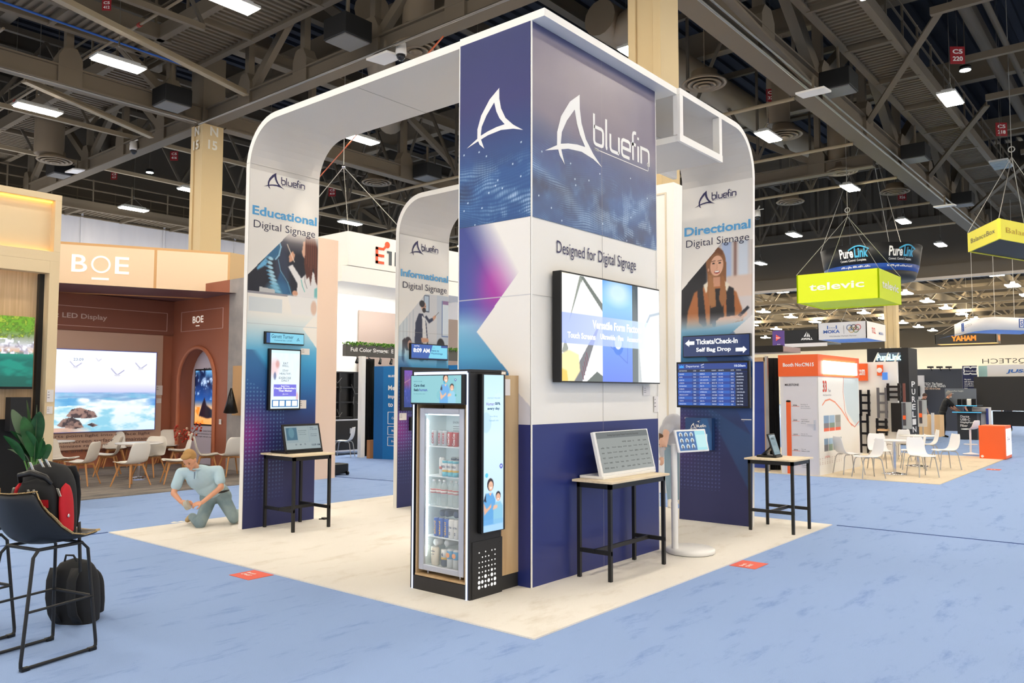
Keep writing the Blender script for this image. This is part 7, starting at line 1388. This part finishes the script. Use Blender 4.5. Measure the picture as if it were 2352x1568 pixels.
for a_,b_,c_ in (((1853,761),(1846,773),(1850,773)),((1855,763),(1852,773),(1856,773)),((1857,765),(1857,773),(1861,773)) ): m._add([P_(*a_),P_(*b_),P_(*c_)],[(0,1,2)])
obj('logo',m,WTXT,t); obj('lower_rim',MB().box(x-.05,x,_[1],_[2],_[3]-.25,_[3]),OFFW,t)
x=40.; t,_=boardx('aisle_banner','purple aisle banner with an orange arrow and aisle number','banner',x,1774,760,1802,807,mat('purple_banner',(92,66,132),.6),.05); lx(t,'C9900',x,1777,800,1801,794,WTXT,.03); lx(t,'Aisle',x,1785,792,1793,789.5,WTXT,0,'lettering_line'); obj('arrow',MB()._add([GX(1782,768,x-.03),GX(1782,783,x-.03),GX(1794,775.5,x-.03)],[(0,1,2)]),mat('coral_arrow',(230,90,80),.5),t); lx(t,'icao',x-.02,1783,777,1791,774,WTXT,.02,'logo_lettering')
t,(x0,x1,y0,y1,zb)=hang_box('hanging_sign_box','black hanging box sign with orange lettering and glowing orange underside',7.4,[(2145,768),(2288,763),(2307,766)],786,BLK,E('orange_glow',(255,180,80),1.4),[('L','YAHAM',.27,.68,.25,.8,mat('orange_letters',(240,140,40),.5),.06),('R','YAHAM',.35,.85,.25,.8,mat('orange_letters',(240,140,40),.5),.04)],1.5)
# curved white sign with blue underside
z1=5.7; pts=[(2193,745),(2235,733),(2262,729),(2285,727.5),(2330,729),(2400,731)]; top=[GZ(px,py,z1) for px,py in pts]; zb=zat(top[2],758)
t=thing('curved_hanging_sign','curved white hanging ribbon sign with a blue underside and rounded logo','hanging sign',(top[2].x,top[2].y,zb)); m=MB(); m.surf([[p for p in top],[Vector((p.x,p.y,zb)) for p in top]],0); obj('ribbon',m,MW,t,solid=.06); bk=[Vector((p.x+3,p.y+1.5,zb+.05)) for p in top]; obj('underside',MB().surf([[Vector((p.x,p.y,zb+.05)) for p in top],bk],0),BLUU,t)
d=(top[1]-top[0]).normalized(); m=MB(); a=top[0]+ (top[1]-top[0])*.6; u_=Vector((d.x,d.y,0)).normalized(); put(m,'QSTECH',Vector((a.x,a.y,zb+(z1-zb)*.45))+u_.cross(ZU)*.05,u_,ZU,w=1.3,h=(z1-zb)*.25,weight=-.01); u2=Vector((top[4].x-top[3].x,top[4].y-top[3].y,0)).normalized(); put(m,'QSTECH',Vector((top[4].x,top[4].y,zb+(z1-zb)*.45))+u2*.9+u2.cross(ZU)*.05,u2,ZU,w=1.5,h=(z1-zb)*.25,weight=-.01)
for c_,uu_ in ((Vector((a.x,a.y,zb+(z1-zb)*.55))-u_*.35,u_),(Vector((top[4].x,top[4].y,zb+(z1-zb)*.55))+u2*.4,u2)):
    R_=[(-.14,-.22),(.14,-.22),(.14,.22),(-.14,.22)]; m.tube([c_+uu_*p+ZU*q+uu_.cross(ZU)*.05 for p,q in R_],.03,4,mi=1,closed=True); put(m,'S',c_-uu_*.07-ZU*.13+uu_.cross(ZU)*.05,uu_,ZU,w=.15,h=.26,mi=1,weight=.02)
obj('lettering',m,[CTX,mat('moka_blue',(60,100,176),.5)],t); m=MB()
for p in (top[1],top[3],top[4]): m.tube([p,(p.x,p.y,16.42)],.012,4)
obj('hanging_wire',m,WIRE,t)
# black bowl sign
c_=GZ(1999,575,8.2); d=(c_-CAM).length; R1=107*((c_-CAM).dot(fw))/F_PX; zb=zat(c_,642)
t=thing('bowl_sign','black bowl shaped hanging sign with blue band, behind the lime box','hanging sign',(c_.x,c_.y,zb)); z0=zb; z2=8.2; zz=[(R1,z2),(R1*.93,z0+(z2-z0)*.42)]
bm=MB().lathe([(R1,z2),(R1*.935,z0+(z2-z0)*.34)],(c_.x,c_.y,0),48); obj('bowl',bm,BLK,t); obj('blue_band',MB().lathe([(R1*.935,z0+(z2-z0)*.34),(R1*.895,z0+(z2-z0)*.12)],(c_.x,c_.y,0),48),mat('band_blue',(30,76,160),.5),t); obj('lower_bowl',MB().lathe([(R1*.895,z0+(z2-z0)*.12),(R1*.85,z0-.1),(0,z0-.1)],(c_.x,c_.y,0),48),mat('bowl_black',(50,50,52),.6),t)
def curved(mb,s_,ang,span,zc,hh,mi,wt=.02):
    a,f,x0,x1,y0,y1=glyphs(s_,wt); vs=[]
    for x,y,_z in a:
        th=ang+(x-x0)/(x1-x0)*span-span/2; zz_=zc+(y-y0)/(y1-y0)*hh; k=(zz_-z0)/(z2-z0); r_=R1*(.86+.14*k)+.05; vs.append((c_.x+r_*math.cos(th),c_.y+r_*math.sin(th),zz_))
    mb._add(vs,f,mi)
base=math.atan2(CAM.y-c_.y,CAM.x-c_.x); m=MB()
for off in (-.38,.62):
    curved(m,'Pure',base+off-.11,.30,z0+(z2-z0)*.56,.42,0,.03); curved(m,'Link',base+off+.20,.27,z0+(z2-z0)*.56,.42,1,.03); curved(m,'Connect. Control. Complete.',base+off+.02,.56,z0+(z2-z0)*.42,.13,0,.01); curved(m,'www.purelinkav.com',base+off+.04,.66,z0+(z2-z0)*.20,.2,0,.02)
    pts=[]
    for k in range(13): th=base+off-.05+.4*k/12; zz_=z0+(z2-z0)*(.80+.12*math.sin(PI*k/12)); r_=R1*(.86+.14*(zz_-z0)/(z2-z0))+.06; pts.append((c_.x+r_*math.cos(th),c_.y+r_*math.sin(th),zz_))
    m.tube(pts,.035,4,mi=1)
obj('lettering',m,[WTXT,mat('cyan_letters',(80,180,220),.5)],t); m=MB()
for k in range(3): th=base+k*2.1+.6; m.tube([(c_.x+R1*math.cos(th),c_.y+R1*math.sin(th),z2),(c_.x,c_.y,14)],.015,4)
m.tube([(c_.x,c_.y,14),(c_.x,c_.y,16.42)],.015,4)
obj('hanging_wire',m,WIRE,t)
# white clad corner booth round the tan column
P=GZ(1547,1085); t=thing('white_corner_booth','tall white booth corner wall behind the tower, at the foot of the large tan column','booth wall',(7.1,2.2,0)); zt=px_z=GX(1547,418,7.0).z; yc=GX(1547,418,7.0).y
obj('wall',MB().box(7.0,9.6,yc,yc+4.2,0,zt),CW,t); a=GX(1530,445,6.99); obj('door_frame',MB().box(6.985,7.0,a.y,a.y+.03,0,a.z).box(6.985,7.0,a.y,a.y+.9,a.z,a.z+.03),mat('soft_joint',(226,214,190),.5),t)
for (p,q,lab) in ((GZ(1742,835,2.2),0,''),): pass
# ================================================================== PEOPLE
def caps(m,p,q,r1,r2=None,n=14):
    r2=r1 if r2 is None else r2; p,q=Vector(p),Vector(q); m.cyl(p,q,r1,r2,n); m.ball(p,r1,n); m.ball(q,r2,n); return m
def ell(m,c,rx,ry,rz,R=None,n=18):
    b=MB().ball((0,0,0),1,n,sx=rx,sy=ry,sz=rz); M=Matrix.Translation(c)@(R.to_4x4() if R else Matrix.Identity(4)); return m.join(b,M)
def remesh(o,vox,sm=4):
    md=o.modifiers.new('r','REMESH'); md.mode='VOXEL'; md.voxel_size=vox; md.use_smooth_shade=True
    s_=o.modifiers.new('s','SMOOTH'); s_.factor=.6; s_.iterations=sm; return o
def hand(m,w,d,palm_n,s=1.0,curl=.4,side=1):
    """wrist w, pointing d, palm normal palm_n"""
    w,d,pn=Vector(w),Vector(d).normalized(),Vector(palm_n).normalized(); a=d.cross(pn).normalized(); pn=a.cross(d)
    R=Matrix((d,a,pn)).transposed(); ell(m,w+d*.045*s,.05*s,.04*s,.016*s,R,12)
    for i,(o,l) in enumerate(((-.028,.068),(-.009,.078),(.010,.073),(.028,.058))):
        b=w+d*.082*s+a*o*s; k=b+(d*math.cos(curl)+pn*math.sin(curl))*l*.5*s; e=k+(d*math.cos(curl*2.2)+pn*math.sin(curl*2.2))*l*.5*s; caps(m,b-d*.01,k,.0095*s,.009*s,8); caps(m,k,e,.009*s,.0075*s,8)
    b=w+d*.025*s-a*.032*s*side; k=b+(d*.6-a*.7*side+pn*.35).normalized()*.038*s; e=k+(d*.85-a*.25*side+pn*.5).normalized()*.032*s; caps(m,b,k,.013*s,.011*s,8); caps(m,k,e,.011*s,.009*s,8)
def figure(t,J,col,s=1.0,vox=.011,face=None,hair='short',long_sleeve=False,M=None,curlL=.5,curlR=.5,waist=(.155,.115),chest=(.175,.12)):
    """J: joints in metres; face: unit vector the face looks along; figure parts go under t"""
    SK=mat('skin_%d'%col['skin'][0],col['skin'],.5); J={k:Vector(v) for k,v in J.items()}; f=Vector(face).normalized()
    upv=(J['head']-J['neck']).normalized(); sd=f.cross(upv).normalized(); upv=sd.cross(f); R=Matrix((f,sd,upv)).transposed()
    tn=(J['chest']-J['pelvis']).normalized(); ts=(J['shR']-J['shL']).normalized(); tf=tn.cross(ts).normalized(); ts=tf.cross(tn); TR_=Matrix((tf,ts,tn)).transposed()
    b=MB(); hd=J['head']
    ell(b,hd+upv*.02*s,.098*s,.076*s,.112*s,R); ell(b,hd+f*.025*s-upv*.055*s,.062*s,.055*s,.058*s,R); ell(b,hd+f*.102*s-upv*.012*s,.018*s,.013*s,.022*s,R,10); ell(b,hd+f*.07*s-upv*.098*s,.022*s,.026*s,.02*s,R,10)
    ell(b,hd+f*.088*s-upv*.052*s,.012*s,.024*s,.009*s,R,10)
    for q in(-1,1): ell(b,hd+sd*q*.078*s-upv*.005*s,.017*s,.01*s,.03*s,R,10)
    caps(b,J['neck'],hd-upv*.06*s-f*.01,.055*s,.052*s)
    ell(b,J['chest'],chest[1]*s*.93,chest[0]*s*.93,.2*s,TR_); ell(b,J['pelvis']+tn*.08,waist[1]*s*.9,waist[0]*s*.9,.15*s,TR_); caps(b,J['chest'],J['neck'],.07*s,.055*s)
    for q in ('L','R'):
        caps(b,J['sh'+q],J['el'+q],.048*s,.038*s); caps(b,J['el'+q],J['wr'+q],.039*s,.026*s); caps(b,J['chest']+tn*.1*s,J['sh'+q],.06*s,.05*s)
        caps(b,J['hip'+q],J['kn'+q],.078*s,.052*s); caps(b,J['kn'+q],J['an'+q],.050*s,.034*s)
        hand(b,J['wr'+q],J.get('hd'+q,(J['wr'+q]-J['el'+q])),J.get('pn'+q,Vector((0,0,-1))+f*.2),s,curlL if q=='L' else curlR,1 if q=='R' else -1)
    body=remesh(obj('body',b,SK,t),vox*.8,3)
    c=MB(); ell(c,J['chest'],chest[1]*s*1.06,chest[0]*s*1.06,.215*s,TR_); ell(c,J['chest'].lerp(J['pelvis'],.5),waist[1]*s*1.12,waist[0]*s*1.08,.2*s,TR_); ell(c,J['pelvis']+tn*.08*s,waist[1]*s*1.1,waist[0]*s*1.08,.10*s,TR_); caps(c,J['chest']+tn*.08*s,J['neck']-(J['neck']-J['chest']).normalized()*.03,.085*s,.07*s)
    for q in('L','R'):
        caps(c,J['chest']+tn*.12*s,J['sh'+q],.075*s,.068*s); e=J['sh'+q].lerp(J['el'+q],.62 if not long_sleeve else 1); caps(c,J['sh'+q],e,.068*s,.07*s if not long_sleeve else .055*s)
        if long_sleeve: caps(c,J['el'+q],J['el'+q].lerp(J['wr'+q],.92),.055*s,.04*s)
    remesh(obj('shirt',c,col['shirt'],t),vox,5)
    p=MB(); ell(p,J['pelvis'],waist[1]*s*1.08,waist[0]*s*1.06,.13*s,TR_)
    for q in('L','R'): ell(p,J['hip'+q],.115*s,.10*s,.12*s,TR_); caps(p,J['pelvis'].lerp(J['hip'+q],.7),J['kn'+q],.098*s,.075*s); caps(p,J['kn'+q],J['kn'+q].lerp(J['an'+q],.95),.073*s,.056*s)
    remesh(obj('trousers',p,col['trousers'],t),vox,5)
    for q in('L','R'):
        an=J['an'+q]; toe=J.get('toe'+q,an+Vector((f.x,f.y,0)).normalized()*.17*s-ZU*.03); m=MB(); caps(m,an-ZU*0,an.lerp(toe,.4),.05*s,.045*s); caps(m,an.lerp(toe,.3),toe,.048*s,.035*s); remesh(obj('shoe',m,col['shoes'],t),.01,3)
    h=MB(); ell(h,hd+upv*.045*s-f*.022*s,.100*s,.085*s,.100*s,R); 
    if hair=='short': ell(h,hd+upv*.098*s+f*.035*s,.06*s,.07*s,.032*s,R)
    if hair=='bun': ell(h,hd-f*.10*s+upv*.05*s,.05*s,.05*s,.05*s,R); ell(h,hd-f*.05*s-upv*.03*s,.06*s,.08*s,.09*s,R)
    if hair!='none': remesh(obj('hair',h,col['hair'],t),.008,2)
    fe=MB(); 
    for q in(-1,1): ell(fe,hd+f*.083*s+sd*q*.03*s+upv*.008*s,.010*s,.013*s,.006*s,R,10)
    obj('eyes',fe,mat('eye_dark',(50,38,34),.4),body); mo=MB(); ell(mo,hd+f*.094*s-upv*.053*s,.006*s,.022*s,.004*s,R,10); obj('mouth',mo,mat('lip',(176,100,88),.5),body)
    eb=MB()
    for q in(-1,1): ell(eb,hd+f*.086*s+sd*q*.031*s+upv*.028*s,.008*s,.018*s,.004*s,R,8)
    obj('eyebrow',eb,col['hair'],body)
    if col.get('beard'): bd=MB(); ell(bd,hd+f*.035*s-upv*.085*s,.058*s,.056*s,.045*s,R); remesh(obj('beard',bd,col['beard'],t),.009,2)
    return t
# kneeling man: frame at his near knee, a = photo's horizontal, b = toward the camera
O=GZ(478,1204,.012); a_=Vector((rt.x,rt.y,0)).normalized(); b_=-Vector((fw.x,fw.y,0)).normalized()
dep=(O-CAM).dot(fw); k_=dep/F_PX
def K(px,py,d): return O+a_*((px-478)*k_*(1-d/dep))+ZU*((1204-py)*k_*(1-d/dep)-d*.02)+b_*d
t=thing('person','man kneeling on the cream carpet in a pale blue polo shirt and faded jeans, taping','person',O)
J=dict(pelvis=K(488,1138,-.12),chest=K(466,1096,.08),neck=K(459,1071,.20),head=K(453,1047,.31),shL=K(505,1078,.10),shR=K(421,1082,.14),elL=K(519,1113,.20),elR=K(411,1126,.22),wrL=K(488,1142,.38),wrR=K(440,1141,.38),hipL=K(506,1143,-.1),hipR=K(472,1146,-.06),knL=K(536,1190,-.02),knR=K(474,1195,.22),anL=K(520,1190,-.42),anR=K(433,1190,-.12),
  hdL=-a_*.8+b_*.35-ZU*.15,hdR=a_*.85+b_*.2-ZU*.12,pnL=-b_*.6-ZU*.7,pnR=-b_*.5+ZU*.1,toeL=K(512,1196,-.50),toeR=K(424,1197,-.1))
JEAN=mat('faded_jeans',(146,164,166),.8,noise=((118,140,148),5,(1,1,1),.35,.65),bump=.3,bscale=14); POLO=mat('pale_blue_polo',(186,212,222),.75,bump=.2,bscale=12)
figure(t,J,dict(skin=(220,160,128),shirt=POLO,trousers=JEAN,shoes=mat('tan_suede',(176,150,108),.8),hair=mat('sandy_hair',(176,134,80),.7,bump=.6,bscale=120)),1.0,.010,face=(b_*.75-ZU*.62-a_*.1),curlL=.6,curlR=.5,waist=(.17,.13),chest=(.195,.13))
SHM=[k for k in kids(t) if k.name.startswith('shirt')][0]
m=MB(); cn=K(455,1068,.275); tn=(J['neck']-J['chest']).normalized(); m.tube([K(459,1071,.20)+(a_*math.cos(q)*.075+b_*math.sin(q)*.075)+tn*.0 for q in [i*PI/8 for i in range(16)]],.014,6,closed=True); m.obox(K(464,1083,.255),a_*.010,ZU*.05-b_*.01,b_*.006); obj('collar',m,POLO,SHM); obj('placket',MB().obox(K(461,1084,.262),a_*.006,ZU*.045,b_*.004),mat('placket_shadow_blue',(96,116,140),.7),SHM)
m=MB(); pv=J['pelvis']+(J['chest']-J['pelvis']).normalized()*.04; m.tube([pv+(a_*math.cos(q)*.178+b_*math.sin(q)*.142)+ZU*(.018*math.cos(q)) for q in [i*PI/10 for i in range(20)]],.016,6,closed=True); obj('belt',m,BLACK,t)
q_=K(457,1146,.43); solo('tape_roll',MB().cyl(q_-a_*.02-ZU*.01,q_+a_*.025+ZU*.01,.062,n=20),mat('grey_tape',(178,174,160),.6),'grey roll of carpet tape held in the hands of the kneeling man','tape roll')
# standing people
def stand(lab,P,rz,H,col,lean=0,armsd=.25,hair='short',long_sleeve=False,headdown=0,reach=None,vox=.016):
    t=thing('person',lab,'person',(0,0,0)); s=H/1.75; F=XU
    L=lambda z: lean*max(0,z-.9)
    J=dict(pelvis=(0,0,.95*s),chest=(L(1.28)+.0,0,1.28*s),neck=(L(1.5)+.01,0,1.48*s),head=(L(1.62)+.04+headdown*.05,0,1.62*s-headdown*.03))
    for q,sg in(('L',1),('R',-1)):
        J['sh'+q]=(L(1.42),sg*.19*s,1.41*s); J['hip'+q]=(0,sg*.09*s,.92*s); J['kn'+q]=(.03,sg*.10*s,.50*s); J['an'+q]=(-.02,sg*.11*s,.09*s); J['toe'+q]=(.14,sg*.12*s,.05*s)
        r=reach[q] if reach and q in reach else None
        if r: J['el'+q],J['wr'+q]=r
        else: J['el'+q]=(L(1.1)-.03,sg*.24*s,1.12*s); J['wr'+q]=(.06+armsd*.3,sg*.24*s,.88*s)
        J['pn'+q]=(0,-sg,0)
    figure(t,J,col,s,vox,face=(1,0,-headdown*.6),hair=hair,long_sleeve=long_sleeve); t.location=P; t.rotation_euler=(0,0,rz); return t
BSH=mat('black_polo',(26,26,28),.7); BTR=mat('black_trousers',(24,24,27),.7); YL=mat('yellow_lanyard',(226,226,40),.5)
def lanyard(t,s_=1.0): obj('lanyard',MB().surf([[(.115,.09*q_,1.42) ,(.13,.10*q_,1.42)] for q_ in (0,)]+[] if 0 else [[(.10,.075,1.45),(.10,.095,1.45)],[(.17,.01,1.15),(.17,.03,1.15)]]),YL,t,solid=.006,local=True)
toF=lambda P,sgn=1: math.atan2((b_*sgn).y,(b_*sgn).x)
xw=26.8
P=GX(2163,1003,xw); P.z=.0
sk=dict(skin=(206,150,122),shirt=BSH,trousers=BTR,shoes=BLACKP,hair=mat('grey_hair',(150,146,142),.7),beard=mat('white_beard',(214,208,200),.7))
pp=GZ(2166,1005); t=stand('bearded grey haired man in black polo leaning on the light wooden counter',pp,toF(pp,1)+PI*.5+2.9-PI,1.84,sk,.32,hair='short',reach={'R':((.42,-.2,1.18),(.62,-.12,1.05)),'L':((.42,.24,1.15),(.62,.15,1.05))},vox=.02)
pp=GZ(2125,1003)+Vector((2.2,.6,0)); stand('younger man in black with a yellow lanyard looking down behind the counter',pp,toF(pp)+.3,1.78,dict(skin=(208,150,124),shirt=BSH,trousers=BTR,shoes=BLACKP,hair=mat('dark_brown_hair',(70,48,38),.7),beard=mat('brown_beard',(90,62,48),.7)),.15,headdown=1,vox=.02)
pp=GZ(2176,1003)+Vector((2.4,-.4,0)); t=stand('dark bearded man in black polo with a yellow lanyard, farthest behind the counter',pp,toF(pp)+.5,1.80,dict(skin=(196,140,116),shirt=BSH,trousers=BTR,shoes=BLACKP,hair=mat('dark_hair',(40,32,30),.7),beard=mat('dark_beard',(70,52,46),.7)),.05,headdown=.6,vox=.02); lanyard(t)
pp=GZ(2317,992); t=stand('woman with a black backpack walking away across the far blue aisle',pp,toF(pp,-1)+.05,1.74,dict(skin=(206,150,122),shirt=mat('grey_tee',(110,108,104),.8),trousers=mat('dark_blue_jeans',(30,38,66),.8),shoes=mat('grey_shoes',(150,146,140),.7),hair=mat('dark_blond_hair',(150,116,78),.7)),0,hair='bun',vox=.025)
m=MB(); ell(m,(-.2,0,1.22),.12,.17,.26); remesh(obj('backpack',m,BPK,t,local=True),.02,3)
# bending person behind the tower edge
pp=GZ(1553,1166); t=thing('person','person in a grey top and light jeans bending down behind the tower edge','person',pp); dp=(pp-CAM).dot(fw); kk=dp/F_PX
def B(px,py,d): return pp+a_*((px-1541)*kk)+ZU*((1166-py)*kk)+b_*d
J=dict(pelvis=B(1538,1010,-.1),chest=B(1530,975,.15),neck=B(1512,990,.3),head=B(1498,1010,.36),shL=B(1538,968,.2),shR=B(1508,985,.2),elL=B(1560,985,.25),elR=B(1500,1020,.3),wrL=B(1561,1000,.3),wrR=B(1500,1045,.35),hipL=B(1548,1018,-.08),hipR=B(1528,1020,-.1),knL=B(1552,1085,0),knR=B(1527,1088,-.05),anL=B(1549,1150,-.03),anR=B(1531,1150,-.08),toeL=B(1556,1160,.12),toeR=B(1524,1162,.08))
J['pelvis']=B(1540,1018,-.12)
figure(t,J,dict(skin=(224,180,156),shirt=mat('pale_grey_top',(190,190,196),.7,bump=.4,bscale=14),trousers=mat('light_jeans',(136,160,176),.8),shoes=mat('cream_shoes',(226,218,206),.7),hair=mat('brown_hair2',(96,70,50),.7)),.95,.014,face=(b_*.4-ZU*.8-a_*.3),long_sleeve=True)
